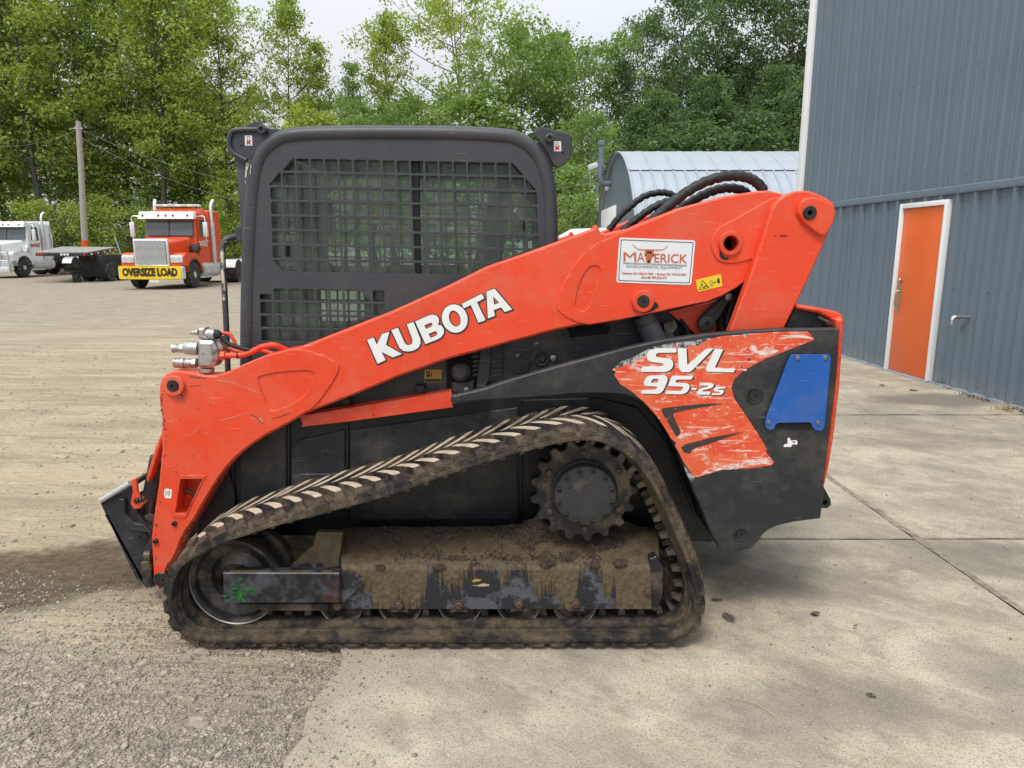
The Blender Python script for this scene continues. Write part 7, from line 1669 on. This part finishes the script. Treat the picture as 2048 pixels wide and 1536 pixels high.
# measured openings: column pitch 28.6 px, first full column starts at x=593; row pitch 29 px
def cell(ci, rj, top=True):
    px0 = 564.5 + ci * 28.6 - 28.6 * 0; py0 = 317 + rj * 29.15
    sl_ = (px0 - 560) * 0.0195; sk = (rj) * 1.05
    x0, y0 = px0 + sk, py0 + sl_
    return [(x0 - .4, y0 - .4), (x0 + 24.2, y0), (x0 + 25.0, y0 + 24.7), (x0 + .4, y0 + 24.2)]
holes = []
for rj in range(8):
    for ci in range(-1, 18):
        q = cell(ci, rj)
        if rj == 0:
            if ci == -1 or ci == 17: continue
            if ci == 0: q = [(q[1][0] - 3, q[1][1]), q[1], q[2], q[3]]
            if ci == 16: q = [q[0], (q[0][0] + 3, q[0][1]), q[2], q[3]]
        if rj == 1:
            if ci == -1: q = [(q[1][0] - 3, q[1][1]), q[1], q[2], q[3]]
            if ci == 17: q = [q[0], (q[0][0] + 3, q[0][1]), q[2], q[3]]
        if rj >= 2 and ci == -1: q = [(q[0][0] + 3.0, q[0][1]), q[1], q[2], (q[3][0] + 3.0, q[3][1])]
        if rj == 7:
            if ci == -1: q = [q[0], q[1], q[2], (q[2][0] - 3, q[2][1])]
            if ci == 17: continue
            q = [q[0], q[1], (q[2][0], q[2][1] - 3), (q[3][0], q[3][1] - 3)]
        if ci == 17: q = [q[0], (q[1][0] - 4, q[1][1]), (q[2][0] - 4, q[2][1]), q[3]]
        holes.append(q)
for rj in range(5):
    for ci in range(-1, 11):
        x0, y0 = 519 + 28.3 * (ci + 1) + rj * 1.2, 577 + rj * 27.4 + ci * .55
        if rj == 0 and ci == -1: q = [(x0, y0 + 12), (x0 + 23.5, y0 + 12), (x0 + 24, y0 + 23), (x0 + .8, y0 + 23)]
        elif rj == 0 and ci == 6: q = [(x0, y0), (x0 + 3, y0), (x0 + 24, y0 + 23), (x0 + .8, y0 + 23)]
        elif y0 > 540 + 130: continue
        else: q = [(x0, y0), (x0 + 23.5, y0 + .3), (x0 + 24, y0 + 23.2), (x0 + .8, y0 + 22.9)]
        if x0 > 770: continue
        holes.append(q)
gp_ = [(497, 745), (499, 600), (503, 480), (508, 400), (514, 352), (523, 321), (538, 299), (560, 283), (587, 275), (647, 271), (760, 270), (900, 271), (1001, 276), (1036, 284), (1061, 302), (1079, 328), (1091, 363), (1096, 402), (1098, 480), (1098, 640), (1000, 690), (700, 745)]
hz_ = [rnd(XZ(h, YCAB + .006), .0055, 2) for h in holes]
def guard(y0): return slab_geo(smooth_closed(XZ(gp_, YCAB + .006), 1), hz_, y0, .0035, .0008)
V, Fc = guard(YCAB + .006); gd = mk('side_guard', V, Fc, M['guard'], LD)
V, Fc = guard(mir(YCAB) - .012); mk('side_guard', V, Fc, M['guard'], LD)
# window glass, frame and bars behind the guard
gz = [(515, 310), (1085, 320), (1088, 660), (960, 700), (512, 735)]
def pane(name, poly, y0, m):
    return slab(name, poly, y0, .005, m, LD, bev=0)
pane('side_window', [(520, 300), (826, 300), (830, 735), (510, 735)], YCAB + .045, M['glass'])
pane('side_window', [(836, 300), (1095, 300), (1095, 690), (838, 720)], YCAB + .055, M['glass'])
slab('window_post', [(823, 295), (838, 295), (843, 735), (828, 735)], YCAB + .040, .022, M['blackdeep'], LD, bev=.002)
slab('window_frame', [(502, 285), (1104, 285), (1104, 735), (502, 750)], YCAB + .038, .02, M['blackdeep'], LD, holes=[[(520, 303), (1083, 303), (1085, 680), (960, 720), (514, 735)]], bev=.002)
for u in (551, 586, 695):
    pass
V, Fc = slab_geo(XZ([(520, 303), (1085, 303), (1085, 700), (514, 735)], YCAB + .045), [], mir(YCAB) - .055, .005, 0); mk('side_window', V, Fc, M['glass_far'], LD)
xz0, xz1 = P(497, 500, YCAB).x, P(1101, 500, YCAB).x; zt_ = P(700, 262, YCAB).z; zb_ = P(497, 745, YCAB).z
yA_, yB_ = YCAB + .05, mir(YCAB + .05)
# roof: crowned top between the side tubes
V = []; nr = 10
for i in range(nr + 1):
    q = i / nr; z_ = zt_ + .012 * math.sin(q * math.pi)
    for x in (xz0 + .10, xz0 + .2, (xz0 + xz1) / 2, xz1 - .2, xz1 - .08): V.append((x, yA_ - .02 + (yB_ - yA_ + .04) * q, z_ - (.03 if x in (xz0 + .10, xz1 - .08) else 0)))
nv = len(V); V += [(x, y, z - .05) for x, y, z in V]
Fc = [(i * 5 + j, i * 5 + j + 1, (i + 1) * 5 + j + 1, (i + 1) * 5 + j) for i in range(nr) for j in range(4)]; Fc += [tuple(reversed([k_ + nv for k_ in f])) for f in Fc]
Fc += [(i * 5, (i + 1) * 5, (i + 1) * 5 + nv, i * 5 + nv) for i in range(nr)] + [(i * 5 + 4, i * 5 + 4 + nv, (i + 1) * 5 + 4 + nv, (i + 1) * 5 + 4) for i in range(nr)]
mk('cab_roof', V, Fc, M['guard'], LD, 30)
for s_, u, w in ((0, 505, 12), (1, 1092, 12)):
    for yy2 in (yA_ + .0, yB_ - .05):
        a_, b_ = P(u - w, 740, YCAB), P(u + w, 300, YCAB)
        box('cab_pillar', a_.x, b_.x, yy2, yy2 + .05, a_.z, b_.z, M['guard'], LD, .008)
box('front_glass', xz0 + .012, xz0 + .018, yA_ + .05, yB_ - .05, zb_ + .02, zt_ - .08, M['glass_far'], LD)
box('front_header', xz0, xz0 + .08, yA_ + .05, yB_ - .05, zt_ - .16, zt_ - .06, M['guard'], LD, .01)
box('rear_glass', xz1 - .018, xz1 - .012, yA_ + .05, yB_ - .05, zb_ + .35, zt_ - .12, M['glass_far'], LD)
box('rear_header', xz1 - .08, xz1, yA_ + .05, yB_ - .05, zt_ - .16, zt_ - .06, M['guard'], LD, .01)
box('rear_wall', xz1 - .05, xz1 - .02, yA_ + .05, yB_ - .05, zb_ - .1, zb_ + .36, M['cabin'], LD, .01)
box('cab_floor', xz0 + .03, xz1 - .05, yA_ + .02, yB_ - .02, zb_ - .03, zb_, M['cabin'], LD)
# interior: seat, arm rests, joysticks, wiper, monitor
sx0 = P(940, 500, 3.55).x
hexa('seat_cushion', [(sx0 - .42, 3.34, zb_ + .22), (sx0 + .08, 3.34, zb_ + .22), (sx0 + .08, 3.78, zb_ + .22), (sx0 - .42, 3.78, zb_ + .22), (sx0 - .45, 3.32, zb_ + .37), (sx0 + .06, 3.32, zb_ + .33), (sx0 + .06, 3.80, zb_ + .33), (sx0 - .45, 3.80, zb_ + .37)], M['seat'], LD, .05, 3)
hexa('seat_back', [(sx0 - .02, 3.33, zb_ + .30), (sx0 + .12, 3.33, zb_ + .28), (sx0 + .12, 3.79, zb_ + .28), (sx0 - .02, 3.79, zb_ + .30), (sx0 + .12, 3.38, zb_ + .86), (sx0 + .22, 3.38, zb_ + .86), (sx0 + .22, 3.74, zb_ + .86), (sx0 + .12, 3.74, zb_ + .86)], M['seat'], LD, .05, 3)
for yy2 in (3.24, 3.82):
    box('control_console', sx0 - .48, sx0 - .05, yy2, yy2 + .10, zb_ + .02, zb_ + .46, M['cabin'], LD, .03, 3)
    tube('joystick', [(sx0 - .42, yy2 + .05, zb_ + .46), (sx0 - .44, yy2 + .05, zb_ + .56), (sx0 - .43, yy2 + .05, zb_ + .66)], [.018, .014, .026], M['seat'], LD, 10)
box('monitor', xz0 + .12, xz0 + .16, 3.85, 3.98, zb_ + .62, zb_ + .82, M['seat'], LD, .01)
tube('wiper_arm', [P(575, 372, 3.4), P(568, 420, 3.4)], .008, M['guard'], LD, 6); tube('wiper_arm', [P(668, 415, 3.7), P(655, 445, 3.7)], .008, M['guard'], LD, 6)
slab('window_latch', [(571, 491), (577, 491), (577, 512), (571, 512)], YCAB + .030, .012, M['hole'], LD, bev=.001)
slab('window_latch', [(1046, 440), (1050, 440), (1050, 462), (1046, 462)], YCAB + .030, .012, M['hole'], LD, bev=.001)
# lifting ears
earL = zH([(95, 250), (110, 180), (150, 145), (220, 140), (335, 88), (370, 95), (440, 150), (540, 155), (420, 240), (330, 340), (280, 430), (240, 440), (175, 385), (110, 330)])
el = slab('lifting_ear', rnd(XZ(earL, YCAB + .03), .012, 3), YCAB + .03, .012, M['guard'], LD, bev=.003, px=False)
tube('ear_rim', smooth_open([P(*q, YCAB + .026) for q in zH([(400, 158), (300, 160), (190, 165), (140, 180), (118, 235), (118, 300), (150, 355), (215, 390), (260, 415)])], 5), .011, M['guard'], el, 10)
def ear_bits(par, cu, cv, su, sv, hu, hv):
    c = P(cu, cv, YCAB + .02); r = px_r(cu, cv, 9, YCAB)
    lathe('ear_bolt', c.x, c.z, [(r, YCAB + .03), (r, YCAB + .0), (r * .8, YCAB - .005), (r * .5, YCAB - .005), (r * .4, YCAB + .006), (r * .02, YCAB + .006)], M['guard'], par, 20)
    s_ = slab('warning_sticker', [(su - 7.5, sv - 10), (su + 7, sv - 10), (su + 7.5, sv + 10), (su - 7, sv + 10)], YCAB + .0285, .0012, M['plate'], par, bev=0)
    print_flat('sticker_print', [[(su - 4.5, sv - 1), (su - 2, sv - 1), (su, sv + 2), (su + 2, sv - 1), (su + 4.5, sv - 1), (su + 3, sv + 3.5), (su + 4.5, sv + 8), (su + 2, sv + 8), (su, sv + 5), (su - 2, sv + 8), (su - 4.5, sv + 8), (su - 3, sv + 3.5)]], YCAB + .0275, M['ink_red'], par)
    print_flat('sticker_ring', [circ(su, sv - 5, 3.6, 16)], YCAB + .0275, M['ink_gray'], par, {0: [circ(su, sv - 5, 2.6, 16)]})
    c = P(hu, hv, YCAB + .03); lathe('ear_hole', c.x, c.z, [(.005, YCAB + .031), (.005, YCAB + .0285), (.001, YCAB + .0285)], M['hole'], par, 10)
ear_bits(el, 526, 260, 497, 281, 483, 291)
earR = zI([(1085, 185), (1150, 140), (1180, 142), (1385, 195), (1410, 215), (1410, 280), (1395, 390), (1370, 425), (1300, 480), (1250, 440), (1200, 330)])
er = slab('lifting_ear', rnd(XZ(earR, YCAB + .03), .012, 3), YCAB + .03, .012, M['guard'], LD, bev=.003, px=False)
ear_bits(er, 1099, 277, 1115, 292.5, 1125.5, 305)
# grab tube in front of the cab
tube('grab_tube', smooth_open([P(474, 474, YCAB + .1), P(456, 477, YCAB + .08), P(447, 488, YCAB + .07), P(445, 510, YCAB + .06), P(449, 580, YCAB + .06), P(453, 660, YCAB + .06), P(456, 745, YCAB + .06)], 8), .013, M['guard'], LD, 12)
wn_ = NT('bare_worn_paint'); wn_.set(col=wn_.mix(wn_.ramp(wn_.noise(30, 6), [(.45, 0.0), (.55, 1.0)]), (0.06, 0.06, 0.065), (0.58, 0.52, 0.40)), rough=.6); M['bare'] = wn_.m
tube('worn_paint', smooth_open([P(452, 480, YCAB + .072), P(446.2, 492, YCAB + .062), P(444.6, 515, YCAB + .052), P(447.5, 570, YCAB + .052), P(449, 600, YCAB + .054)], 8), .0085, M['bare'], LD, 8)
slab('tube_bracket', [(470, 455), (484, 450), (486, 482), (472, 484)], YCAB + .06, .06, M['guard'], LD, rad=.006)
print_flat('worn_paint', [zH([(255, 430), (290, 405), (280, 440), (262, 500), (248, 610), (243, 560), (250, 490)]), zH([(292, 440), (300, 470), (290, 535), (286, 500)])], YCAB - .0095, M['bare'], cabf)
for o in bpy.data.objects:
    if o.get('origin') is not None: del o['origin']
